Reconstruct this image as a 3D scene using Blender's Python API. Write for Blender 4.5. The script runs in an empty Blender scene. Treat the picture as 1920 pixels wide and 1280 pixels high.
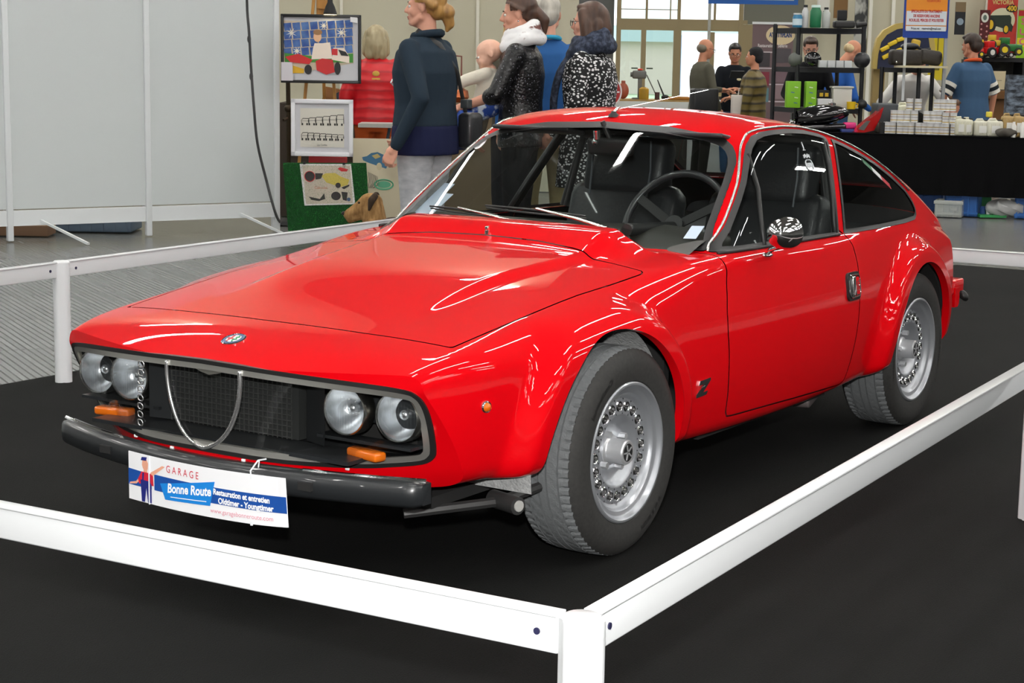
import bpy, bmesh, math, random
import numpy as np
from mathutils import Vector, Matrix, Euler, Quaternion
random.seed(7)
PI = math.pi
scn = bpy.context.scene
COL = scn.collection
# ---------- materials ----------
MATS = {}
def mat(name, col=(.5, .5, .5), rough=.5, metal=0., coat=0., spec=.5, emit=None, es=1., trans=0., alpha=1., bump=None, noise=None, coat_rough=.03):
    if name in MATS: return MATS[name]
    m = bpy.data.materials.new(name); m.use_nodes = True; nt = m.node_tree; b = nt.nodes['Principled BSDF']
    c = (*col, 1) if len(col) == 3 else col
    b.inputs['Base Color'].default_value = c; b.inputs['Roughness'].default_value = rough; b.inputs['Metallic'].default_value = metal
    b.inputs['Coat Weight'].default_value = coat; b.inputs['Coat Roughness'].default_value = coat_rough; b.inputs['Specular IOR Level'].default_value = spec
    b.inputs['Transmission Weight'].default_value = trans; b.inputs['Alpha'].default_value = alpha
    if emit: b.inputs['Emission Color'].default_value = (*emit, 1); b.inputs['Emission Strength'].default_value = es
    if noise:   # (scale, other colour, lo, hi)
        tc = nt.nodes.new('ShaderNodeTexCoord'); n = nt.nodes.new('ShaderNodeTexNoise'); n.inputs['Scale'].default_value = noise[0]; n.inputs['Detail'].default_value = 4
        r = nt.nodes.new('ShaderNodeValToRGB'); r.color_ramp.elements[0].position = noise[2]; r.color_ramp.elements[1].position = noise[3]
        r.color_ramp.elements[0].color = c; r.color_ramp.elements[1].color = (*noise[1], 1)
        nt.links.new(tc.outputs['Object'], n.inputs['Vector']); nt.links.new(n.outputs['Fac'], r.inputs[0]); nt.links.new(r.outputs[0], b.inputs['Base Color'])
    if bump:    # (scale, strength)
        tc = nt.nodes.new('ShaderNodeTexCoord'); n = nt.nodes.new('ShaderNodeTexNoise'); n.inputs['Scale'].default_value = bump[0]; n.inputs['Detail'].default_value = 3
        bp = nt.nodes.new('ShaderNodeBump'); bp.inputs['Strength'].default_value = bump[1]; bp.inputs['Distance'].default_value = .01
        nt.links.new(tc.outputs['Object'], n.inputs['Vector']); nt.links.new(n.outputs['Fac'], bp.inputs['Height']); nt.links.new(bp.outputs[0], b.inputs['Normal'])
    MATS[name] = m; return m
def hexc(h):
    v = [int(h[i:i+2], 16)/255 for i in (0, 2, 4)]
    return tuple(((x+.055)/1.055)**2.4 if x > .04045 else x/12.92 for x in v)
def H(h, rough=.6, **k): return mat('m_'+h+('_%g' % rough)+''.join('%s%s' % (a, b) for a, b in sorted(k.items())), hexc(h), rough, **k)
def glassmat(name, tint=(.9, .92, .92), ior=1.45, rough=.0):
    if name in MATS: return MATS[name]
    m = bpy.data.materials.new(name); m.use_nodes = True; nt = m.node_tree; nt.nodes.clear()
    o = nt.nodes.new('ShaderNodeOutputMaterial'); mx = nt.nodes.new('ShaderNodeMixShader'); t = nt.nodes.new('ShaderNodeBsdfTransparent'); g = nt.nodes.new('ShaderNodeBsdfGlossy'); f = nt.nodes.new('ShaderNodeFresnel')
    t.inputs[0].default_value = (*tint, 1); g.inputs['Roughness'].default_value = rough; f.inputs[0].default_value = ior; ge = nt.nodes.new('ShaderNodeNewGeometry'); ma = nt.nodes.new('ShaderNodeMath'); ma.operation = 'MULTIPLY_ADD'; ma.inputs[1].default_value = 1/ior-ior; ma.inputs[2].default_value = ior
    nt.links.new(ge.outputs['Backfacing'], ma.inputs[0]); nt.links.new(ma.outputs[0], f.inputs[0]); g.inputs[0].default_value = (1, 1, 1, 1)
    nt.links.new(f.outputs[0], mx.inputs[0]); nt.links.new(t.outputs[0], mx.inputs[1]); nt.links.new(g.outputs[0], mx.inputs[2]); nt.links.new(mx.outputs[0], o.inputs[0])
    MATS[name] = m; return m
# ---------- objects ----------
def prop(o, label=None, cat=None, group=None, kind=None):
    if label: o['label'] = label
    if cat: o['category'] = cat
    if group: o['group'] = group
    if kind: o['kind'] = kind
    return o
def empty(name, loc=(0, 0, 0), rz=0, label=None, cat=None, group=None):
    o = bpy.data.objects.new(name, None); COL.objects.link(o); o.location = loc; o.rotation_euler = (0, 0, rz); o.empty_display_size = .1
    return prop(o, label, cat, group)
def link(name, me, mats, parent=None, smooth=True):
    o = bpy.data.objects.new(name, me); COL.objects.link(o)
    if not isinstance(mats, (list, tuple)): mats = [mats]
    if not me.materials:
        for m in mats: me.materials.append(m)
    if smooth is True: me.shade_smooth()
    elif smooth:
        me.shade_smooth()
        me.set_sharp_from_angle(angle=math.radians(smooth))
    if parent is not None: o.parent = parent
    return o
def pmesh(name, V, F, mats, parent=None, smooth=False, mi=None, normals=None):
    me = bpy.data.meshes.new(name); me.from_pydata([tuple(v) for v in V], [], [tuple(f) for f in F])
    if mi is not None: me.polygons.foreach_set('material_index', mi)
    o = link(name, me, mats, parent, smooth)
    if normals is not None: me.normals_split_custom_set_from_vertices([tuple(n) for n in normals])
    me.update(); return o
class MB:
    """collects shapes into one mesh"""
    def __init__(s): s.V = []; s.F = []; s.M = []; s.m = 0; s.T = Matrix()
    def add(s, V, F):
        b = len(s.V); s.V += [tuple(s.T @ Vector(v)) for v in V]
        for f in F: s.F.append(tuple(b+i for i in f)); s.M.append(s.m)
        return s
    def box(s, c, d, rot=None, bev=0, taper=1):
        x, y, z = d[0]/2, d[1]/2, d[2]/2
        R = Euler(rot).to_matrix() if rot else Matrix.Identity(3); c = Vector(c)
        if bev <= 0:
            V = [(sx*x*(taper if sz > 0 else 1), sy*y*(taper if sz > 0 else 1), sz*z) for sz in (-1, 1) for sx, sy in ((-1, -1), (1, -1), (1, 1), (-1, 1))]
            F = [(3, 2, 1, 0), (4, 5, 6, 7), (0, 1, 5, 4), (1, 2, 6, 5), (2, 3, 7, 6), (3, 0, 4, 7)]
        else:
            b = min(bev, x*.99, y*.99, z*.99); bm = bmesh.new(); bmesh.ops.create_cube(bm, size=1)
            for v in bm.verts: v.co = Vector((v.co.x*2*x, v.co.y*2*y, v.co.z*2*z))
            bmesh.ops.bevel(bm, geom=list(bm.edges), offset=b, segments=3, affect='EDGES', profile=.5)
            bm.verts.index_update(); V = [tuple(v.co) for v in bm.verts]; F = [tuple(v.index for v in f.verts) for f in bm.faces]; bm.free()
        s.add([R @ Vector(v)+c for v in V], F); return s
    def cyl(s, a, b, r, r2=None, n=16, cap=True):
        a = Vector(a); b = Vector(b); r2 = r if r2 is None else r2; d = (b-a).normalized()
        u = d.orthogonal().normalized(); w = d.cross(u); V = []
        for p, rr in ((a, r), (b, r2)):
            for i in range(n):
                t = 2*PI*i/n; V.append(p+(u*math.cos(t)+w*math.sin(t))*rr)
        F = [(i, (i+1) % n, n+(i+1) % n, n+i) for i in range(n)]
        if cap: F += [tuple(range(n))[::-1], tuple(range(n, 2*n))]
        s.add(V, F); return s
    def tube(s, P, r, n=8, closed=False, cap=True, flat=1., up=None):
        P = [Vector(p) for p in P]; m = len(P); rr = r if isinstance(r, (list, tuple)) else [r]*m; V = []; U = None
        for i in range(m):
            if closed: d = P[(i+1) % m]-P[i-1]
            else: d = P[min(i+1, m-1)]-P[max(i-1, 0)]
            d = d.normalized() if d.length > 1e-9 else Vector((0, 0, 1))
            if up is not None: U = (Vector(up)-d*Vector(up).dot(d)).normalized()
            elif U is None: U = d.orthogonal().normalized()
            else: U = (U-d*U.dot(d)).normalized()
            W = d.cross(U)
            for k in range(n):
                t = 2*PI*k/n; V.append(P[i]+U*math.cos(t)*rr[i]*flat+W*math.sin(t)*rr[i])
        F = []
        for i in range(m if closed else m-1):
            a = i*n; b = ((i+1) % m)*n
            F += [(a+k, a+(k+1) % n, b+(k+1) % n, b+k) for k in range(n)]
        if cap and not closed: F += [tuple(range(n))[::-1], tuple((m-1)*n+k for k in range(n))]
        s.add(V, F); return s
    def lathe(s, prof, c=(0, 0, 0), axis='z', n=32, cap=True):
        V = []; F = []; m = len(prof)
        for r, h in prof:
            for i in range(n):
                t = 2*PI*i/n; a, b = r*math.cos(t), r*math.sin(t)
                V.append({'z': (a, b, h), 'y': (b, h, a), 'x': (h, a, b)}[axis])
        for j in range(m-1): F += [(j*n+i, j*n+(i+1) % n, (j+1)*n+(i+1) % n, (j+1)*n+i) for i in range(n)]
        if cap:
            if prof[0][0] > 1e-6: F.append(tuple(range(n))[::-1])
            if prof[-1][0] > 1e-6: F.append(tuple((m-1)*n+i for i in range(n)))
        c = Vector(c); s.add([Vector(v)+c for v in V], F); return s
    def ball(s, c, r, n=16, m=10, R=None):
        rx, ry, rz = (r, r, r) if not isinstance(r, (tuple, list)) else r; V = []; F = []
        R = R or Matrix.Identity(3)
        for j in range(m+1):
            p = PI*j/m
            for i in range(n):
                t = 2*PI*i/n; V.append(R @ Vector((rx*math.sin(p)*math.cos(t), ry*math.sin(p)*math.sin(t), rz*math.cos(p)))+Vector(c))
        for j in range(m): F += [(j*n+i, (j+1)*n+i, (j+1)*n+(i+1) % n, j*n+(i+1) % n) for i in range(n)]
        s.add(V, F); return s
    def prism(s, poly, h0, h1, axis='z'):
        n = len(poly); f = {'z': lambda a, b, h: (a, b, h), 'y': lambda a, b, h: (a, h, b), 'x': lambda a, b, h: (h, a, b)}[axis]
        V = [f(a, b, h0) for a, b in poly]+[f(a, b, h1) for a, b in poly]
        F = [tuple(range(n))[::-1], tuple(range(n, 2*n))]+[(i, (i+1) % n, n+(i+1) % n, n+i) for i in range(n)]
        s.add(V, F); return s
    def grid(s, fn, nu, nv):
        V = [fn(i/nu, j/nv) for j in range(nv+1) for i in range(nu+1)]; w = nu+1
        s.add(V, [(j*w+i, j*w+i+1, (j+1)*w+i+1, (j+1)*w+i) for j in range(nv) for i in range(nu)]); return s
    def build(s, name, mats, parent=None, smooth=40, weld=False):
        me = bpy.data.meshes.new(name); me.from_pydata(s.V, [], s.F); me.polygons.foreach_set('material_index', s.M)
        bm = bmesh.new(); bm.from_mesh(me)
        bmesh.ops.remove_doubles(bm, verts=bm.verts, dist=1e-5 if not weld else weld)
        bmesh.ops.recalc_face_normals(bm, faces=bm.faces); bm.to_mesh(me); bm.free()
        return link(name, me, mats, parent, smooth)
def rrect(w, h, r, n=5, cx=0, cy=0):
    P = []
    for sx, sy, a0 in ((1, 1, 0), (-1, 1, 90), (-1, -1, 180), (1, -1, 270)):
        for i in range(n+1):
            a = math.radians(a0+90*i/n); P.append((cx+sx*(w/2-r)+r*math.cos(a), cy+sy*(h/2-r)+r*math.sin(a)))
    return P
def cr(P, n=6, closed=False):
    """Catmull-Rom through points"""
    P = [np.array(p, float) for p in P]; m = len(P); out = []
    for i in range(m if closed else m-1):
        a, b, c, d = (P[(i-1) % m], P[i], P[(i+1) % m], P[(i+2) % m]) if closed else (P[max(i-1, 0)], P[i], P[i+1], P[min(i+2, m-1)])
        for k in range(n):
            t = k/n; out.append(.5*((2*b)+(c-a)*t+(2*a-5*b+4*c-d)*t*t+(3*b-a-3*c+d)*t**3))
    if not closed: out.append(P[-1])
    return [tuple(float(q) for q in p) for p in out]
def text_vf(body, size=1., align='CENTER', shear=0., depth=0., bold=0., sx=1.):
    cu = bpy.data.curves.new('t', 'FONT'); cu.body = body; cu.size = size; cu.align_x = align; cu.align_y = 'CENTER'; cu.shear = shear; cu.extrude = depth; cu.offset = bold; cu.resolution_u = 3
    o = bpy.data.objects.new('t', cu); COL.objects.link(o); dg = bpy.context.evaluated_depsgraph_get(); dg.update(); me = bpy.data.meshes.new_from_object(o.evaluated_get(dg))
    V = [(v.co.x*sx, v.co.y, v.co.z) for v in me.vertices]; F = [tuple(p.vertices) for p in me.polygons]
    bpy.data.objects.remove(o); bpy.data.curves.remove(cu); bpy.data.meshes.remove(me); return V, F
def copytree(o, parent=None):
    c = o.copy(); COL.objects.link(c)
    if parent is not None: c.parent = parent
    for ch in list(o.children): copytree(ch, c)
    return c
# ---------- camera ----------
CP = (4.242563983721132, 3.188315207454376, 1.3766463126227564, 3.7284568421806843, -0.1575875666819857, 0.016027007416716425, 3367.3061213582547)
def cam_axes():
    cx, cy, cz, yaw, pit, rol, f = CP
    fw = Vector((math.cos(yaw)*math.cos(pit), math.sin(yaw)*math.cos(pit), math.sin(pit))); r = fw.cross(Vector((0, 0, 1))).normalized(); u = r.cross(fw)
    c, s_ = math.cos(rol), math.sin(rol); return Vector((cx, cy, cz)), r*c+u*s_, u*c-r*s_, fw, f
CC, CR, CU, CF, FPX = cam_axes()
cd = bpy.data.cameras.new('camera'); cam = bpy.data.objects.new('camera', cd); COL.objects.link(cam)
cd.sensor_width = 36; cd.lens = 36*FPX/1920; cd.clip_end = 300; cd.clip_start = .05
cam.matrix_world = Matrix.Translation(CC) @ Matrix((CR, CU, -CF)).transposed().to_4x4()
scn.camera = cam
def pix(px, py, d):        # survey helper: photo pixel + distance -> point in the place
    return CC+(CF+CR*((px-960)/FPX)-CU*((py-640)/FPX))*d
def pixz(px, py, z):
    v = CF+CR*((px-960)/FPX)-CU*((py-640)/FPX); return CC+v*((z-CC.z)/v.z)
# ---------- car body as an implicit surface ----------
def spl(pts):
    pts = sorted(pts); X = np.array([a for a, b in pts], float); Y = np.array([b for a, b in pts], float)
    n = len(X); h = np.diff(X); A = np.zeros((n, n)); B = np.zeros(n); A[0, 0] = A[-1, -1] = 1
    for i in range(1, n-1):
        A[i, i-1] = h[i-1]; A[i, i] = 2*(h[i-1]+h[i]); A[i, i+1] = h[i]
        B[i] = 6*((Y[i+1]-Y[i])/h[i]-(Y[i]-Y[i-1])/h[i-1])
    M = np.linalg.solve(A, B)
    def f(x):
        x = np.clip(np.asarray(x, float), X[0], X[-1]); i = np.clip(np.searchsorted(X, x)-1, 0, n-2)
        t = x-X[i]; hi = h[i]
        return Y[i]+t*((Y[i+1]-Y[i])/hi-hi*(2*M[i]+M[i+1])/6)+t*t*M[i]/2+t**3*(M[i+1]-M[i])/(6*hi)
    return f
def sst(a, b, x):
    t = np.clip((x-a)/(b-a), 0, 1); return t*t*t*(t*(6*t-15)+10)
def smax(a, b, k):
    h = np.clip(0.5+0.5*(a-b)/k, 0, 1); return b+(a-b)*h+k*h*(1-h)
def smin(a, b, k): return -smax(-a, -b, k)
Hc = spl([(.90, .578), (.84, .603), (.76, .631), (.60, .662), (.35, .702), (.1, .742), (-.15, .769), (-.4, .788), (-.7, .795), (-1.2, .795), (-1.7, .79), (-2.2, .80), (-2.5, .792), (-2.72, .758), (-2.9, .715)])
Cr = spl([(.90, .03), (.6, .022), (.2, .032), (-.2, .032), (-.6, .012), (-1.0, .006), (-1.6, .004), (-2.3, .006), (-2.6, .02), (-2.9, .03)])
Wx = spl([(.90, .588), (.77, .624), (.6, .668), (.3, .702), (0, .715), (-.4, .732), (-.8, .748), (-1.2, .755), (-1.6, .752), (-2.0, .735), (-2.4, .708), (-2.7, .672), (-2.9, .638)])
Zb = spl([(.90, .262), (.65, .275), (.45, .27), (-.2, .215), (-.6, .2), (-1.6, .207), (-2.2, .235), (-2.6, .25), (-2.9, .29)])
Rc = spl([(-.3, .98), (-.7, 1.105), (-.98, 1.182), (-1.12, 1.197), (-1.3, 1.204), (-1.5, 1.2), (-1.75, 1.173), (-2.0, 1.122), (-2.25, 1.048), (-2.5, .955), (-2.7, .868), (-2.9, .775)])
Sx = spl([(-.3, .61), (-.7, .655), (-1.1, .675), (-1.5, .684), (-1.9, .680), (-2.3, .655), (-2.6, .615), (-2.9, .56)])
AF = (.052, .30, .345)   # front arch centre x, z, radius
AR = (-2.225, .30, .335)
def arch_sd(x, z, A):
    return np.sqrt((x-A[0])**2+(np.maximum(z-A[1], 0))**2+0*(z)) - A[2] + np.maximum(A[1]-z, 0)*0.0
def hoodbulge(x, y):
    ay = np.abs(y)
    w = .345+.055*sst(.2, -.5, x)
    ridge = sst(w+.035, w-.03, ay)*sst(.55, -.05, x)*.018
    lip = sst(-.32, -.50, x)*sst(.55, .38, ay)*.050*sst(-.61, -.535, x)
    return ridge*sst(-.68, -.56, x)+lip
def F_low(x, y, z):
    ay = np.abs(y); q = (y/.6)**2
    H = Hc(x)-Cr(x)*(.6*q+.4*q*q)+hoodbulge(x, y)
    W = Wx(x)
    u = (z-.50)
    up = np.where(u > 0, .052*(u/.29)**2, .050*(u/.28)**2)
    nose = sst(.2, .9, x)
    fl = 0
    for A, amt in ((AF, .062), (AR, .052)):
        d = np.sqrt((x-A[0])**2+np.maximum(z-A[1], 0)**2)-A[2]
        d = d+np.maximum(A[1]-z, 0)*.0
        fl = fl+amt*(sst(.115, .035, d)*.85+.15*sst(.16, 0, d))*sst(.20, .30, z)
    W2 = W-up*(1+.25*nose)+fl
    k = .10-.055*sst(-.1, -.7, x)+.03*sst(-2.2, -2.7, x)-.065*sst(.25, .85, x)
    a = z-H
    b = ay-W2
    f = smax(a, b, k)
    return smax(f, Zb(x)+.02*q-z, .05)
WS = (-.555, .797, 1.54, .43)
def F_green(x, y, z):
    ay = np.abs(y)
    roof = (z-(Rc(x)-.030*(y/.5)**2-.012*(y/.5)**4))
    ws = (x-WS[0]+WS[2]*(z-WS[1])+WS[3]*y*y)*.545
    zz = np.maximum(z, .75)-.79
    side = (ay-(Sx(x)-.37*zz-.16*zz**2))*.93
    f = smax(roof, ws, .07)
    return np.maximum(smax(f, side, .05), .70-z)
def F_body(x, y, z):
    return smin(F_low(x, y, z), F_green(x, y, z), .012)
def grad(x, y, z, e=8e-4, F=F_body):
    g = np.stack([F(x+e, y, z)-F(x-e, y, z), F(x, y+e, z)-F(x, y-e, z), F(x, y, z+e)-F(x, y, z-e)], -1)
    return g/np.maximum(np.linalg.norm(g, axis=-1, keepdims=True), 1e-9)
def ysurf(x, z, F=F_body):
    x, z = np.broadcast_arrays(np.asarray(x, float), np.asarray(z, float)); lo = np.zeros(x.shape)+.25; hi = np.zeros(x.shape)+1.1
    for _ in range(40):
        m = (lo+hi)/2; o = F(x, m, z) > 0; hi = np.where(o, m, hi); lo = np.where(o, lo, m)
    return (lo+hi)/2
def zsurf(x, y, F=F_body, z0=.4):
    x, y = np.broadcast_arrays(np.asarray(x, float), np.asarray(y, float)); lo = np.zeros(x.shape)+z0; hi = np.zeros(x.shape)+1.4
    for _ in range(40):
        m = (lo+hi)/2; o = F(x, y, m) > 0; hi = np.where(o, m, hi); lo = np.where(o, lo, m)
    return (lo+hi)/2
S_NOSE, S_TAIL, Z0 = .885, -2.87, .46
def xsec(s, y, z):
    nb = np.clip((s+.1)/(S_NOSE+.1), 0, 1)**2.2; tb = np.clip((-2.3-s)/(.57), 0, 1)**2
    zz = np.clip(z, .25, .62)
    under = np.clip((.36-z)/.12, 0, 1.2)**2*.055
    return s-nb*(y*y*(.30+1.45*np.clip(.56-zz, 0, .3))+under)+tb*(.16*y*y - .10*np.clip(z-.45, -.3, .3)*0)-tb*(-.05*np.clip((.5-z)/.25, 0, 1)**2)
# ---------- shell grid, clipped analytically ----------
def shell_grid(ns=400, nt=170):
    t = np.linspace(0, 1, ns); s = S_NOSE+(S_TAIL-S_NOSE)*t
    def solve(TH):
        S = np.repeat(s[:, None], TH.shape[1], 1); lo = np.zeros(TH.shape)+.02; hi = np.zeros(TH.shape)+1.3
        sy, cz = np.sin(TH), np.cos(TH)
        # march outward to last inside
        R = np.linspace(.05, 1.25, 241); best = np.zeros(TH.shape)+.05
        for r in R:
            y = r*sy; z = Z0+r*cz; x = xsec(S, y, z); best = np.where(F_body(x, y, z) <= 0, r, best)
        lo = best; hi = best+.0052
        for _ in range(22):
            m = (lo+hi)/2; y = m*sy; z = Z0+m*cz; x = xsec(S, y, z); o = F_body(x, y, z) > 0
            hi = np.where(o, m, hi); lo = np.where(o, lo, m)
        r = (lo+hi)/2; return xsec(S, r*sy, Z0+r*cz), r*sy, Z0+r*cz
    th = np.repeat(np.linspace(0, PI, nt)[None], ns, 0)
    x, y, z = solve(th)
    ds = np.sqrt(np.diff(y, axis=1)**2+np.diff(z, axis=1)**2); L = np.concatenate([np.zeros((ns, 1)), np.cumsum(ds, 1)], 1); L /= L[:, -1:]
    k = np.ones(9)/9
    th2 = np.stack([np.interp(np.linspace(0, 1, nt), L[i], th[i]) for i in range(ns)])
    pad = np.concatenate([np.repeat(th2[:1], 8, 0), th2, np.repeat(th2[-1:], 8, 0)]); kk = np.ones(17)/17
    th3 = np.stack([np.convolve(pad[:, j], kk, 'valid') for j in range(nt)], 1)
    return solve(th3)
def clipm(V, P, g):
    """split polygon soup by scalar g at verts: returns (inside g<0, outside)"""
    V = list(V); g = list(g); cache = {}; inn = []; out = []
    def cut(a, b):
        k = (a, b) if a < b else (b, a)
        if k not in cache:
            t = g[a]/(g[a]-g[b]); A, B = V[a], V[b]
            V.append((A[0]+(B[0]-A[0])*t, A[1]+(B[1]-A[1])*t, A[2]+(B[2]-A[2])*t)); g.append(0.); cache[k] = len(V)-1
        return cache[k]
    for f in P:
        s = [g[i] < 0 for i in f]
        if all(s): inn.append(f)
        elif not any(s): out.append(f)
        else:
            a = []; b = []; n = len(f)
            for q in range(n):
                i, j = f[q], f[(q+1) % n]; (a if s[q] else b).append(i)
                if s[q] != s[(q+1) % n]:
                    c = cut(i, j); a.append(c); b.append(c)
            if len(a) > 2: inn.append(tuple(a))
            if len(b) > 2: out.append(tuple(b))
    return V, inn, out
def polysd(poly, X, Y):
    P = np.array(poly, float); Q = np.roll(P, -1, 0); X = np.asarray(X, float); Y = np.asarray(Y, float); d = np.full(X.shape, 1e9); ins = np.zeros(X.shape, bool)
    for (ax, ay), (bx, by) in zip(P, Q):
        ex, ey = bx-ax, by-ay; wx, wy = X-ax, Y-ay; t = np.clip((wx*ex+wy*ey)/(ex*ex+ey*ey+1e-18), 0, 1); d = np.minimum(d, (wx-ex*t)**2+(wy-ey*t)**2)
        c = ((ay > Y) != (by > Y)) & (X < (bx-ax)*(Y-ay)/((by-ay) if abs(by-ay) > 1e-12 else 1e-12)+ax); ins ^= c
    d = np.sqrt(d); return np.where(ins, -d, d)
# outlines (front view y,z / side view x,z / plan x,y)
WS_P = [(0, .70), (.30, .72), (.52, .757), (.585, .772), (.612, .784), (.618, .798), (.612, .815), (.594, .852), (.552, .989), (.531, 1.045), (.512, 1.071), (.491, 1.091), (.458, 1.110), (.40, 1.125), (.24, 1.147), (0, 1.156)]
WS_P = WS_P+[(-a, b) for a, b in WS_P[1:-1][::-1]]
DW_P = [(-.700, .786), (-.822, .857), (-.950, .946), (-1.011, .991), (-1.104, 1.068), (-1.145, 1.098), (-1.197, 1.124), (-1.252, 1.136), (-1.32, 1.141), (-1.44, 1.143), (-1.575, 1.136), (-1.69, 1.120), (-1.722, 1.110), (-1.728, 1.10), (-1.552, .785), (-1.55, .779), (-1.2, .782)]
QW_P = [(-1.592, .782), (-1.598, .79), (-1.766, 1.093), (-1.775, 1.101), (-1.80, 1.096), (-1.87, 1.079), (-1.98, 1.046), (-2.10, 1.004), (-2.22, .953), (-2.33, .899), (-2.385, .853), (-2.40, .82), (-2.385, .795), (-2.34, .781), (-2.2, .778), (-1.9, .779)]
RW_P = [(-.44, .88), (.44, .88), (.47, .90), (.42, 1.10), (.38, 1.13), (-.38, 1.13), (-.42, 1.10), (-.47, .90)]
DOOR_P = [(-.676, .80), (-.668, .74), (-.650, .703), (-.630, .62), (-.628, .55), (-.645, .42), (-.672, .30), (-.688, .282), (-.72, .28), (-1.0, .274), (-1.4, .262), (-1.565, .256), (-1.583, .27), (-1.59, .33), (-1.607, .47), (-1.622, .60), (-1.625, .68), (-1.616, .74), (-1.595, .78), (-1.5, .83), (-.9, .84)]
HOOD_P = [(.588, -.575), (.605, -.3), (.61, 0), (.605, .3), (.588, .575), (.3, .582), (0, .588), (-.31, .612), (-.335, .60), (-.35, .50), (-.355, .40), (-.37, .33), (-.385, .2), (-.39, 0), (-.385, -.2), (-.37, -.33), (-.355, -.40), (-.35, -.50), (-.335, -.60), (-.31, -.612), (0, -.588), (.3, -.582)]
red = mat('red_paint', (.66, .0002, .004), .55, coat=.85, spec=.03, coat_rough=.012)
m_blk = mat('black_rubber', (.012, .012, .012), .45); m_dk = mat('dark_trim', (.010, .010, .011), .7)
m_gap = mat('panel_gap', (.09, .0, .001), .6)
chrome = mat('chrome', (.88, .88, .88), .09, 1.); chrome_s = mat('soft_chrome', (.9, .9, .9), .24, .95); m_vinyl = mat('black_vinyl', (.016, .017, .019), .42, coat=.2, bump=(60, .15))
m_glass = glassmat('window_glass', (.80, .84, .83)); m_under = mat('undercoat', (.30, .31, .31), .9, noise=(70, (.42, .43, .43), .35, .7), bump=(150, .5))
m_dusty = mat('dark_underbody', (.012, .012, .012), .9)
car = empty('sports_car', (0, 0, 0), 0, 'bright red two-door vintage coupe with wheel flares standing on black carpet inside the white barrier', 'car')
def both(V, P):   # mirror a half
    n = len(V); V2 = [(x, -y, z) for x, y, z in V]; return list(V)+V2, list(P)+[tuple(n+i for i in f[::-1]) for f in P]
def compact(V, P):
    used = sorted({i for f in P for i in f}); mp = {o: k for k, o in enumerate(used)}; return [V[i] for i in used], [tuple(mp[i] for i in f) for f in P]
def surf(name, V, P, mats, parent, off=0., mirror=False, side=1, F=F_body, N=None):
    V, P = compact(V, P)
    if not P: return None
    A = np.array(V); n = grad(A[:, 0], A[:, 1], A[:, 2], F=F)
    A = A+n*off
    if side < 0: A = A*[1, -1, 1]; n = n*[1, -1, 1]; P = [f[::-1] for f in P]
    if mirror:
        k = len(A); A = np.concatenate([A, A*[1, -1, 1]]); n = np.concatenate([n, n*[1, -1, 1]]); P = P+[tuple(k+i for i in f[::-1]) for f in P]
    return pmesh(name, A, P, mats, parent, True, normals=n)
gx, gy, gz = shell_grid()
ns, nt = gx.shape
gy[:, 0] = 0; gy[:, -1] = 0
VV = list(zip(gx.ravel(), gy.ravel(), gz.ravel()))
PP = [(i*nt+j, i*nt+j+1, (i+1)*nt+j+1, (i+1)*nt+j) for i in range(ns-1) for j in range(nt-1)]
def gv(V): A = np.array(V); return A[:, 0], A[:, 1], A[:, 2]
def take(V, P, fn, lo=None):
    """inside part / rest, testing only polys in the given box"""
    x, y, z = gv(V); g = fn(x, y, z); return clipm(V, P, g)
# 1 windscreen
def g_ws(x, y, z):
    g = polysd(WS_P, y, z); h = np.maximum(np.maximum(x+.50, -1.32-x), (z-1.22)); return np.maximum(g, np.maximum(h, F_green(x, y, z)-.004))
V, A1, R = take(VV, PP, g_ws)
def split_seal(V, P, fn, w):
    x, y, z = gv(V); g = fn(x, y, z)+w; V2, i, o = clipm(V, P, g); return V2, i, o
V, ws_glass, ws_seal = split_seal(V, A1, lambda x, y, z: polysd(WS_P, y, z), .020)
surf('windshield', V, ws_glass, m_glass, car, mirror=True)
wso = surf('windshield_seal', V, ws_seal, m_blk, car, off=.004, mirror=True)
shell = R
# 2 side windows
side_parts = {}
for nm, poly in (('side_window', DW_P), ('quarter_window', QW_P)):
    x, y, z = gv(V); g = np.maximum(polysd(poly, x, z), .3-y); V, A2, shell = clipm(V, shell, g)
    V, gl, se = split_seal(V, A2, lambda x, y, z: polysd(poly, x, z), .014)
    side_parts[nm] = (gl, se)
x, y, z = gv(V); g = np.maximum(polysd(RW_P, y, z), np.maximum(x+1.9, .80-z)); V, A3, shell = clipm(V, shell, g)
V, gl, se = split_seal(V, A3, lambda x, y, z: polysd(RW_P, y, z), .02)
surf('rear_window', V, gl, m_glass, car, mirror=True); surf('rear_window_seal', V, se, m_blk, car, off=.003, mirror=True)
# 3 wheel arches
def g_arch(A):
    def f(x, y, z):
        d = np.sqrt((x-A[0])**2+np.maximum(z-A[1], 0)**2)-A[2]; return np.maximum(d, np.maximum(.40-y, z-.75))
    return f
for A in (AF, AR):
    x, y, z = gv(V); V, _, shell = clipm(V, shell, g_arch(A)(x, y, z))
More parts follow.
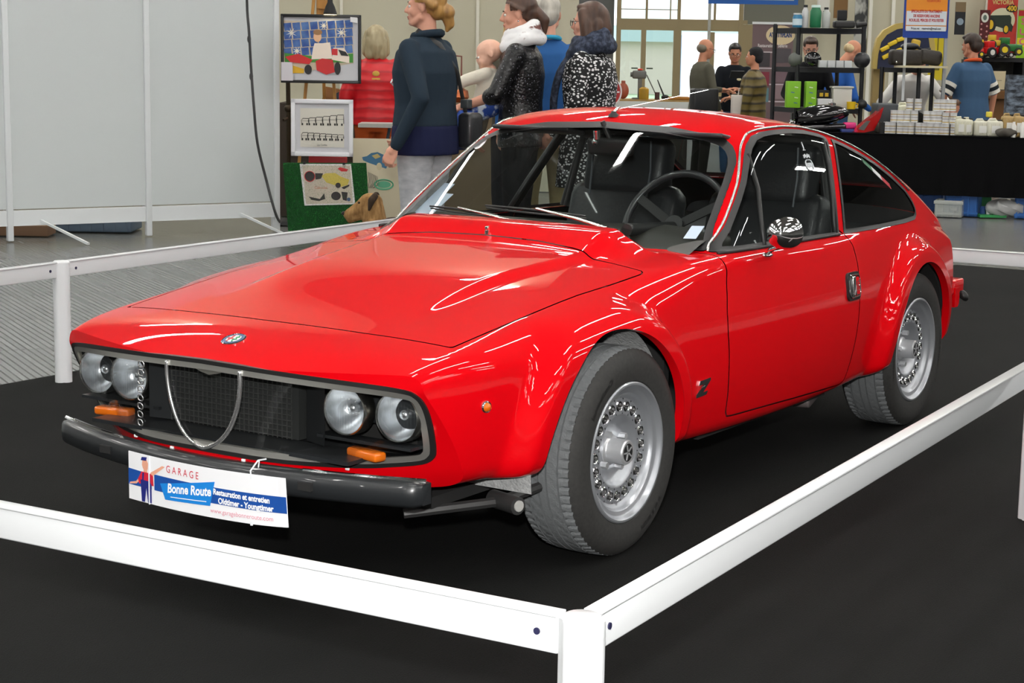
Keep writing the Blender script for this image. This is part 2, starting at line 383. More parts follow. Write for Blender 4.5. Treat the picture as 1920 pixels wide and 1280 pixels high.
# 4 door + gap, 5 hood + gap
GAP = .0028
x, y, z = gv(V); g = np.maximum(polysd(DOOR_P, x, z), .45-y); V, dr, shell = clipm(V, shell, g-GAP)
x, y, z = gv(V); g = np.maximum(polysd(DOOR_P, x, z), .45-y); V, door_f, gap1 = clipm(V, dr, g+GAP)
x, y, z = gv(V); g = np.maximum(polysd(HOOD_P, x, y), .5-z); V, hd, shell = clipm(V, shell, g-GAP)
x, y, z = gv(V); g = np.maximum(polysd(HOOD_P, x, y), .5-z); V, hood_f, gap2 = clipm(V, hd, g+GAP)
body = surf('body_shell', V, shell, [red], car, mirror=True)
surf('hood', V, hood_f, [red], car, mirror=True)
doors = {}
for sd, wn in ((1, ''), (-1, '')):
    doors[sd] = surf('door', V, door_f, [red], car, side=sd)
    for nm, (gl, se) in side_parts.items():
        par = doors[sd] if nm == 'side_window' else car
        surf(nm, V, gl, m_glass, par, side=sd); surf('window_seal', V, se, m_blk, par, off=.003, side=sd)
surf('panel_seam', V, gap1+gap2, m_gap, car, off=-.004, mirror=True)
# inner lining of the cabin (dark), from the same shell
x, y, z = gv(V); V, lin, _ = clipm(V, shell+door_f+gap1, np.maximum(np.maximum(x+.62, .45-z), -2.868-x))
surf('interior_lining', V, [f[::-1] for f in lin], [mat('headlining', (.014, .014, .015), .8)], car, off=-.0035, mirror=True)
# arch lips
for A in (AF, AR):
    th = np.concatenate([np.linspace(0, PI, 70)]); xs = list(A[0]+A[2]*np.cos(th)); zs = list(A[1]+A[2]*np.sin(th))
    xs = [xs[0]]*6+xs+[xs[-1]]*6; zs = list(np.linspace(.235, A[1], 7)[:-1])+zs+list(np.linspace(A[1], .235, 7)[1:])
    ys = ysurf(np.array(xs), np.array(zs))
    for sd in (1, -1):
        mb = MB(); n = len(xs); Vv = []
        for x_, y_, z_ in zip(xs, ys, zs): Vv += [(x_, sd*(y_-.0005), z_), (x_, sd*(y_-.028), z_)]
        mb.add(Vv, [(2*i, 2*i+1, 2*i+3, 2*i+2) for i in range(n-1)])
        mb.build('arch_lip', red, car, smooth=True)
        mb = MB(); R2 = A[2]+.012   # liner drum
        c = [(A[0]+R2*math.cos(t), A[1]+R2*math.sin(t)) for t in np.linspace(-.15, PI+.15, 60)]
        Vv = [(a, sd*.705, b) for a, b in c]+[(a, sd*.44, b) for a, b in c]; k = len(c)
        mb.add(Vv, [(i, i+1, k+i+1, k+i) for i in range(k-1)]); mb.prism(c, sd*.43, sd*.44, 'y')
        mb.build('wheel_well', m_under if A is AF else m_dusty, car, smooth=30)
# nose cap : sheet at S_NOSE outside the grille opening
GR = [(0, .588), (.13, .585), (.33, .577), (.50, .568), (.578, .560), (.600, .550), (.611, .532), (.614, .50), (.609, .45), (.600, .40), (.590, .38), (.567, .366), (.50, .357), (.42, .351), (.25, .350), (.10, .355), (0, .357)]
GR2 = GR+[(-a, b) for a, b in GR[1:-1][::-1]]
def sheet(y, z, s=S_NOSE): return (float(xsec(s, y, z)), y, z)
yb, zb = gy[0], gz[0]
nr = 40; VC = []; PC = []
for i in range(nt):
    for k in range(nr+1):
        f = k/nr; yy = yb[i]*f; zz = Z0+(zb[i]-Z0)*f; VC.append(sheet(yy, zz))
for i in range(nt-1):
    for k in range(nr): PC.append((i*(nr+1)+k, i*(nr+1)+k+1, (i+1)*(nr+1)+k+1, (i+1)*(nr+1)+k))
x, y, z = gv(VC); VC, opn, rim = clipm(VC, PC, polysd(GR2, y, z))
VM, PM = both(*compact(VC, rim)); o = pmesh('front_valance', VM, PM, red, car, smooth=True)
# transparent nose cover
VM, PM = both(*compact(VC, [f[::-1] for f in opn])); pmesh('grille_cover', VM, PM, glassmat('plexiglass', (.93, .93, .92)), car, smooth=True)
# tail panel
yb, zb = gy[-1], gz[-1]; VC = []; PC = []
for i in range(nt):
    for k in range(nr+1):
        f = k/nr; yy = yb[i]*f; zz = Z0+(zb[i]-Z0)*f; VC.append((float(xsec(S_TAIL, yy, zz)), yy, zz))
for i in range(nt-1):
    for k in range(nr): PC.append((i*(nr+1)+k, i*(nr+1)+k+1, (i+1)*(nr+1)+k+1, (i+1)*(nr+1)+k))
VM, PM = both(VC, PC); pmesh('tail_panel', VM, PM, red, car, smooth=True); pmesh('boot_lining', [(a+.03, b*.97, c) for a, b, c in VM], PM, mat('headlining'), car, smooth=True)
# frame around the nose opening
gd = [p for p in cr(GR, 3)]; gf = gd+[(-a, b) for a, b in gd[1:-1][::-1]]
def off2(P, d):
    P = np.array(P); T = np.roll(P, -1, 0)-np.roll(P, 1, 0); T /= np.linalg.norm(T, axis=1, keepdims=True)+1e-9; return P+np.stack([T[:, 1], -T[:, 0]], 1)*d
def band(P, d0, d1, h, lift=0., s=S_NOSE):
    """flat strip following outline P on the nose sheet between inward offsets d0..d1"""
    A, B = off2(P, d0), off2(P, d1); n = len(P); Vv = []
    for (a, b), (c, d) in zip(A, B):
        p = sheet(a, b, s); q = sheet(c, d, s)
        Vv += [(p[0]+lift-.012, p[1], p[2]), (p[0]+lift+h, p[1], p[2]), (q[0]+lift+h, q[1], q[2]), (q[0]+lift-.012, q[1], q[2])]
    F = []
    for i in range(n):
        j = (i+1) % n
        for k in range(4): F.append((4*i+k, 4*i+(k+1) % 4, 4*j+(k+1) % 4, 4*j+k))
    return Vv, F
area = sum(a[0]*b[1]-b[0]*a[1] for a, b in zip(gf, gf[1:]+gf[:1])); sg = 1 if area > 0 else -1
mb = MB(); mb.add(*band(gf, .005*sg, -.006*sg, .006)); mb.build('grille_frame', m_blk, car, smooth=35)
mb = MB(); mb.add(*band(gf, -.006*sg, -.021*sg, .004)); fr = mb.build('grille_trim', mat('grille_chrome', (.85, .84, .78), .33, .9), car, smooth=35); fr['label'] = 'chrome inner frame'
# recess
mb = MB(); P2 = off2(gf, -.012*sg); n = len(P2); Vv = []
for a, b in P2: p = sheet(a, b); Vv += [(p[0]-.004, a, b), (p[0]-.17+.04*(a/.6)**2, a*.97, b)]
mb.add(Vv, [(2*i, 2*i+1, 2*((i+1) % n)+1, 2*((i+1) % n)) for i in range(n)]+[tuple(2*i+1 for i in range(n))])
mb.build('grille_housing', mat('grille_black', (.010, .011, .012), .4), car, smooth=False)
# panels inside (angled plates beside the radiator opening)
mb = MB()
for sd in (1, -1):
    mb.add([(.71, sd*.20, .545), (.71, sd*.20, .375), (.77, sd*.31, .385), (.77, sd*.31, .54)], [(0, 1, 2, 3)])
    mb.box((.74, sd*.43, .41), (.05, .30, .008)); mb.box((.70, sd*.43, .50), (.01, .30, .10))
mb.box((.79, 0, .372), (.12, .9, .01))
mb.build('grille_plates', mat('plate_black', (.016, .018, .02), .3), car, smooth=False)
mb = MB()
for i in range(27): mb.box((.745, -.25+i*.0165, .458), (.003, .0025, .155))
for k in range(11): mb.box((.747, -.035, .386+k*.0148), (.003, .43, .0025))
mb.build('radiator_grille', mat('mesh_metal', (.16, .165, .165), .35, .8), car, smooth=False)
mb = MB(); mb.box((.715, -.03, .458), (.03, .44, .16)); mb.build('radiator', mat('radiator', (.02, .022, .022), .6), car, smooth=False)
# heart-shaped shield ring
hp = [(.128, .576), (.127, .53), (.116, .475), (.092, .422), (.058, .385), (.022, .366), (0, .361)]
hp = cr(hp, 5); hp = hp+[(-a, b) for a, b in hp[:-1][::-1]]
mb = MB(); mb.tube([(sheet(a, b)[0]+.006, a, b) for a, b in hp], .0065, 8, flat=.8)
mb.build('shield_ring', chrome_s, car, smooth=True)['label'] = 'chrome shield outline in the middle of the grille'
mb = MB(); bp_ = [(.12, .568), (.06, .566), (.03, .555), (0, .549), (-.03, .555), (-.06, .566), (-.12, .568)]
mb.prism([(a, b) for a, b in bp_]+[(-.12, .58), (.12, .58)], .858, .864, 'x'); mb.build('shield_bracket', mat('grille_chrome'), car, smooth=False)
# loops
for k in range(8):
    zc = .552-.0235*k; mb = MB(); yc = -.236-.004*k
    R_ = rrect(.024, .016, .0075, 5, yc, zc); mb.tube([(sheet(a, b)[0]+.004, a, b) for a, b in R_], .002, 6, closed=True)
    mb.build('vent_ring', chrome_s, car, smooth=True)
# headlamps
m_lens = glassmat('lamp_lens', (.93, .95, .96), 1.5); m_refl = mat('lamp_reflector', (.92, .94, .97), .25, .93)
def lamp(y, x, z, r=.060):
    sd = 1 if y > 0 else -1; e = bpy.data.objects.new('headlamp', None)
    M = Matrix.Translation((x, y, z)) @ Matrix.Rotation(.12 if sd < 0 else .05, 4, 'Z')
    mb = MB(); mb.T = M; mb.lathe([(r+.006, -.03), (r+.006, .012), (r+.002, .017), (r, .014), (r, .004)], axis='x', n=40, cap=False)
    o = mb.build('headlamp', mat('lamp_bezel', (.55, .55, .52), .25, 1.), car, smooth=40)
    mb = MB(); mb.T = M; mb.lathe([(r, .010), (.85*r, -.022), (.6*r, -.042), (.3*r, -.054), (.001, -.057)], axis='x', n=40, cap=False); mb.build('reflector', m_refl, o, smooth=True)
    mb = MB(); mb.T = M; mb.lathe([(.013, -.055), (.013, -.02), (.011, -.015), (.0001, -.013)], axis='x', n=16); mb.build('bulb', m_refl, o, smooth=True)
    mb = MB(); mb.T = M; mb.lathe([(r, .012), (.93*r, .021), (.7*r, .029), (.4*r, .034), (.0001, .036)], axis='x', n=40, cap=False); l = mb.build('lens', m_lens, o, smooth=True)
    mb = MB(); mb.T = M
    for i in range(-7, 8):
        yy = i*r*.125; hh = math.sqrt(max(r*r*.9-yy*yy, 0)); xo = .012+.024*(1-(yy/r)**2)
        mb.box((xo-.006, yy, -.0), (.0012, .0012, 2*hh*.8))
    mb.build('lens_fluting', m_lens, o, smooth=False)
for sd in (1, -1):
    lamp(sd*.528, .742, .486); lamp(sd*.380, .765, .489)
    mb = MB(); mb.box((.770, sd*.445, .384), (.04, .115, .024), (0, 0, -sd*.2), .008); mb.build('turn_signal', mat('amber_lens', (.62, .13, .005), .18, coat=1., emit=(.8, .2, .0), es=.02), car, smooth=40)
mb = MB()
for yy in (-.30, -.12, .13, .40): zc = .343; p = sheet(yy, zc); mb = MB(); mb.box((p[0]+.004, yy, zc), (.006, .012, .008), bev=.002); mb.build('mounting_clip', H('F2F2F2', .3), car, smooth=30)
# front bumper
def bx(y): return .935-.315*y*y
ys_ = np.linspace(-.635, .635, 61); prof = [(-.03, -.034), (.006, -.034), (.018, -.024), (.022, 0), (.018, .022), (.006, .032), (-.03, .032)]
Vv = []; m = len(prof)
for yy in ys_:
    e = min(1, (.64-abs(yy))/.02)**.5
    for a, b in prof: Vv.append((bx(yy)-.025+(a if a < 0 else a*e), yy, .309+b*(.6+.4*e)))
mb = MB(); mb.add(Vv, [(i*m+k, i*m+(k+1) % m, (i+1)*m+(k+1) % m, (i+1)*m+k) for i in range(60) for k in range(m)]+[tuple(range(m)), tuple(60*m+k for k in range(m))])
fb = mb.build('front_bumper', mat('bumper_rubber', (.018, .020, .022), .32, coat=.3), car, smooth=50)
mb = MB()
for a, b in ((-.635, -.32), (.32, .635)):
    yy = np.linspace(a, b, 20); mb = MB(); mb.tube([(bx(q)-.035, q, .342) for q in yy], .006, 8); mb.build('bumper_trim', chrome, fb, smooth=40)
mb = MB()
for sd in (-1, 1): mb = MB(); mb.box((.80, sd*.35, .31), (.2, .04, .02)); mb.build('bumper_bracket', m_dusty, fb, smooth=False)
# rear bumper
mb = MB(); Vv = []
ys_ = np.linspace(-.66, .66, 41)
for yy in ys_:
    for a, b in prof: Vv.append((-2.955+.10*(yy/.66)**2-a, yy, .43+b*1.2))
mb.add(Vv, [(i*m+k, (i+1)*m+k, (i+1)*m+(k+1) % m, i*m+(k+1) % m) for i in range(40) for k in range(m)]+[tuple(range(m)), tuple(40*m+k for k in range(m))])
mb.box((-2.86, .62, .47), (.16, .07, .06), bev=.01); mb.box((-2.86, -.62, .47), (.16, .07, .06), bev=.01)
mb.build('rear_bumper', red, car, smooth=50)
mb = MB()
for sd in (-1, 1): mb = MB(); mb.tube([(-2.90, sd*.668, .43), (-2.94, sd*.655, .43), (-2.962, sd*.62, .43)], .026, 10, flat=.6); mb.build('rear_bumper_guard', m_blk, car, smooth=True)
# floor pan and dark insides
mb = MB(); mb.box((-1.05, 0, .235), (3.3, 1.05, .03)); mb.box((-1.1, 0, .225), (.95, 1.30, .03)); mb.box((-.5, 0, .45), (.03, 1.2, .45)); mb.box((.64, 0, .42), (.02, 1.0, .2))
mb.box((-2.05, 0, .66), (1.2, .8, .03)); mb.box((-2.0, 0, .27), (1.3, .86, .05))
mb.build('floor_pan', m_dusty, car, smooth=False)
mb = MB(); mb.tube([(.62, .45, .20), (.45, .63, .225), (.30, .66, .24)], .014); mb.cyl((.43, .60, .226), (.46, .70, .226), .024, n=18); mb.build('suspension_arm', mat('steel_dark', (.05, .05, .05), .5, .5), car)
mb = MB(); mb.cyl((.457, .694, .226), (.460, .704, .226), .015, n=14); mb.build('suspension_bushing', mat('bush', (.5, .5, .48), .4, .3), car)
mb = MB(); mb.box((-1.52, .60, .20), (.14, .07, .03), (0, .1, .2), .008); mb.build('jacking_bracket', mat('grimy_metal', (.12, .10, .10), .6, .5), car)
# ---------- wheels ----------
m_tyre = mat('tyre_rubber', (.020, .020, .019), .75, noise=(90, (.034, .033, .031), .3, .8)); m_tread = mat('tyre_tread', (.15, .16, .165), .85, bump=(200, .3))
m_rim = mat('silver_wheel', (.42, .44, .47), .3, .6, coat=.5); m_polish = mat('polished_alloy', (.82, .82, .82), .12, 1.)
def wheel_meshes():
    R = .2945; W = .0975
    # tyre: x-z plane wheel, axle along y, outer side +y (y from -W to W)
    NA = 288; prof = []
    for sgn in (1, -1):
        side = [(.196, .088), (.202, .096), (.222, .1010), (.245, .1025), (.262, .1000), (.2745, .0945), (.2835, .0875), (.288, .082)]
        prof.append([(r, sgn*y, 0) for r, y in side])
    outer = prof[0]
    tread = []
    ribs = [(.080, .052), (.046, .016), (.010, -.010), (-.016, -.046), (-.052, -.080)]
    def rad(y): return R-.0045*(abs(y)/.08)**3
    for i, (a, b) in enumerate(ribs):
        if i: tread += [(rad(a)-.007, a+.0008, 1)]
        n = 4
        for k in range(n+1): yy = a+(b-a)*k/n; tread.append((rad(yy), yy, 2 if i in (0, 4) else 3))
        if i < 4: tread += [(rad(b)-.007, b-.0008, 1)]
    P = outer+tread+prof[1][::-1]; V = []; F = []; M = []
    m = len(P)
    for a in range(NA):
        t = 2*PI*a/NA; sip = (a % 4 == 0)
        for (r, y, k) in P:
            rr = r
            if k == 2 and sip and abs(y) > .058: rr -= .006
            if k == 3 and (a+int(y*220)) % 6 == 0 and abs(y) > .018: rr -= .003
            V.append((rr*math.cos(t), y, rr*math.sin(t)))
    for a in range(NA):
        b = (a+1) % NA
        for j in range(m-1):
            F.append((a*m+j, a*m+j+1, b*m+j+1, b*m+j)); M.append(1 if (P[j][2] and P[j+1][2]) else 0)
    me = bpy.data.meshes.new('tyre'); me.from_pydata(V, [], F); me.materials.append(m_tyre); me.materials.append(m_tread); me.polygons.foreach_set('material_index', M)
    bm = bmesh.new(); bm.from_mesh(me); bmesh.ops.recalc_face_normals(bm, faces=bm.faces); bm.to_mesh(me); bm.free(); me.shade_smooth(); me.set_sharp_from_angle(angle=.6)
    # rim
    mb = MB(); yf = .098
    mb.lathe([(.194, .082), (.1985, .088), (.1985, .095), (.195, yf), (.190, yf), (.186, .094), (.1815, .086), (.178, .083), (.168, .082), (.1655, .080), (.162, .072), (.157, .066), (.149, .062)], axis='y', n=96, cap=False)
    rim = mb
    # disc with holes : annulus r .100-.149 at y .018
    NH = 20; rc = .128; rh = .0125; Vv = []; Ff = []
    def yd(r): return .062+max(0, (.149-r))*.06
    for h in range(NH):
        a0 = 2*PI*h/NH; ha = PI/NH; cx, cz = rc*math.cos(a0), rc*math.sin(a0); K = 24; b = len(Vv)
        for k in range(K):      # outer boundary of the sector and hole ring
            t = 2*PI*k/K; dx, dz = math.cos(t), math.sin(t)   # direction in local radial/tangential frame
            # ray to sector boundary
            lo, hi = 0, .08
            for _ in range(18):
                mm = (lo+hi)/2; rx = rc+dx*mm; tz = dz*mm; rr = math.hypot(rx, tz); aa = abs(math.atan2(tz, rx))
                if rr > .149 or rr < .105 or aa > ha: hi = mm
                else: lo = mm
            for q, d in ((0, lo), (1, rh+.004), (2, rh+.001), (3, rh-.001), (4, rh-.003)):
                rx = rc+dx*d; tz = dz*d; X = rx*math.cos(a0)-tz*math.sin(a0); Z = rx*math.sin(a0)+tz*math.cos(a0)
                Vv.append((X, yd(math.hypot(X, Z))+(0, 0, .0035, .002, -.014)[q], Z))
        for k in range(K):
            n1 = (k+1) % K
            for q in range(4): Ff.append((b+5*k+q, b+5*k+q+1, b+5*n1+q+1, b+5*n1+q))
    rim.m = 0; n0 = len(rim.F); rim.add(Vv, Ff)
    for i, f in enumerate(Ff):
        if i % 4 > 0: rim.M[n0+i] = 1
    rim.m = 0; rim.lathe([(.105, .0647), (.101, .0640), (.095, .0585), (.080, .047), (.062, .040), (.050, .037), (.034, .036)], axis='y', n=64, cap=False)
    rim.m = 2; rim.lathe([(.149, .02), (.05, .02)], axis='y', n=32, cap=False); rim.lathe([(.194, -.085), (.17, -.05), (.15, .0), (.150, .062)], axis='y', n=48, cap=False); 
    me2o = rim.build('wheel', [m_rim, m_polish, mat('brake_dark', (.03, .03, .03), .6, .5)], None, 35)
    # hub cap
    mb = MB(); mb.lathe([(.044, .034), (.043, .040), (.037, .043), (.035, .046), (.035, .092), (.032, .096), (.0255, .096)], axis='y', n=40, cap=False)
    for k in range(4):
        t = PI/4+PI/2*k+.2; mb.cyl((.060*math.cos(t), .034, .060*math.sin(t)), (.060*math.cos(t), .060, .060*math.sin(t)), .0095, n=6)
    mb.m = 1; mb.lathe([(.0255, .0955), (.0001, .0955)], axis='y', n=30, cap=False)
    mb.m = 0
    for k in range(5): t = 2*PI*k/5; mb.box((.013*math.cos(t), .0965, .013*math.sin(t)), (.018, .002, .004), (0, -t, 0))
    hub = mb.build('hub_cap', [mat('satin_alloy', (.62, .63, .65), .3, .6), m_blk], None, 35)
    return me, me2o, hub
tme, rimo, hubo = wheel_meshes()
rimo.parent = car
tyo = bpy.data.objects.new('tyre', tme); COL.objects.link(tyo); tyo.parent = rimo; hubo.parent = rimo
# raised sidewall letters
mb = MB()
def arc_text(mb, s, r, a0, size, y, bold=.0):
    a = a0
    for ch in s:
        if ch == ' ': a -= size*.45/r; continue
        V, F = text_vf(ch, size, bold=bold); xs = [v[0] for v in V]; wd = (max(xs)-min(xs)) if xs else size*.4
        a -= (wd/2)/r; rad_ = a
        ca, sa = math.cos(rad_), math.sin(rad_)
        mb.add([((r+v[1])*ca+v[0]*sa, y, (r+v[1])*sa-v[0]*ca) for v in V], F); a -= (wd/2+size*.13)/r
mb.T = Matrix(); arc_text(mb, 'Continental', .2405, math.radians(64), .022, .1032, .001); mb.build('tyre_lettering', mat('letter_rubber', (.010, .010, .010), .5), tyo, smooth=False); mb = MB(); arc_text(mb, '195/60 R 14 H', .2405, math.radians(-108), .017, .1032, .001)
let = mb.build('tyre_lettering', mat('letter_rubber', (.010, .010, .010), .5), tyo, smooth=False)
for o in (rimo,): o.rotation_euler = (0, 0, 0)
XW = [(0, .762-.098, 1), (-2.25, .722-.098+.003, 1), (0, -(.762-.098), -1), (-2.25, -(.722-.095), -1)]
for i, (x_, y_, sd) in enumerate(XW):
    o = rimo if i == 0 else copytree(rimo, car); o.location = (x_, y_, .2945); o.rotation_euler = (0, [.25, .9, .4, .1][i], 0 if sd > 0 else PI)
rimo.rotation_euler = (0, 0, 0)
mb = MB(); mb.cyl((0, -.6, .294), (0, .6, .294), .03); mb.build('front_axle', m_dusty, car); mb = MB(); mb.cyl((-2.25, -.6, .294), (-2.25, .6, .294), .04); mb.build('rear_axle', m_dusty, car)
# ---------- trim on the body ----------
def onside(x, z, sd=1, off=0.):
    y = float(ysurf(x, z)); n = grad(np.array([x]), np.array([y]), np.array([z]))[0]; p = np.array([x, y, z])+n*off
    return Vector((p[0], sd*p[1], p[2])), Vector((n[0], sd*n[1], n[2]))
def frame_on(p, n, upv=(0, 0, 1)):
    n = n.normalized(); u = (Vector(upv)-n*n.dot(Vector(upv))).normalized(); r = u.cross(n); return Matrix.Translation(p) @ Matrix((r, u, n)).transposed().to_4x4()
drip = [(-.697, .786), (-.818, .860), (-.946, .950), (-1.007, .996), (-1.100, 1.073), (-1.142, 1.103), (-1.195, 1.130), (-1.25, 1.142), (-1.32, 1.147), (-1.44, 1.149), (-1.575, 1.142), (-1.70, 1.126), (-1.80, 1.107), (-1.93, 1.075), (-2.06, 1.033), (-2.18, .986), (-2.29, .935), (-2.38, .888)]
for sd in (1, -1):
    P = [onside(a, b, sd, .004)[0] for a, b in cr(drip, 3)]
    mb = MB(); mb.tube(P, .0045, 8); mb.build('drip_rail', mat('satin_chrome', (.7, .7, .66), .25, 1.), car, smooth=True)
    P = [onside(a, .783, sd, .003)[0] for a in np.linspace(-.70, -1.55, 20)]
    mb = MB(); mb.tube(P, .006, 8); mb.build('waist_seal', m_blk, doors[sd], smooth=True)
    # quarterlight bar
    P = [onside(a, b, sd, -.001)[0] for a, b in ((-.985, .785), (-1.03, .87), (-1.075, .96), (-1.12, 1.07))]
    mb = MB(); mb.tube(P, .008, 8); mb.build('vent_window_bar', m_blk, doors[sd], smooth=True)
    # rear frame of the door window
    P = [onside(a, b, sd, -.004)[0] for a, b in ((-1.535, .79), (-1.60, .905), (-1.66, 1.01), (-1.70, 1.10))]
    mb = MB(); mb.tube(P, .010, 8); mb.build('window_frame_post', m_blk, doors[sd], smooth=True)
    # handle
    p, n = onside(-1.555, .608, sd, .0); M = frame_on(p, n)
    mb = MB(); mb.T = M; mb.prism(rrect(.112, .098, .022), -.01, .007); h = mb.build('door_handle', m_blk, doors[sd], smooth=40)
    mb = MB(); mb.T = M; s2 = 1 if sd > 0 else -1
    mb.tube([(x_, y_, .009) for x_, y_ in rrect(.092, .076, .018)], .0035, 6, closed=True); mb.box((-.012*s2, 0, .010), (.026, .070, .014), bev=.005); mb.build('handle_pull', chrome, h, smooth=40)
    mb = MB(); mb.T = M; mb.prism(rrect(.036, .060, .006, cx=.024*s2), .004, .010); mb.build('handle_plate', red, h, smooth=40)
    mb = MB(); mb.T = M; mb.tube([(.034*s2, .014, .012), (.018*s2, .016, .012), (.018*s2, -.016, .012), (.034*s2, -.016, .012), (.034*s2, 0, .012), (.026*s2, 0, .012)], .0022, 6); mb.build('handle_lock', chrome, h)
    # side marker
    p, n = onside(.575, .502, sd, .0); M = frame_on(p, n)
    mb = MB(); mb.T = M; mb.lathe([(.017, -.004), (.017, .003), (.014, .007), (.011, .006)], n=24, cap=False); k = mb.build('side_marker', chrome, car)
    mb = MB(); mb.T = M; mb.lathe([(.012, .004), (.010, .010), (.005, .013), (.0001, .014)], n=20, cap=False); mb.build('marker_lens', mat('amber_lens'), k, smooth=True)
    # Z badge
    p, n = onside(-.492, .402, sd, .001); M = frame_on(p, n)
    mb = MB(); mb.T = M; f = s2 = (1 if sd > 0 else -1)
    zz = [(-.030, .026), (.032, .030), (.034, .022), (-.002, -.012), (.026, -.010), (.020, -.022), (-.040, -.026), (-.042, -.016), (-.004, .014), (-.034, .012)]
    if sd < 0: zz = [(-a, b) for a, b in zz][::-1]; zz = [(-a, b) for a, b in zz][::-1]
    mb.prism(zz, 0, .004); mb.box((-.008, .004, .005), (.030, .004, .002), (0, 0, .2)); mb.build('wing_badge', chrome, car, smooth=False)
# bonnet roundel
bx0, by0 = .768, 0.; bz0 = float(zsurf(bx0, by0)); n = Vector(grad(np.array([bx0]), np.array([0.]), np.array([bz0]))[0]); M = frame_on(Vector((bx0, by0, bz0)), n, (-1, 0, 0))
mb = MB(); mb.T = M; mb.m = 0; mb.lathe([(.034, -.002), (.034, .003), (.031, .005), (.030, .0035)], n=40, cap=False)
mb.m = 1; mb.lathe([(.030, .0035), (.021, .0035)], n=40, cap=False)
mb.m = 0; mb.lathe([(.0215, .0035), (.0215, .0045), (.0205, .0045), (.0205, .0035)], n=40, cap=False)
mb.m = 2; mb.lathe([(.0205, .0035), (.0001, .0035)], n=40, cap=False)
mb.m = 3; mb.box((-.010, 0, .0042), (.005, .036, .001)); mb.box((-.010, 0, .0042), (.018, .007, .001))
mb.m = 4; mb.tube([(.008, -.016, .0045), (.003, -.008, .0045), (.013, -.002, .0045), (.004, .006, .0045), (.012, .012, .0045), (.007, .017, .0045)], .0022, 6)
mb.build('bonnet_badge', [chrome, H('2A4A78', .3), H('E8ECEC', .3), H('C01018', .3), H('1E8A5A', .3)], car, smooth=30)
# washer jets on bonnet lip, aerial
mb = MB(); zz = float(zsurf(-.40, 0.)); mb.cyl((-.40, 0, zz-.003), (-.40, 0, zz+.008), .008); mb.box((-.40, 0, zz+.015), (.012, .012, .014), bev=.003); mb.build('washer_jet', chrome, car)
za = float(zsurf(-1.165, 0.)); mb = MB(); mb.lathe([(.020, -.004), (.018, .004), (.010, .010), (.008, .016)], (-1.165, 0, za), n=20); ab = mb.build('aerial_base', m_blk, car)
mb = MB(); mb.cyl((-1.165, 0, za+.01), (-1.195, 0, za+.028), .006); mb.cyl((-1.19, 0, za+.022), (-1.86, .0, 1.262), .0018, .0010, n=8); mb.build('aerial_rod', chrome, ab)
# wipers
def wsx(y, z): return WS[0]-WS[2]*(z-WS[1])-WS[3]*y*y
def wiper(piv, tipy, tipz, blade0, blade1):
    def pt(y, z, o): return (wsx(y, z)+o*.545, y, z+o*.84)
    mb = MB(); mb.cyl((wsx(piv[0], piv[1])+.0, piv[0], piv[1]-.03), (wsx(piv[0], piv[1])+.02, piv[0], piv[1]+.02), .009)
    mb.tube([pt(piv[0], piv[1]+.005, .02), pt(piv[0]*.6+tipy*.4, piv[1]*.6+tipz*.4, .034), pt(tipy, tipz, .024)], [.006, .005, .004], 8)
    a = mb.build('wiper', mat('satin_chrome'), car)
    mb = MB(); ys = np.linspace(blade0[0], blade1[0], 14); zs_ = np.linspace(blade0[1], blade1[1], 14)
    mb.tube([pt(y, z, .014+.006*math.sin(i/13*PI)) for i, (y, z) in enumerate(zip(ys, zs_))], .0035, 6)
    mb.tube([pt(y, z, .005) for y, z in zip(ys, zs_)], .003, 6); mb.build('wiper_blade', m_blk, a)
wiper((.30, .822), .02, .868, (-.20, .872), (.20, .862)); wiper((.02, .818), -.30, .852, (-.46, .852), (-.12, .848))
# door mirror
def bullet(parent, base, c, sd):
    mb = MB(); base = Vector(base); c = Vector(c)
    mb.ball(base, (.030, .016, .008), 16, 8); mb.tube([base, base+Vector((.0, .012*sd, .018)), c+Vector((.0, -.02*sd, -.045))], [.011, .008, .007], 10)
    o = mb.build('wing_mirror', chrome, parent, smooth=True)
    mb = MB(); mb.lathe([(.0001, .075), (.018, .072), (.034, .060), (.045, .040), (.051, .012), (.052, -.012), (.050, -.022), (.046, -.022), (.046, -.014)], (0, 0, 0), 'x', 40, cap=False)
    o2 = mb.build('mirror_shell', chrome, o, smooth=60); o2.location = c; o2.rotation_euler = (0, 0, -.15*sd)
    mb = MB(); mb.lathe([(.046, -.016), (.0001, -.016)], axis='x', n=32, cap=False); g = mb.build('mirror_glass', mat('mirror_silver', (.7, .72, .74), .02, 1.), o); g.location = c; g.rotation_euler = (0, 0, -.15*sd)
for sd in (1,):
    p, n = onside(-.945, .762, sd, .003); bullet(doors[sd], p, (-.905, sd*.790, .842), sd)
# ---------- cabin ----------
def seat(y):
    mb = MB(); mb.box((-1.42, y, .46), (.52, .48, .16), (0, -.12, 0), .05); mb.box((-1.68, y, .68), (.14, .48, .46), (0, -.30, 0), .06)
    o = mb.build('seat', m_vinyl, car, 60)
    mb = MB(); mb.box((-1.735, y, .965), (.11, .36, .235), (0, -.22, 0), .045); mb.build('headrest', m_vinyl, o, 60)
    mb = MB(); mb.tube([(-1.675, y-.125, 1.07), (-1.67, y-.128, .96), (-1.65, y-.125, .86)], .004, 6); mb.tube([(-1.675, y+.125, 1.07), (-1.67, y+.128, .96), (-1.65, y+.125, .86)], .004, 6); mb.build('headrest_piping', mat('piping', (.09, .10, .11), .4), o)
seat(.34); seat(-.26)
mb = MB(); mb.grid(lambda u, v: (-.60-.30*v-.04*math.sin(u*PI)*(1-v), -.60+1.20*u, .775+.055*math.sin(min(1, v*1.3)*PI*.5)+.012*math.exp(-((u-.78)/.14)**2)*v), 24, 10)
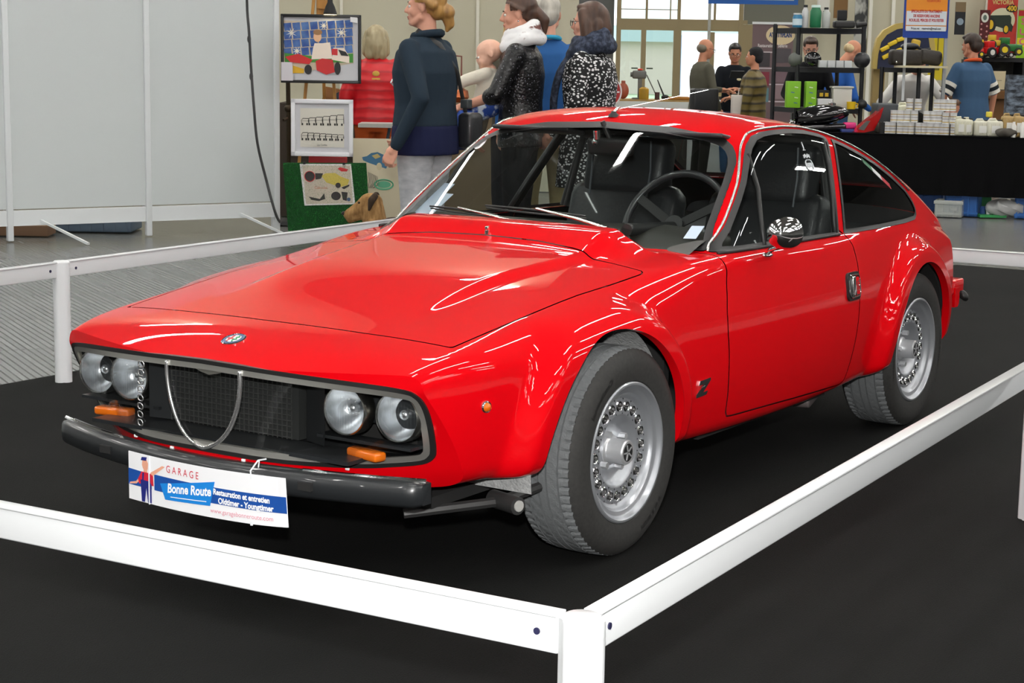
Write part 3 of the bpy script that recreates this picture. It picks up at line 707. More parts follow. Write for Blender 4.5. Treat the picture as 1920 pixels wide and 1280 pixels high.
mb.box((-.93, 0, .73), (.08, 1.16, .19), bev=.03); mb.build('dashboard', mat('dash_vinyl', (.022, .021, .016), .5, coat=.15), car, 50)
cw = Vector((-1.00, .345, .825)); e = Matrix.Translation(cw) @ Matrix.Rotation(-.42, 4, 'Y')
mb = MB(); mb.T = e; ring = [(0, .19*math.cos(t), .19*math.sin(t)) for t in np.linspace(0, 2*PI, 49)[:-1]]; mb.tube(ring, .0125, 10, closed=True); sw = mb.build('steering_wheel', mat('leather', (.02, .02, .022), .35, coat=.3), car, smooth=True)
mb = MB(); mb.T = e
for a in (0, 2.1, -2.1): mb.box((.008, .09*math.sin(a+PI/2*0)*1 if a else 0, -.09*math.cos(a) if a else -.09), (.006, .03, .18), (a if a else 0, 0, 0))
mb.build('wheel_spokes', mat('spoke_black', (.03, .03, .03), .3, .6), sw, smooth=False)
mb = MB(); mb.T = e; mb.lathe([(.03, -.01), (.035, .02), (.0, .03)], axis='x', n=20); mb.cyl((.0, 0, 0), (.3, 0, -.12), .02); mb.build('steering_column', m_blk, sw)
mb = MB(); mb.box((-1.115, .02, 1.075), (.035, .17, .062), (0, .2, .1), .014); mb.cyl((-1.11, .02, 1.10), (-1.09, .0, 1.16), .009); o = mb.build('rear_view_mirror', m_blk, car, 60)
mb = MB(); mb.cyl((-1.07, -.01, 1.13), (-1.075, -.01, 1.10), .012); mb.ball((-1.08, -.02, 1.09), .013); mb.build('mirror_stalk', chrome, o)
mb = MB(); mb.tube([(-1.75, .56, .80), (-1.79, .50, 1.08), (-1.79, 0, 1.12), (-1.79, -.50, 1.08), (-1.75, -.56, .80)], .018, 10); mb.build('roll_hoop', m_blk, car)
mb = MB()
for y in (-.30, .30): mb = MB(); mb.box((-1.15, y, 1.12), (.12, .32, .015), (0, -.15, 0), .006); mb.build('sun_visor', m_vinyl, car, 50)
mb = MB(); mb.box((-2.25, 0, .70), (.85, 1.10, .05), bev=.02); mb.build('parcel_shelf', m_vinyl, car, 50)
# stickers on glass
def ws_patch(name, y, z, w, h, mats, fn=None, rot=0):
    mb = MB()
    def P(a, b):
        ca, sa = math.cos(rot), math.sin(rot); yy = y+a*ca-b*sa; zz = z+a*sa+b*ca; lo, hi = -1.4, -.4
        for _ in range(36):
            m_ = (lo+hi)/2
            if F_green(m_, yy, zz) < 0: lo = m_
            else: hi = m_
        return (lo+.003, yy, zz)
    return mb, P
mb, P = ws_patch('s', -.505, 1.075, 0, 0, 0, rot=-.6)
for k, (a, b, m_) in enumerate(((.036, .024, 0), (.012, .008, 1))):
    c = [P(a*math.cos(t), b*math.sin(t)) for t in np.linspace(0, 2*PI, 25)[:-1]]; mb.m = m_; mb.add([(x_+.001*k, y_, z_) for x_, y_, z_ in c], [tuple(range(24))])
mb.build('windshield_sticker', [H('E8E6E8', .5), H('C02030', .5)], car, smooth=False)['label'] = 'white oval sticker with a red centre'
mb, P = ws_patch('s', .548, .84, 0, 0, 0); mb.add([P(-.018, -.018), P(.018, -.018), P(.018, .018), P(-.018, .018)], [(0, 1, 2, 3)]); mb.build('insurance_sticker', H('B8C8DC', .5), car, smooth=False)
mb = MB()
for k, (y0, y1, z0, z1) in enumerate(((-.56, -.50, .835, .93), (-.55, -.46, .83, .90))): mb.add([(wsx(y0, z0)-.02, y0, z0), (wsx(y1, z0)-.03, y1, z0), (wsx(y1, z1)-.03, y1*.96, z1), (wsx(y0, z1)-.02, y0*.96, z1)], [(0, 1, 2, 3)])
mb.build('paper_behind_glass', H('AEBCD0', .3), car, smooth=False)
# tricolour strip seen in the quarter window
for nm, c, a, b in (('green_stripe', '1A6038', .0, .33), ('white_stripe', 'D8D8D8', .33, .66), ('red_stripe', 'B01828', .66, 1.)):
    mb = MB(); A = Vector((-1.97, 0, 1.03)); B = Vector((-2.17, 0, .925))
    q = []
    for t, w in ((a, 0), (b, 0), (b, -.022), (a, -.022)): p = A.lerp(B, t); q.append(onside(p.x+w*.3, p.z+w, 1, .0015)[0])
    mb.add(q, [(0, 1, 2, 3)]); mb.build('tricolour_'+nm, H(c, .4), car, smooth=False)
p, n = onside(-1.50, 1.03, 1, .0015); M = frame_on(p, n); mb = MB(); mb.T = M
mb.tube([(x_, y_-.01, 0) for x_, y_ in rrect(.052, .038, .016)], .0018, 5, closed=True)
for k in range(5): mb.box((-.02+.01*k, .022+.003*(k % 2), 0), (.006, .012, .001))
for k in range(4): mb.box((-.015+.010*k, -.01, 0), (.006, .016, .001))
mb.tube([(0, .075, 0), (.0, .05, 0), (-.008, .045, 0), (.008, .045, 0)], .0015, 5); mb.build('window_decal', H('D8DCE0', .5), car, smooth=False)['label'] = 'small white crest decal on the door window'
# ---------- advertising sign hung under the grille ----------
sign = empty('garage_sign', (.90, .05, .20), 0, 'white and blue rectangular card with garage lettering tied over the front bumper', 'sign')
Wn, Hn = .53, .128
def SP(u, v, h=0.):   # u,v in metres from the left/bottom, as seen from the front (left = car's right)
    y = -.205+u; b = 0
    curl = .012*max(0, (u-.42)/.11)**2
    tl = .0*u
    return (.962-.20*(y-.0)**2+h-curl*.9*(1-v/Hn)+.012*math.exp(-((u-.10)/.12)**2)*0 - .00*v, y, .208+v-.010*(u/Wn)*.0-.004*math.sin(u/Wn*PI))
def spoly(mb, P, h, m=0, sub=.011):
    """polygon on the card, cut into strips so that it follows the curve"""
    mb.m = m; us = [p[0] for p in P]; n = max(1, int((max(us)-min(us))/sub)); bm = bmesh.new()
    f = bm.faces.new([bm.verts.new((a, b, 0)) for a, b in P])
    for k in range(1, n):
        x_ = min(us)+(max(us)-min(us))*k/n; bmesh.ops.bisect_plane(bm, geom=bm.verts[:]+bm.edges[:]+bm.faces[:], plane_co=(x_, 0, 0), plane_no=(1, 0, 0))
    bm.verts.index_update(); mb.add([SP(v.co.x, v.co.y, h) for v in bm.verts], [tuple(v.index for v in f.verts) for f in bm.faces]); bm.free()
mb = MB(); n = 24
for h, fl in ((0, 0), (-.002, 1)):
    mb.add([SP(Wn*i/n, v, h) for i in range(n+1) for v in (0, Hn)], [(2*i, 2*i+2, 2*i+3, 2*i+1) for i in range(n)])
inv = Matrix.Translation((-.90, -.05, -.20))
def sfin(mb, name, m, label=None):
    o = mb.build(name, m, sign, smooth=False); o.data.transform(inv)
    if label: o['label'] = label
    return o
sfin(mb, 'card', H('F0F1F4', .35))
mb = MB(); spoly(mb, [(0, .040), (.09, .040), (.09, .080), (0, .083)], .0010); spoly(mb, [(.10, .040), (.53, .036), (.53, .079), (.31, .080), (.10, .082)], .0010); sfin(mb, 'blue_band', H('1D4FA0', .4))
mb = MB(); spoly(mb, [(.140, .022), (.297, .030), (.313, .095), (.122, .062)], .0015); sfin(mb, 'blue_panel', H('1F86DC', .4))
def stext(name, body, u, v, size, col, rot=0, bold=0, sx=1, shear=0, sp=None):
    V, F = text_vf(body, size, 'LEFT', shear=shear, bold=bold, sx=sx); mb = MB(); c, s_ = math.cos(rot), math.sin(rot)
    mb.add([SP(u+a*c-b*s_, v+a*s_+b*c, .0022) for a, b, _ in V], F); sfin(mb, name, H(col, .5))
stext('garage_lettering', 'G A R A G E', .145, .104, .027, 'C8283C', -.02, 0, .80)
stext('route_lettering', 'Bonne Route', .148, .0530, .034, 'FFFFFF', .09, .0010, .84, .2)
stext('service_lettering', 'Restauration et entretien', .308, .0690, .0210, 'FFFFFF', -.02, .0007, .82); stext('era_lettering', 'Oldtimer - Youngtimer', .324, .0470, .0210, 'FFFFFF', -.01, .0007, .86)
stext('web_lettering', 'www.garagebonneroute.com', .298, .0190, .0170, 'D88898', .0, 0, .98)
mb = MB(); spoly(mb, [(.160, .0315), (.285, .0385), (.285, .0405), (.160, .0335)], .0022); sfin(mb, 'underline', H('FFFFFF', .5))
mb = MB()      # drawn mechanic
spoly(mb, [(.058, .090), (.076, .090), (.078, .106), (.072, .116), (.056, .113), (.054, .100)], .0013, 0); spoly(mb, [(.004, .041), (.032, .046), (.045, .056), (.040, .062), (.030, .052), (.006, .046)], .0013, 0); spoly(mb, [(.088, .072), (.140, .108), (.130, .109), (.086, .084)], .0013, 0); spoly(mb, [(.060, .08), (.074, .08), (.074, .094), (.060, .094)], .0012, 0)
spoly(mb, [(.042, .048), (.098, .050), (.096, .076), (.084, .082), (.052, .082), (.038, .060)], .0014, 1)
spoly(mb, [(.052, .002), (.064, .002), (.070, .040), (.076, .002), (.090, .003), (.090, .052), (.084, .060), (.058, .060), (.048, .060)], .0017, 2); spoly(mb, [(.050, .112), (.070, .113), (.074, .123), (.054, .121)], .0017, 2); spoly(mb, [(.054, .058), (.060, .058), (.062, .080), (.056, .080)], .0018, 2); spoly(mb, [(.080, .058), (.086, .058), (.084, .080), (.078, .080)], .0018, 2)
sfin(mb, 'mechanic_drawing', [H('E8A88C', .5), H('D02038', .5), H('20287A', .5)])
mb = MB(); p = SP(.43, Hn, .002); mb.tube([(p[0], p[1], p[2]-.012), (p[0]+.004, p[1]+.001, p[2]+.01), (p[0]-.03, p[1]-.004, p[2]+.030), (p[0]-.06, p[1]-.004, p[2]+.028)], .0022, 6); mb.tube([(p[0]-.03, p[1], p[2]+.030), (p[0]-.01, p[1]+.015, p[2]+.018)], .0018, 6)
p = SP(.43, 0, .002); mb.box((p[0], p[1], p[2]+.002), (.004, .006, .01)); p = SP(.082, Hn/2, .002); mb.box((p[0], p[1], p[2]), (.003, .003, .13)); sfin(mb, 'cable_tie', H('E8ECF0', .4))
# ================= hall =================
def S(d): return d/FPX
YAW = CP[3]; RZ = math.atan2(-math.cos(YAW), math.sin(YAW))   # local +x to the right of the view, local +y away
def item(name, px, py, d, label=None, cat=None, group=None, z=None, turn=0.):
    p = pix(px, py, d)
    if z is not None: p.z = z
    return empty(name, p, RZ+turn, label, cat, group)
def single(mb, name, mats, px, py, d, label, cat, group=None, z=None, turn=0., smooth=40):
    """a thing that is one mesh, modelled around its own base point"""
    o = mb.build(name, mats, None, smooth); p = pix(px, py, d)
    if z is not None: p.z = z
    o.location = p; o.rotation_euler = (0, 0, RZ+turn); return prop(o, label, cat, group)
# --- floor ---
def floor_mat():
    m = bpy.data.materials.new('hall_tile_floor'); m.use_nodes = True; nt = m.node_tree; b = nt.nodes['Principled BSDF']; L = nt.links
    tc = nt.nodes.new('ShaderNodeTexCoord'); mp = nt.nodes.new('ShaderNodeMapping'); mp.inputs['Rotation'].default_value = (0, 0, 1.087); L.new(tc.outputs['Object'], mp.inputs[0])
    br = nt.nodes.new('ShaderNodeTexBrick'); br.inputs['Scale'].default_value = 1; br.inputs['Brick Width'].default_value = .93; br.inputs['Row Height'].default_value = .0335; br.inputs['Mortar Size'].default_value = .0048; br.inputs['Mortar Smooth'].default_value = .3; br.offset = .0
    br.inputs['Color1'].default_value = (.20, .205, .20, 1); br.inputs['Color2'].default_value = (.165, .17, .165, 1); br.inputs['Mortar'].default_value = (.022, .018, .010, 1)
    L.new(mp.outputs[0], br.inputs[0]); L.new(br.outputs[0], b.inputs['Base Color']); b.inputs['Roughness'].default_value = .24; b.inputs['Specular IOR Level'].default_value = .28
    bp = nt.nodes.new('ShaderNodeBump'); bp.inputs['Strength'].default_value = .25; bp.inputs['Distance'].default_value = .004; L.new(br.outputs['Fac'], bp.inputs['Height']); bp.invert = True; L.new(bp.outputs[0], b.inputs['Normal']); return m
mb = MB(); mb.box((0, 16, -.03), (60, 54, .04)); o = mb.build('floor', floor_mat(), None, False); o.location = (CC.x, CC.y, 0); o.rotation_euler = (0, 0, RZ); prop(o, kind='structure')
m_carpet = mat('black_carpet', (.0062, .0065, .0062), .9, spec=.12, bump=(220, .35), noise=(1.2, (.010, .010, .0095), .35, .7))
mb = MB(); mb.prism([(8, -2.62), (8, 9), (-7.75, 9), (-7.75, -1.10), (-7.4, -1.2), (-5, -2.95), (-1, -2.62)], -.008, .0); mb.prism([(8, -2.62), (8, 9), (2.4, 9), (2.4, -2.62)], .0, .0008)
prop(mb.build('floor_carpet', m_carpet, None, False), 'black carpet laid under the red car and the white barrier', 'carpet')
# --- white barrier around the car ---
m_white = mat('white_lacquer', (.70, .72, .735), .28, coat=.4); m_white2 = mat('white_post', (.72, .74, .755), .35)
A0 = Vector((1.905, 1.775, 0)); U = Vector((-.9973, -.0739, 0)); Vv_ = Vector((.052, -.9986, 0))
def rail(name, a, b, label):
    d = (b-a).normalized(); n = Vector((-d.y, d.x, 0)); mb = MB(); L_ = (b-a).length; ang = math.atan2(d.y, d.x)
    mb.box((L_/2, 0, .472), (L_-.075, .022, .066), bev=.004); mb.box((L_/2, 0, .504), (L_-.075, .034, .006), bev=.002)
    o = mb.build(name, m_white, None, 40); o.location = a; o.rotation_euler = (0, 0, ang); prop(o, label, 'rail')
    mb = MB()
    for t in (.075, L_-.075): mb.cyl((t, -.013, .472), (t, .013, .472), .006, n=10)
    for k, t in enumerate((.075, L_-.075)):
        mb = MB(); mb.cyl((t, -.0135, .472), (t, .0135, .472), .006, n=10); mb.build('screw', mat('screw_dark', (.02, .02, .06), .4), o)
    return o
def post(p, ang, label, h=.507, grp=None):
    mb = MB(); prof = []
    for k in range(4):
        a = PI/2*k
        for q in (-.5, -.2, .2, .5): prof.append((.0365*math.cos(a+q)*(1.06 if abs(q) < .3 else 1), .0365*math.sin(a+q)*(1.06 if abs(q) < .3 else 1)))
        prof.append((.031*math.cos(a+PI/4), .031*math.sin(a+PI/4)))
    mb.prism(prof, 0, h-.004); mb.lathe([(.033, h-.004), (.028, h+.002), (.001, h+.003)], n=24)
    o = mb.build('barrier_post', m_white2, None, 50); o.location = p; o.rotation_euler = (0, 0, ang); prop(o, label, 'post', grp)
P_ = {}
FR = A0+Vv_*2.03; FL = A0+Vv_*4.06
Rm = A0+U*3.02; Rf = A0+U*6.0; Lm = Vector((-.885, -2.475, 0)); Lf = Vector((-3.90, -2.70, 0)); Bm = Rf+Vv_*2.0
L0 = Lm-(Lf-Lm)
post(A0, .06, 'white barrier post at the nearest corner, in front of the car'); post(Rm, .07, 'white barrier post at the right edge, level with the car door'); post(Rf, .07, 'white barrier post behind the tail of the car on the right')
post(Lm, .07, 'white barrier post left of the headlamps of the car'); post(Lf, .07, 'white barrier post hidden behind the windscreen of the car'); post(FR, .07, 'white barrier post on the front rail, left of the near corner')
rail('barrier_rail', A0, FR, 'white rail crossing the bottom left in front of the bumper'); rail('barrier_rail', A0, Rm, 'white rail running along the near side of the car')
rail('barrier_rail', Rm, Rf, 'white rail continuing behind the right-hand post'); rail('barrier_rail', Rf, Bm, 'short stretch of white rail behind the tail of the car'); rail('barrier_rail', L0, Lm, 'white rail at the far left edge, left of its post'); rail('barrier_rail', Lm, Lf, 'long white rail behind the bonnet of the car')
# --- white exhibition partition ---
m_panel = mat('partition_white', (.60, .64, .64), .45); m_pfr = mat('partition_frame', (.74, .77, .78), .35)
pa = Vector((-4.49, -6.98, 0)); pd = Vector((-1.90, .87, 0)); pd = pd/2; part = empty('partition_wall', pa, 0, 'long white exhibition partition of framed panels at left', 'partition')
wlen = pd.length; ang = math.atan2(pd.y, pd.x)
part.rotation_euler = (0, 0, ang); HP = 3.2
for k in range(-5, 3):
    mb = MB(); mb.box((k*wlen, 0, HP/2), (.045, .05, HP), bev=.008); mb.box((k*wlen, .027, HP/2), (.012, .006, HP)); mb.build('upright', m_pfr, part, 40)
    if k < 2:
        x0 = k*wlen; mb = MB(); mb.box((x0+wlen/2, 0, HP/2+.08), (wlen-.04, .012, HP-.30)); mb.build('panel', m_panel, part, False)
        mb = MB(); mb.box((x0+wlen/2, 0, .165), (wlen-.045, .026, .11), bev=.003); mb.box((x0+wlen/2, 0, .113), (wlen-.045, .034, .008)); mb.build('bottom_rail', m_pfr, part, False)
for k, t in ((0, .33), (1, .84), (-1, .5)):
    mb = MB(); mb.box((k*wlen+t, -.20, .075), (.02, .50, .016), (.30, 0, .5)); mb.build('support_strut', m_pfr, part, False)
for k in (0, 1):
    for s_ in (-1, 1):
        mb = MB(); mb.cyl((k*wlen+s_*.033, .012, .19), (k*wlen+s_*.033, .035, .19), .009, n=8); mb.cyl((k*wlen+s_*.033, .012, .225), (k*wlen+s_*.033, .03, .225), .006, n=8); mb.build('panel_clip', mat('zinc', (.3, .3, .3), .35, .9), part)
# return end of the partition
mb = MB(); mb.box((2*wlen, 1.0*0+.03, HP/2), (.05, .05, HP), bev=.006); mb.build('end_post', m_pfr, part, 40)
cab = [pix(462, -375, 12.6), pix(462, -180, 12.8), pix(463, 0, 13.0), pix(467, 60, 12.95), pix(471, 130, 12.95), pix(476, 200, 12.9), pix(483, 270, 12.9), pix(500, 340, 12.9), pix(512, 385, 12.85), pix(520, 408, 12.85), pix(526, 417, 12.85)]
mb = MB(); mb.tube(cr(cab, 5), .0095, 8); mb.ball(cab[4]+Vector((0, 0, -.05)), (.014, .014, .03), 8, 6); mb.ball(cab[3]+Vector((0, 0, -.05)), (.014, .014, .03), 8, 6)
prop(mb.build('electric_cable', m_blk, None), 'black cable hanging down the right end of the white partition', 'cable')
mb = MB(); mb.box((0, 0, .045), (.62, .40, .09), bev=.012)
for k in range(7): mb.box((-.27+.09*k, -.203, .05), (.012, .01, .08))
single(mb, 'storage_crate', H('66788C', .5), 182, 441, 13.9, 'blue grey plastic crate seen under the white partition', 'crate', z=0.)
mb = MB(); mb.box((0, 0, .04), (.46, .24, .08), bev=.006); single(mb, 'cardboard_box', H('8A6A52', .8), 40, 446, 13.45, 'flat brown box under the partition at the far left', 'box', z=0.)
# --- shell of the hall ---
m_beige = mat('beige_wall', hexc('C2BDA6'), .8, noise=(.5, hexc('B4AF98'), .3, .8)); m_ceil = mat('ceiling_grey', (.16, .16, .15), .9); m_mull = mat('bronze_frame', (.26, .20, .10), .5)
def wallbox(name, p, rz, w, h, t=.1, m=m_beige, z0=0):
    mb = MB(); mb.box((0, 0, z0+h/2), (w, t, h)); o = mb.build(name, m, None, False); o.location = (p.x, p.y, 0); o.rotation_euler = (0, 0, rz); prop(o, kind='structure'); return o
p = pix(260, 250, 18.5); wallbox('wall_left', p, RZ, 1640*S(18.5), 6.95)
for px in (640, 893):
    q = pix(px, 250, 18.42); mb = MB(); mb.box((0, 0, 2.5), (.03, .02, 5)); o = mb.build('trim_1' if px < 700 else 'trim_2', H('D8D4C4', .5), None, False); o.location = (q.x, q.y, 0); o.rotation_euler = (0, 0, RZ); prop(o, kind='structure')
DR = 27.
p = pix(1950, 250, DR); wallbox('wall_right', p, RZ, 752*S(DR)+1.2, 6.95)
m_dwall = mat('hall_cladding', (.11, .11, .105), .85)
def wl(name, x, y, w, rz, h=6.95, z0=0): c = Vector((CC.x, CC.y, 0))+Vector((math.cos(RZ)*x-math.sin(RZ)*y, math.sin(RZ)*x+math.cos(RZ)*y, 0)); wallbox(name, c, RZ+rz, w, h, .1, m_dwall, z0)
wl('wall_near', 0, -10.5, 60, 0); wl('wall_side_1', -17, 16, 53, PI/2); wl('wall_side_2', 24, 16, 53, PI/2); wl('wall_rear_1', -12.75, 42.4, 30, 0); wl('wall_rear_2', 18.0, 42.4, 24.5, 0)
for i, px in enumerate((1622, 1664, 1838, 1912)):
    q = pix(px, 250, DR-.08); mb = MB(); mb.box((0, 0, 2.8), (.05, .03, 5.6)); o = mb.build('trim_%d' % (i+3), H('E4E2D6', .5), None, False); o.location = (q.x, q.y, 0); o.rotation_euler = (0, 0, RZ); prop(o, kind='structure')
# dark service zone between the glass doors and the right wall
# far glass front
DG = 42.; s_ = S(DG)
sky_m = mat('daylight_sky', (0, 0, 0), 1, emit=(.82, .93, 1.0), es=1.5)
def gx_(px): return (px-1275)*s_
gf_ = item('glass_front', 1275, 300, DG, z=0.); prop(gf_, kind='structure'); gf_.name = 'wall_back'
def zpx(py): return pix(1275, py, DG).z
mb = MB()
for a, b, y0, y1 in ((1150, 1158, -340, 300), (1262, 1268, -340, 300), (1196, 1205, 58, 300), (1256, 1262, 58, 300), (1268, 1270, 58, 300), (1320, 1332, 60, 300), (1376, 1384, -340, 300), (1384, 1412, 45, 300), (1203, 1207, -340, 38), (1248, 1250, -340, 38), (1329, 1333, -340, 38), (1150, 1392, -60, -52)):
    mb.box((gx_((a+b)/2), 0, (zpx(y0)+max(0, zpx(y1)))/2), ((b-a)*s_, .12, zpx(y0)-max(0, zpx(y1))))
for a, b, y0, y1 in ((1150, 1392, 37, 58), (1150, 1262, 19, 20.5)): mb.box((gx_((a+b)/2), .02, (zpx(y0)+zpx(y1))/2), ((b-a)*s_, .14, zpx(y0)-zpx(y1)))
o = mb.build('window_frame', m_mull, gf_, False)
m_frost = mat('frosted_pane', (.85, .88, .90), .6, emit=(.86, .91, .95), es=.95)  # pane emission stands in for bright daylight coming through the frosting
for k, (a, b, y0, y1) in enumerate(((1272, 1320, 60, 300), (1332, 1376, 62, 300), (1270, 1329, -340, 37), (1333, 1385, -340, 37))):
    mb = MB(); mb.box((gx_((a+b)/2), .03, (zpx(y0)+max(zpx(y1), 0))/2), ((b-a)*s_, .02, zpx(y0)-max(zpx(y1), 0))); mb.build('frosted_pane', m_frost, gf_, False)
for k, (a, b, y0, y1) in enumerate(((1158, 1196, 58, 300), (1205, 1256, 58, 300), (1158, 1262, -340, 37))):
    mb = MB(); mb.box((gx_((a+b)/2), .03, (zpx(y0)+max(zpx(y1), 0))/2), ((b-a)*s_, .01, zpx(y0)-max(zpx(y1), 0))); mb.build('glass_pane', m_glass, gf_, False)
mb = MB()
for px in (1185, 1213): mb.box((gx_(px), -.05, zpx(129)), (12*s_, .03, 2.4*s_))
mb.build('push_bar', H('20301C', .5), gf_, False)
mb = MB(); mb.box((gx_(1398), 0, zpx(120)), (28*s_, .1, 150*s_)); mb.build('grey_cladding', H('A8A896', .7), gf_, False)
mb = MB(); mb.box((gx_(1440), .05, 4.2), (110*s_, .1, 5.6)); mb.build('bulkhead', H('6A6A5E', .8), gf_, False)
for px, lb in ((1205, 'green exit sign above the glass doors, the left one'), (1326, 'green exit sign above the frosted doors, the right one')):
    mb = MB(); mb.box((0, 0, 0), (22*s_, .1, 10*s_), bev=.02); o = single(mb, 'exit_sign', [H('B8E890', .5, emit=hexc('9CE86C'), es=.9)], px, 42, DG-.3, lb, 'sign')
    mb = MB(); mb.box((0, -.056, 0), (9*s_, .004, 5*s_)); mb.box((-6*s_, -.056, 0), (1.5*s_, .004, 5*s_)); mb.build('exit_symbol', H('F4FFF0', .5, emit=(1, 1, 1), es=.8), o, False)
# outside: lawn, path, distant building, sky
q = pix(1215, 250, 62); mb = MB(); mb.box((0, 0, -.05), (60, 36, .1)); o = mb.build('lawn', mat('lawn_green', hexc('B8C8A0'), .9, noise=(2, hexc('D2DCC4'), .4, .7)), None, False); o.location = (q.x, q.y, -.02); o.rotation_euler = (0, 0, RZ); prop(o, kind='structure'); o.name = 'ground_outside'
bld = item('distant_building', 1215, 250, 70, 'pale low building outside beyond the glass doors', 'building', z=0.)
mb = MB(); mb.box((0, 0, 1.0), (14, .5, 2.0)); mb.build('wall', H('D8C8BE', .8), bld, False); mb = MB(); mb.box((0, 0, 2.3), (14, 1.2, .6)); mb.build('roof_edge', H('B8C8CC', .8), bld, False)
mb = MB(); mb.box((.95, -2, 1.1), (.22, .2, 2.3)); mb.build('pillar', H('7A94B4', .6), bld, False)
# ceiling with its strip lamps
mb = MB(); mb.box((0, 16, 7.0), (60, 54, .1)); o = mb.build('ceiling', m_ceil, None, False); o.location = (CC.x, CC.y, 0); o.rotation_euler = (0, 0, RZ); prop(o, kind='structure')
m_tube = mat('strip_light', (1, 1, 1), .5, emit=(1, .98, .94), es=64)
nl = 0
for iy in range(12):
    for ix in range(8):
        qx = -13.5+ix*4.4; qy = -6.5+iy*4.1; x_ = CC.x+math.cos(RZ)*qx-math.sin(RZ)*qy; y_ = CC.y+math.sin(RZ)*qx+math.cos(RZ)*qy; nl += 1
        if nl == 1:
            mb = MB(); mb.box((0, 0, .06), (2.6, .22, .05), bev=.01); st = mb.build('ceiling_light', H('D8D8D8', .5), None, 40)
            mb = MB(); mb.box((0, 0, .02), (2.5, .14, .03), bev=.01); mb.build('lamp_tube', m_tube, st, 40); st.location = (x_, y_, 6.6)
            mb = MB()
            for q in (-1, 1): mb.cyl((q, 0, .08), (q, 0, .36), .006, n=6)
            mb.build('suspension_wire', H('808080', .5), st)
            prop(st, 'linear ceiling lamp hanging in rows under the hall roof', 'lamp', 'ceiling lamps of the hall')
        else: o = copytree(st); o.location = (x_, y_, 6.6)
# ================= people =================
def remeshed(mb, name, mats, parent, vox=.008, it=3, fac=.5):
    me = bpy.data.meshes.new('tmp'); me.from_pydata(mb.V, [], mb.F); o = bpy.data.objects.new('tmp', me); COL.objects.link(o)
    r = o.modifiers.new('r', 'REMESH'); r.mode = 'VOXEL'; r.voxel_size = vox
    s = o.modifiers.new('s', 'SMOOTH'); s.factor = fac; s.iterations = it
    dg = bpy.context.evaluated_depsgraph_get(); dg.update(); m2 = bpy.data.meshes.new_from_object(o.evaluated_get(dg)); m2.name = name or 'part'
    bpy.data.objects.remove(o); bpy.data.meshes.remove(me); m2.materials.clear()
    if name is None: return m2
    return link(name, m2, mats, parent, True)
def limb(mb, P, R, n=14):
    """tapered limb through joints with rounded ends and joints"""
    P = [Vector(p) for p in P]
    Q = []; RR = []
    for i in range(len(P)-1):
        for k in range(4): t = k/4; Q.append(P[i].lerp(P[i+1], t)); RR.append(R[i]+(R[i+1]-R[i])*t)
    Q.append(P[-1]); RR.append(R[-1]); mb.tube(Q, RR, n)
    for p, r in zip(P, R): mb.ball(p, r*.99, 12, 8)
def loft(mb, secs, n=20):
    """secs: (centre, rx, ry, yaw) horizontal-ish ellipses"""
    V = []
    for c, rx, ry, yw in secs:
        for k in range(n):
            t = 2*PI*k/n; ex = 2.4; cx = abs(math.cos(t))**(2/ex)*math.copysign(1, math.cos(t)); sy = abs(math.sin(t))**(2/ex)*math.copysign(1, math.sin(t))
            a, b = rx*cx, ry*sy; V.append((c[0]+a*math.cos(yw)-b*math.sin(yw), c[1]+a*math.sin(yw)+b*math.cos(yw), c[2]))
    m = len(secs); F = [(i*n+k, i*n+(k+1) % n, (i+1)*n+(k+1) % n, (i+1)*n+k) for i in range(m-1) for k in range(n)]
    F += [tuple(range(n))[::-1], tuple((m-1)*n+k for k in range(n))]; mb.add(V, F)
def hand_shapes(mb, M, side, curl=.5, spread=.0, grip=0):
    """M: wrist frame, +x to the fingertips, -z palm side, thumb on side*+y"""
    T = mb.T; mb.T = M
    mb.ball((.040, 0, 0), (.050, .039, .014), 14, 8); mb.ball((.070, .002*side, 0), (.028, .040, .012), 14, 8); mb.ball((.03, .022*side, -.008), (.030, .018, .013), 12, 8)
    limb(mb, [(-.03, 0, 0), (.02, 0, 0)], [.026, .024], 12)
    for k, (y, L_, r) in enumerate(((.030, .070, .0083), (.0105, .080, .0086), (-.0105, .074, .0083), (-.030, .058, .0072))):
        p = Vector((.084-.004*abs(k-1.2), y*side, 0)); a = 0; pts = [p]; yw = (1.5-k)*.06*side*(1+spread)
        for j, f in enumerate((.45, .31, .24)):
            a += curl*(.75, .9, .6)[j]*(1+.07*k); d = Vector((math.cos(a)*math.cos(yw), math.sin(yw)*math.cos(a), -math.sin(a))); p = p+d*L_*f; pts.append(p)
        limb(mb, [pts[0]-Vector((.02, 0, 0))]+pts, [r*1.1, r*1.05, r, r*.92, r*.78], 10)
    c = .35+curl*.5
    limb(mb, [(.012, .024*side, -.008), (.040, .044*side, -.016-.01*c), (.064, (.054-.02*c)*side, -.024-.020*c), (.080, (.052-.034*c)*side, -.030-.030*c)], [.014, .0115, .010, .0085], 10)
    mb.T = T
def frame_x(p, d, palm):
    """frame at p with +x along d and -z toward palm"""
    x = Vector(d).normalized(); z = -Vector(palm); z = (z-x*z.dot(x)).normalized(); y = z.cross(x); return Matrix.Translation(p) @ Matrix((x, y, z)).transposed().to_4x4()
SKIN = mat('skin', hexc('D9A088'), .5, spec=.35); SKIN2 = mat('skin_warm', hexc('C88A6C'), .5, spec=.35); SKINB = mat('skin_baby', hexc('E4B49C'), .5, spec=.35)
EYEW = mat('eye_white', (.75, .72, .70), .25); EYED = mat('eye_dark', (.03, .02, .015), .2); LIP = mat('lips', hexc('B8685C'), .45)
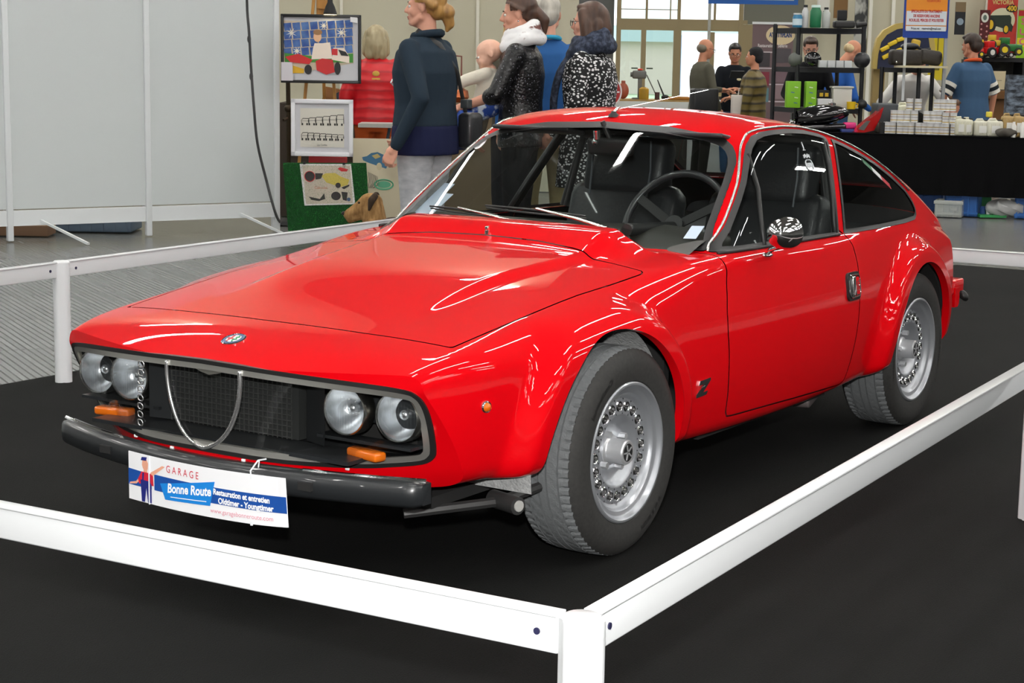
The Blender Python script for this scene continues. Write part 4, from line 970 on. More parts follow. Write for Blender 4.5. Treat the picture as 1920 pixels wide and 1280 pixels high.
def head_shapes(mb, T, s=1., baby=False):
    t0 = mb.T; mb.T = T @ Matrix.Scale(s, 4)
    if baby:
        mb.ball((-.01, 0, .100), (.082, .068, .070)); mb.ball((.030, 0, .060), (.050, .055, .055)); mb.ball((.055, 0, .020), .020); mb.ball((.075, 0, .062), (.010, .009, .008)); mb.ball((.062, 0, .040), (.014, .020, .010))
        for y in (-1, 1): mb.ball((.050, y*.032, .045), (.024, .022, .024)); mb.ball((-.005, y*.068, .072), (.014, .008, .020), 10, 8)
    else:
        mb.ball((-.012, 0, .140), (.094, .075, .084), 20, 14); mb.ball((.030, 0, .100), (.062, .060, .080), 18, 12); mb.ball((.042, 0, .040), (.046, .044, .042), 16, 10)
        mb.ball((.076, 0, .022), (.018, .022, .016), 12, 8)        # chin
        limb(mb, [(.006, .052, .055), (.06, .026, .022)], [.022, .018], 10); limb(mb, [(.006, -.052, .055), (.06, -.026, .022)], [.022, .018], 10)   # jaw
        limb(mb, [(.088, 0, .124), (.108, 0, .088)], [.0085, .0125], 10); mb.ball((.098, .011, .083), .0085, 8, 6); mb.ball((.098, -.011, .083), .0085, 8, 6)   # nose
        for y in (-1, 1):
            mb.ball((.058, y*.038, .085), (.026, .022, .026), 12, 8)   # cheek
            mb.ball((.076, y*.030, .131), (.014, .024, .009), 12, 6)   # brow
            mb.ball((-.004, y*.077, .105), (.018, .009, .031), 10, 8)  # ear
        mb.ball((.086, 0, .056), (.011, .025, .0075), 12, 6); mb.ball((.084, 0, .045), (.011, .021, .0075), 12, 6)
    mb.T = t0
def face_parts(par, T, s=1., baby=False, brow=(.05, .035, .02), glasses=False, lips=None, lids=0):
    Ts = T @ Matrix.Scale(s, 4)
    for y in (-1, 1):
        ex, ez, r = (.0745, .112, .0125) if not baby else (.066, .075, .010)
        mb = MB(); mb.T = Ts; mb.ball((ex, y*(.030 if not baby else .026), ez), (r, r*1.2, r*.8), 12, 8); e = mb.build('eye', EYEW, par, smooth=True)
        mb = MB(); mb.T = Ts; mb.ball((ex+r*.75, y*(.030 if not baby else .026), ez), (.0045, .0062, .0062), 10, 8); mb.build('iris', EYED, e, smooth=True)
        if not baby:
            mb = MB(); mb.T = Ts; mb.tube([(.086, y*.014, .131), (.088, y*.030, .136), (.078, y*.046, .132)], [.0035, .004, .002], 6); mb.build('eyebrow', mat('brow%g' % brow[0], brow, .8), par, smooth=True)
    if not baby:
        mb = MB(); mb.T = Ts; mb.ball((.0935, 0, .056), (.006, .022, .0055), 12, 6); mb.ball((.091, 0, .0465), (.006, .018, .006), 12, 6); mb.build('mouth', lips or LIP, par, smooth=True)
    if glasses:
        mb = MB(); mb.T = Ts
        for y in (-1, 1):
            mb.tube([(.104, y*.033+a, .111+b) for a, b in rrect(.046, .034, .012)], .0022, 6, closed=True); mb.tube([(.104, y*.056, .117), (.05, y*.078, .118), (.0, y*.082, .116)], .002, 6)
        mb.tube([(.104, -.011, .115), (.104, .011, .115)], .002, 6); mb.build('glasses', mat('spectacle', (.02, .015, .02), .3), par)
def mpat(name, c0, c1, scale, thr, rough=.7, stretch=(1, 1, 1), kind='vor'):
    if name in MATS: return MATS[name]
    m = bpy.data.materials.new(name); m.use_nodes = True; nt = m.node_tree; b = nt.nodes['Principled BSDF']; L = nt.links
    tc = nt.nodes.new('ShaderNodeTexCoord'); mp = nt.nodes.new('ShaderNodeMapping'); mp.inputs['Scale'].default_value = stretch; L.new(tc.outputs['Object'], mp.inputs[0])
    if kind == 'vor': n = nt.nodes.new('ShaderNodeTexVoronoi'); n.inputs['Scale'].default_value = scale; out = n.outputs['Distance']
    elif kind == 'wave': n = nt.nodes.new('ShaderNodeTexWave'); n.inputs['Scale'].default_value = scale; n.bands_direction = 'Z'; n.inputs['Distortion'].default_value = 2; out = n.outputs['Fac']
    else: n = nt.nodes.new('ShaderNodeTexNoise'); n.inputs['Scale'].default_value = scale; n.inputs['Detail'].default_value = 3; out = n.outputs['Fac']
    L.new(mp.outputs[0], n.inputs[0]); r = nt.nodes.new('ShaderNodeValToRGB'); r.color_ramp.elements[0].position = thr[0]; r.color_ramp.elements[1].position = thr[1]; r.color_ramp.elements[0].color = (*c0, 1); r.color_ramp.elements[1].color = (*c1, 1)
    L.new(out, r.inputs[0]); L.new(r.outputs[0], b.inputs['Base Color']); b.inputs['Roughness'].default_value = rough
    bp = nt.nodes.new('ShaderNodeBump'); bp.inputs['Strength'].default_value = .3; bp.inputs['Distance'].default_value = .01; L.new(out, bp.inputs['Height']); L.new(bp.outputs[0], b.inputs['Normal'])
    MATS[name] = m; return m
def cloth(name, col, rough=.8, sc=9, st=.5): return mat(name, hexc(col), rough, spec=.25, bump=(sc, st))
def hairm(col, c2):
    return mpat('hair_'+col, hexc(col), hexc(c2), 26, (.25, .8), .45, (1, 1, .22), 'noise')
def person(label, px, d, H_, hd, top, pants, hair, head=(0, 0, 0), lean=0., arms=None, shoes='201C1A', skin=SKIN, vox=.009, girth=1., sleeves='long', collar=None, glasses=False, brow=(.05, .035, .02), hem=.86, puffy=False, coat=False, hands=(.5, .5), nohead=False, cx=0., sit=False, legs=None, leanside=0.):
    s = H_/1.72; q = pix(px, 300, d); base = Vector((q.x, q.y, 0)); rz = YAW+math.radians(hd)
    root = empty('person', base, rz, label, 'person')
    g = girth; V3 = Vector
    def lx(z): return lean*max(0, z-.92)+cx
    def ly(z): return leanside*max(0, z-.92)
    sh = {k: V3((lx(1.38), k*.165*(.94+.06*g)+ly(1.4), 1.372)) for k in (1, -1)}
    A = {k: (arms or {}).get(k) or (V3((lx(1.1)-.02, k*.235*g, 1.12)), V3((lx(1.0)+.05, k*.245*g, .885))) for k in (1, -1)}
    A = {k: (V3(a), V3(b)) for k, (a, b) in A.items()}
    hipz = .90; legs = legs or {k: [(.0, k*.09, .88), (.015, k*.10, .48), (-.02, k*.10, .085)] for k in (1, -1)}
    neck = V3((lx(1.46)-.01, ly(1.46), 1.46)); hp = V3((lx(1.5)+.008+lean*.04, ly(1.5), 1.492)); HT = Matrix.Translation(hp) @ Euler((head[2], head[1], head[0])).to_matrix().to_4x4()
    # ---- the body, one surface
    mb = MB(); mb.T = Matrix.Scale(s, 4)
    loft(mb, [((lx(.84), 0, .84), .085*g, .13*g, 0), ((lx(.95), 0, .95), .098*g, .150*g, 0), ((lx(1.08), ly(1.08), 1.08), .092*g, .128*g, 0), ((lx(1.25), ly(1.25), 1.25), .105*g, .150*g, 0), ((lx(1.36), ly(1.36), 1.37), .088*g, .155, 0), ((lx(1.43), ly(1.43), 1.43), .055, .085, 0)])
    limb(mb, [(lx(1.38)-.01, ly(1.38), 1.38), neck, hp+HT.to_3x3() @ V3((-.012, 0, .05))], [.060, .052, .050])
    for k in (1, -1):
        limb(mb, [sh[k], A[k][0], A[k][1]], [.050, .036, .024]); limb(mb, legs[k], [.075, .048, .034]); 
        an = V3(legs[k][2]); limb(mb, [an, an+V3((.06, 0, -.045)), an+V3((.14, 0, -.06))], [.034, .028, .02])
    if not nohead: mb.T = Matrix.Identity(4); head_shapes(mb, Matrix.Scale(s, 4) @ HT)
    m1 = remeshed(mb, None, None, None, vox)
    mh = MB()
    for k in (1, -1):
        w = A[k][1]*s; dr = (A[k][1]-A[k][0]).normalized(); palm = V3((0, -k, 0)) if abs(dr.z) > .6 else V3((0, 0, -1)) if abs(dr.y) < .8 else V3((-1, 0, 0))
        sub = MB(); hand_shapes(sub, frame_x(w, dr, palm) @ Matrix.Scale(s, 4), 1 if frame_x(w, dr, palm).to_3x3().col[1].dot(V3((1, 0, .5))) > 0 else -1, hands[0 if k > 0 else 1]); mm = remeshed(sub, None, None, None, .0045, 1)
        mh.add([v.co for v in mm.vertices], [tuple(p.vertices) for p in mm.polygons]); bpy.data.meshes.remove(mm)
    bm = bmesh.new(); bm.from_mesh(m1); t = bpy.data.meshes.new('t'); t.from_pydata(mh.V, [], mh.F); bm.from_mesh(t); bm.to_mesh(m1); bm.free(); bpy.data.meshes.remove(t); bpy.data.meshes
    m1.name = 'body'; body = link('body', m1, skin, root, True)
    SM = Matrix.Scale(s, 4)
    if not nohead:
        face_parts(body, SM @ HT, 1, brow=brow, glasses=glasses)
    # ---- garments
    o_ = .014; mb = MB(); mb.T = SM; pz = .02 if puffy else 0; hz = hem
    secs = []
    if hz < .9: secs += [((lx(hz), 0, hz), .120*g+pz+(.03 if coat else 0), .172*g+pz+(.03 if coat else 0), 0)]
    secs += [((lx(.95), 0, .95), .118*g+pz, .172*g+pz, 0), ((lx(1.08), ly(1.08), 1.08), .112*g+pz, .152*g+pz, 0), ((lx(1.25), ly(1.25), 1.25), .124*g+pz, .168*g+pz, 0), ((lx(1.36), ly(1.36), 1.36), .106*g+pz*.6, .178*(.6+.4*g), 0), ((lx(1.405), ly(1.405), 1.412), .086, .135, 0), ((lx(1.435), ly(1.435), 1.452), .062, .078, 0)]
    loft(mb, secs)
    for k in (1, -1):
        e_, w_ = A[k]; wl = e_.lerp(w_, .93)
        if sleeves == 'long': limb(mb, [sh[k], e_, wl], [.061+pz*.6, .050+pz*.6, .036+pz*.5])
        elif sleeves == 'short': limb(mb, [sh[k], sh[k].lerp(e_, .85)], [.068, .062])
        elif sleeves == 'mid': limb(mb, [sh[k], e_, e_.lerp(w_, .15)], [.064, .052, .052])
        elif sleeves == 'none': pass
    remeshed(mb, 'top_garment', top, root, max(vox, .009), 8, .6)
    if collar:
        mb = MB(); mb.T = SM; c0, w0 = collar; mb.tube([(neck.x+.075*math.cos(a)+.0, neck.y+.075*math.sin(a), 1.452+.012*math.cos(a)*-1) for a in np.linspace(0, 2*PI, 25)[:-1]], w0, 8, closed=True); mb.build('collar', c0, root, smooth=True)
    mb = MB(); mb.T = SM; loft(mb, [((0+cx, 0, .80), .095*g, .150*g, 0), ((cx, 0, .90), .112*g, .162*g, 0), ((lx(1.0), 0, 1.0), .100*g, .145*g, 0)])
    for k in (1, -1):
        L3 = [V3(v) for v in legs[k]]; limb(mb, [L3[0], L3[1], L3[1].lerp(L3[2], .93)], [.092*g, .066, .055])
    remeshed(mb, 'trousers', pants, root, max(vox, .010))
    for k in (1, -1):
        an = V3(legs[k][2]); mb = MB(); mb.T = SM; limb(mb, [an+V3((-.03, 0, -.035)), an+V3((.06, 0, -.04)), an+V3((.16, 0, -.05))], [.042, .042, .032]); mb.box(tuple(an+V3((.06, 0, -.078))), (.26, .08, .016), bev=.006); remeshed(mb, 'shoe', H(shoes, .6), root, .010)
    if hair: hair(root, SM @ HT, vox)
    return root, SM, HT, A, sh, s
def hair_fn(kind, m, fringe=True):
    def f(root, T, vox):
        mb = MB(); mb.T = T
        if kind in ('short', 'crop', 'cap'):
            mb.ball((-.022, 0, .152), (.096, .083, .086), 20, 14); mb.ball((-.055, 0, .105), (.062, .074, .075), 16, 10)
            if kind == 'short': mb.ball((.040, 0, .205), (.050, .062, .026), 14, 8); mb.ball((.0, 0, .21), (.06, .06, .035), 14, 8)
        elif kind == 'balding': 
            mb.ball((-.050, 0, .105), (.066, .080, .058), 16, 10)
        elif kind == 'bob':
            mb.ball((-.018, 0, .150), (.102, .090, .092), 20, 14)
            for y in (-1, 1): limb(mb, [(.02, y*.070, .165), (.005, y*.086, .10), (-.005, y*.085, .0), (-.01, y*.07, -.04)], [.034, .036, .038, .022])
            limb(mb, [(-.07, 0, .15), (-.085, 0, .06), (-.075, 0, -.03)], [.06, .058, .035]); limb(mb, [(-.06, .05, .1), (-.06, .055, -.025)], [.045, .04]); limb(mb, [(-.06, -.05, .1), (-.06, -.055, -.025)], [.045, .04])
            mb.ball((.035, .02, .205), (.036, .055, .022), 12, 8)
        elif kind == 'bun':
            mb.ball((-.024, 0, .150), (.100, .085, .090), 20, 14); mb.ball((-.070, 0, .100), (.050, .066, .062), 14, 10); mb.ball((.012, 0, .205), (.050, .066, .026), 14, 8)
            for y in (-1, 1): limb(mb, [(.04, y*.060, .175), (-.01, y*.078, .145), (-.06, y*.066, .12)], [.018, .022, .03])
            mb.ball((-.125, -.015, .085), (.040, .045, .042), 14, 10); limb(mb, [(-.12, -.02, .07), (-.13, -.03, .02), (-.12, -.02, -.015)], [.036, .030, .012])
        elif kind == 'tied':
            mb.ball((-.020, 0, .150), (.099, .083, .090), 20, 14); mb.ball((-.060, 0, .110), (.058, .068, .062), 14, 10); mb.ball((.015, 0, .205), (.050, .062, .026), 14, 8)
            for y in (-1, 1): limb(mb, [(.055, y*.055, .175), (.02, y*.073, .155), (-.03, y*.075, .125)], [.016, .018, .02])
            limb(mb, [(-.11, 0, .12), (-.15, 0, .06), (-.14, 0, -.02)], [.026, .03, .012])
        elif kind == 'long':
            mb.ball((-.02, 0, .150), (.102, .090, .092), 20, 14)
            for y in (-1, 0, 1): limb(mb, [(-.04, y*.07, .15), (-.05, y*.085, 0), (-.05, y*.09, -.16)], [.045, .045, .03])
        # keep the face free: trim vertices in front of the hairline
        o = remeshed(mb, 'hair', m, root, min(vox, .007), 2)
        inv = T.inverted(); me = o.data; bm = bmesh.new(); bm.from_mesh(me); kill = []
        for v in bm.verts:
            p = inv @ v.co; hl = .168 if kind != 'balding' else .12
            if p.x > .045 and p.z < hl+ (p.x-.045)*.4 and abs(p.y) < (.070 if kind == 'bob' else .09): kill.append(v)
            elif p.z < .02 and kind in ('short', 'crop', 'cap', 'balding'): kill.append(v)
            elif kind in ('short', 'crop', 'bun', 'tied', 'balding') and p.x > -.022 and p.z < .128 and abs(p.y) > .05: kill.append(v)
        bmesh.ops.delete(bm, geom=kill, context='VERTS'); bm.to_mesh(me); bm.free(); return o
    return f
def pz(py, d): return pix(960, py, d).z
W1 = 'FFFFFF'
# 1 woman in navy
navy = cloth('navy_sweat', '22303C', .85, 7, .8); jeans = mpat('grey_denim', hexc('9A9CA0'), hexc('B8BABC'), 14, (.3, .75), .85, (1, 1, 2.2), 'noise')
r1 = person('woman with pinned-up blonde hair in a navy sweatshirt and pale grey jeans, seen from behind', 797, 10.2, 1.76, 60, navy, jeans, hair_fn('bun', hairm('8A6434', 'C89A58')), head=(.32, .0, 0), vox=.008, girth=1.28,
    arms={1: ((-.13, .25, 1.11), (.02, .275, .84)), -1: ((.04, -.25, 1.10), (.22, -.16, .90))}, hands=(.9, .8), hem=.90, collar=(navy, .022))
root, SM, HT, A, sh, s1 = r1
mb = MB(); mb.T = SM; loft(mb, [((0, 0, .80), .158, .222, 0), ((0, 0, .86), .158, .224, 0), ((0, 0, .95), .152, .222, 0), ((0, 0, 1.0), .13, .19, 0)]); remeshed(mb, 'shirt_hem', cloth('dark_blue_shirt', '141A3C', .8), root, .010)
mb = MB(); mb.T = SM; mb.tube([(.0, .085, 1.475), (.10, .03, 1.42), (.145, -.06, 1.28), (.12, -.22, 1.02)], .016, 8, flat=.25); mb.tube([(.0, .085, 1.475), (-.11, .03, 1.40), (-.155, -.08, 1.25), (-.12, -.24, 1.0)], .016, 8, flat=.25)
bag = mb.build('strap', m_blk, None); bag.name = 'shoulder_bag_strap'; b1 = empty('shoulder_bag', root.location, root.rotation_euler.z, 'black bag with cross-body strap worn by the woman in navy', 'bag'); bag.parent = b1; bag.name = 'strap'
mb = MB(); mb.T = SM; mb.box((-.17, -.20, .93), (.10, .14, .20), bev=.03); mb.build('pouch', m_vinyl, b1); mb = MB(); mb.T = SM; mb.box((-.19, -.12, 1.08), (.05, .05, .05), bev=.006); mb.build('buckle', H('3A3E40', .3), b1)
mb = MB(); mb.T = SM @ Matrix.Translation((.13, .09, 1.19)); mb.tube([(0.02, -.03, 0), (.03, .0, .015), (0.02, .03, 0), (.022, .0, -.015)], .006, 6, closed=True); mb.build('chest_print', H('E8E8E8', .6), root)
# 2 red vest
redv = mpat('quilted_red', hexc('C8101C'), hexc('A80A18'), 4.2, (.75, 1.), .45, (1, 1, 1), 'wave')
r2 = person('person with a grey-blond bob in a quilted red body warmer, seen from behind', 704, 14.75, 1.60, 5, redv, cloth('rust_trousers', '9A4418', .9), hair_fn('bob', hairm('8C7C58', 'B8AC8C')), girth=1.12, vox=.011, puffy=True, skin=SKIN2)
mb = MB(); mb.T = r2[1] @ Matrix.Translation((-.152, 0, 1.30)); mb.ball((0, 0, .01), (.006, .032, .024), 12, 8); mb.box((0, 0, -.035), (.006, .07, .016)); mb.build('back_emblem', H('C8A040', .6), r2[0])
# 3 mother with the baby
blk_seq = mpat('black_sequin', hexc('9A9AA8'), hexc('0A0A0C'), 60, (.10, .22), .35)
r3 = person('woman in a sparkly black cardigan and white patterned scarf holding a baby', 975, 10.9, 1.745, 78, blk_seq, cloth('black_jeans', '0E0F14', .9), hair_fn('tied', hairm('3A2820', '5C4030')), head=(.12, .12, 0), vox=.008, girth=1.1, hem=.82, brow=(.03, .02, .012),
    arms={1: ((.10, .25, 1.13), (.34, .13, 1.05)), -1: ((.10, -.20, 1.13), (.33, -.06, .98))}, sleeves='mid', hands=(.55, .6))
scarf = mpat('white_scarf', hexc('ECECEC'), hexc('7A5048'), 14, (.62, .68), .8, (1, 1, 1), 'noise')
def scarfmesh(R, m, name, r=.05, drop=None, k=1.):
    root, SM, HT = R[0], R[1], R[2]; mb = MB(); mb.T = SM; c = HT.to_translation()
    for j in range(3):
        mb.tube([(c.x-.012+(.078+.012*j)*math.cos(a)*k, c.y+(.080+.014*j)*math.sin(a)*k, c.z+.012-.034*j-.030*math.cos(a)+.008*math.sin(3*a+j)) for a in np.linspace(0, 2*PI, 29)[:-1]], [r*(.62+.06*j+.08*math.sin(5*a+2*j)) for a in np.linspace(0, 2*PI, 29)[:-1]], 10, closed=True)
    if drop:
        for P in drop: mb.tube(cr(P, 4), .045, 10, flat=.45)
    return remeshed(mb, name, m, root, .009, 2)
scarfmesh(r3, scarf, 'scarf', .055)
mb = MB(); mb.T = r3[1] @ r3[2]; mb.ball((0, .086, .068), .006, 8, 6); mb.build('earring', chrome, r3[0])
# baby in her arms
bz = r3[0]; babyM = r3[0]
bl = empty('person', r3[0].location+Vector((-.06*math.cos(r3[0].rotation_euler.z), -.06*math.sin(r3[0].rotation_euler.z), .03)), r3[0].rotation_euler.z, 'bald baby in a cream sweater carried on the woman\'s arm, one hand stretched out', 'person')
mb = MB(); limb(mb, [(.27, .02, 1.06), (.245, .03, 1.19), (.24, .03, 1.26)], [.070, .068, .035]); limb(mb, [(.26, .08, 1.24), (.37, .12, 1.20), (.475, .13, 1.15)], [.030, .026, .020]); limb(mb, [(.26, -.03, 1.24), (.33, -.08, 1.16)], [.030, .024])
limb(mb, [(.27, .07, 1.03), (.38, .13, .98), (.36, .14, .84)], [.045, .038, .026]); limb(mb, [(.27, -.02, 1.03), (.38, -.05, .98), (.40, -.05, .85)], [.045, .038, .026])
HB = Matrix.Translation((.235, .035, 1.275)) @ Euler((0.1, .25, .35)).to_matrix().to_4x4(); head_shapes(mb, HB, 1.0, True); m1 = remeshed(mb, None, None, None, .006)
sub = MB(); hand_shapes(sub, frame_x(Vector((.475, .13, 1.15)), (.9, .05, -.3), (0, 0, -1)) @ Matrix.Scale(.5, 4), 1, .5); mm = remeshed(sub, None, None, None, .003, 1); bm = bmesh.new(); bm.from_mesh(m1); bm.from_mesh(mm); bm.to_mesh(m1); bm.free(); m1.name = 'body'
bb = link('body', m1, SKINB, bl, True); face_parts(bb, HB, 1., True)
mb = MB(); limb(mb, [(.27, .02, 1.07), (.245, .03, 1.18), (.245, .03, 1.235)], [.085, .082, .052]); limb(mb, [(.26, .08, 1.235), (.37, .12, 1.20), (.455, .128, 1.158)], [.044, .038, .030]); limb(mb, [(.26, -.03, 1.24), (.32, -.07, 1.17)], [.04, .034]); remeshed(mb, 'sweater', cloth('cream_knit', 'D8D2C2', .9, 30, .4), bl, .008)
mb = MB(); limb(mb, [(.27, .07, 1.03), (.38, .13, .98), (.365, .14, .87)], [.062, .052, .040]); limb(mb, [(.27, -.02, 1.03), (.38, -.05, .98), (.40, -.05, .88)], [.062, .052, .040]); mb.ball((.27, .025, 1.03), (.09, .10, .06)); remeshed(mb, 'trousers', mpat('baby_trousers', hexc('24489A'), hexc('C8D4E0'), 16, (.5, .6), .8, (1, 1, 1), 'noise'), bl, .009)
for k, p in enumerate(((.365, .14, .815), (.41, -.05, .82))):
    mb = MB(); limb(mb, [p, Vector(p)+Vector((.06, 0, -.01))], [.034, .026]); remeshed(mb, 'shoe', H('1C2A58', .7), bl, .008)
mb = MB(); mb.ball((0, 0, 0), (.022, .03, .026), 12, 8); mb.tube([(0, 0, -.02), (.01, 0, -.05), (-.01, .01, -.06)], .006, 6); o = mb.build('baby_mitten', H('E88AA0', .6), bl); o.location = (.505, .135, 1.15)
# 5 blonde behind, 6 grey-haired man, 7 woman in dotted coat
r5 = person('person with long blonde hair standing mostly hidden behind the woman with the baby', 965, 12.1, 1.68, 30, cloth('grey_jumper', '5A5448', .9), cloth('dark_trousers', '1A1A20', .9), hair_fn('long', hairm('A88040', 'D8B878')), vox=.012)
blue = cloth('blue_jumper', '2C5C96', .9, 20, .3)
r6 = person('grey-haired man in a blue jumper and khaki trousers with his back turned', 1022, 11.5, 1.76, 12, blue, mpat('khaki', hexc('8A7A52'), hexc('A89870'), 8, (.3, .75), .9, (1, 1, 1), 'noise'), hair_fn('short', hairm('8E8A80', 'D0CCC0')), girth=1.15, head=(-.2, .1, 0), collar=(H('2A9AC0', .8), .014), vox=.009)
dots = mpat('dotted_coat', hexc('E6E6E6'), hexc('0A0A0C'), 46, (.36, .42), .8, (1, 1, 1.5))
r7 = person('woman with a brown bob, glasses, dark scarf and black coat covered with white dots', 1103, 11.0, 1.70, 68, dots, cloth('dark_trousers', '1A1A20', .9), hair_fn('bob', hairm('3A261C', '5E4232')), head=(.1, .05, 0), girth=1.3, hem=.60, coat=True, glasses=True, vox=.009,
    arms={1: ((-.02, .27, 1.12), (.16, .22, .92)), -1: ((.03, -.25, 1.12), (.16, -.2, .93))})
scarfmesh(r7, mpat('dark_scarf', hexc('1C2434'), hexc('4A5266'), 40, (.4, .7), .9, (1, 1, 1), 'noise'), 'scarf', .062, [[(.07, .05, 1.45), (.16, .10, 1.30), (.20, .10, 1.12), (.19, .09, .98)]], 1.1)
# far group
gry = cloth('grey_coat', '5A584C', .9)
r8 = person('bald man with glasses in a long grey coat carrying a black shoulder bag', 1312, 20., 1.60, -70, gry, cloth('black_trs', '15140F', .9), hair_fn('balding', hairm('6A6050', '8A8070')), glasses=True, vox=.013, girth=1.12, hem=.70, coat=True, skin=SKIN2, head=(0, .25, 0),
    arms={1: ((.10, .24, 1.12), (.33, .12, 1.12)), -1: ((.03, -.25, 1.10), (.14, -.20, .88))})
mb = MB(); mb.box((-.10, -.27, .92), (.30, .12, .28), bev=.02); q = r8[0]; o = mb.build('messenger_bag', m_vinyl, None); o.location = q.location; o.rotation_euler = q.rotation_euler; prop(o, 'black bag hanging at the hip of the man in the grey coat', 'bag')
r9 = person('dark-haired man with glasses in a black polo with a round badge and blue jeans', 1371, 20.9, 1.56, 165, cloth('black_polo', '11151C', .9), cloth('blue_jeans', '3A5E86', .9), hair_fn('short', hairm('15110E', '2A221C')), glasses=True, vox=.013, skin=SKIN2, head=(.2, .3, 0), sleeves='short',
    arms={1: ((.12, .22, 1.13), (.30, .06, 1.15)), -1: ((.12, -.22, 1.13), (.30, -.02, 1.12))})
mb = MB(); mb.T = r9[1] @ Matrix.Translation((.115, .08, 1.27)); mb.ball((0, 0, 0), (.01, .03, .02), 10, 6); mb.build('badge', H('D8D0A8', .6), r9[0])
olive = mpat('olive_puffer', hexc('6A5A28'), hexc('2A220C'), 3.6, (.6, .98), .5, (1, 1, 1), 'wave')
r10 = person('person in a dark knitted hat and olive quilted coat with a white paper bag', 1408, 19.6, 1.51, 70, olive, cloth('black_trs', '15140F', .9), hair_fn('cap', mat('knit_black', (.012, .012, .014), .95, bump=(60, .4))), vox=.013, girth=1.15, puffy=True, hem=.66, skin=SKIN2,
    arms={1: ((.02, .25, 1.12), (.06, .25, .87)), -1: ((.12, -.2, 1.12), (.30, -.1, 1.10))})
mb = MB(); mb.box((0, 0, .13), (.26, .12, .26), bev=.01); mb.tube([(-.06, 0, .26), (-.05, 0, .33), (.05, 0, .33), (.06, 0, .26)], .006, 6); single(mb, 'paper_bag', H('D8D0C8', .7), 1393, 215, 19.45, 'white paper bag hanging beside the olive coat', 'bag', z=pz(217, 19.4)-.0)
mb = MB(); mb.box((0, 0, 0), (.16, .01, .09), (.5, 0, .3)); single(mb, 'phone', m_blk, 1382, 133, 20.1, 'small black phone between the three people talking', 'phone', z=pz(133, 20.1))
# stall people
r11 = person('dark-haired man with glasses bending forward behind the upper shelf', 1512, 18.6, 1.62, 165, cloth('dark_fleece', '17171A', .9), cloth('black_trs', '15140F', .9), hair_fn('short', hairm('2A1C14', '4A3424')), glasses=True, vox=.013, lean=.25, cx=-.08, head=(.2, .35, 0), arms={1: ((.05, .26, 1.1), (.25, .15, 1.0)), -1: ((.05, -.26, 1.1), (.25, -.15, 1.0))})
r12 = person('fair balding man in a bright blue shirt leaning over behind the shelf', 1563, 19.4, 1.62, -75, cloth('bright_blue', '2A5CA8', .85), cloth('blue_jeans', '3A5E86', .9), hair_fn('balding', hairm('B09468', 'D8C498')), vox=.013, lean=.42, cx=-.15, girth=1.15, head=(0, .6, 0), skin=SKIN2, arms={1: ((.05, .26, 1.05), (.30, .2, .90)), -1: ((.10, -.26, 1.05), (.36, -.15, .92))})
r13 = person('person in a white T-shirt bending down behind the low black rack', 1702, 18.8, 1.50, 178, cloth('white_tee', 'E0DED8', .9), cloth('black_trs', '15140F', .9), hair_fn('short', hairm('2A1C14', '4A3424')), vox=.013, lean=.85, cx=-.2, girth=1.25, sleeves='short', head=(0, .9, 0), arms={1: ((.22, .42, 1.05), (.30, .34, .85)), -1: ((.18, -.42, 1.05), (.26, -.34, .85))})
bl2 = cloth('slate_jersey', '3E5A78', .9, 12, .3)
r14 = person('young man in a slate-blue jersey with striped sleeves and orange collar, seen from behind', 1813, 17.8, 1.66, 22, bl2, cloth('navy_trs', '1A2440', .9), hair_fn('short', hairm('1C120C', '3A2618')), vox=.010, girth=1.22, collar=(H('D8521C', .8), .018), head=(.35, .15, 0), skin=SKIN2, sleeves='short', hem=.74,
    arms={1: ((.02, .30, 1.11), (.14, .26, .90)), -1: ((-.01, -.28, 1.12), (.03, -.28, .88))})
for k in (1, -1):
    e = r14[3][k][0]; s0 = r14[4][k]
    for j, (t, c) in enumerate(((.62, 'E8E4D8'), (.76, '101820'), (.90, 'E8E4D8'))):
        mb = MB(); mb.T = r14[1]; a = s0.lerp(e, t-.065); b = s0.lerp(e, t+.065); mb.cyl(a, b, .071, .069, 20); mb.build('sleeve_stripe', H(c, .85), r14[0], smooth=40)
r15 = person('child with brown hair looking down between the pole and the jerrycans', 1780, 17.5, 1.03, -62, cloth('white_child_top', 'E0DED8', .9), cloth('blue_jeans', '3A5E86', .9), hair_fn('short', hairm('4A3020', '6A4A30')), vox=.010, head=(0, .35, 0), skin=SKIN2)
# ---- dog ----
fur = mpat('terrier_fur', hexc('7A5830'), hexc('B8905C'), 40, (.3, .8), .95, (1, 1, .4), 'noise'); furd = mpat('terrier_saddle', hexc('2A2018'), hexc('4A3826'), 40, (.3, .8), .95, (1, 1, .4), 'noise')
dd = 11.6; q = pix(704, 430, dd); dog = empty('dog', (q.x, q.y, 0), YAW+math.radians(90), 'tan rough-haired terrier with a dark ear sitting beside the green grass board', 'dog')
hz = pz(392, dd)-0.0
mb = MB()
loft(mb, [((-.12, 0, .02), .16, .13, 0), ((-.13, 0, .14), .15, .13, 0), ((-.05, 0, .28), .12, .11, 0), ((.0, 0, hz-.14), .085, .085, 0)])
for y in (-1, 1):
    limb(mb, [(.02, y*.07, .28), (.05, y*.07, .14), (.05, y*.07, .03)], [.05, .034, .028]); limb(mb, [(.05, y*.07, .025), (.09, y*.07, .02)], [.028, .024])
    limb(mb, [(-.15, y*.10, .14), (-.02, y*.14, .16), (-.10, y*.13, .05)], [.08, .055, .03]); limb(mb, [(-.10, y*.13, .03), (.0, y*.13, .022)], [.03, .026])
limb(mb, [(-.26, 0, .08), (-.34, 0, .14), (-.36, 0, .24)], [.03, .022, .015])
limb(mb, [(.0, 0, hz-.12), (.02, 0, hz+.0)], [.08, .075])
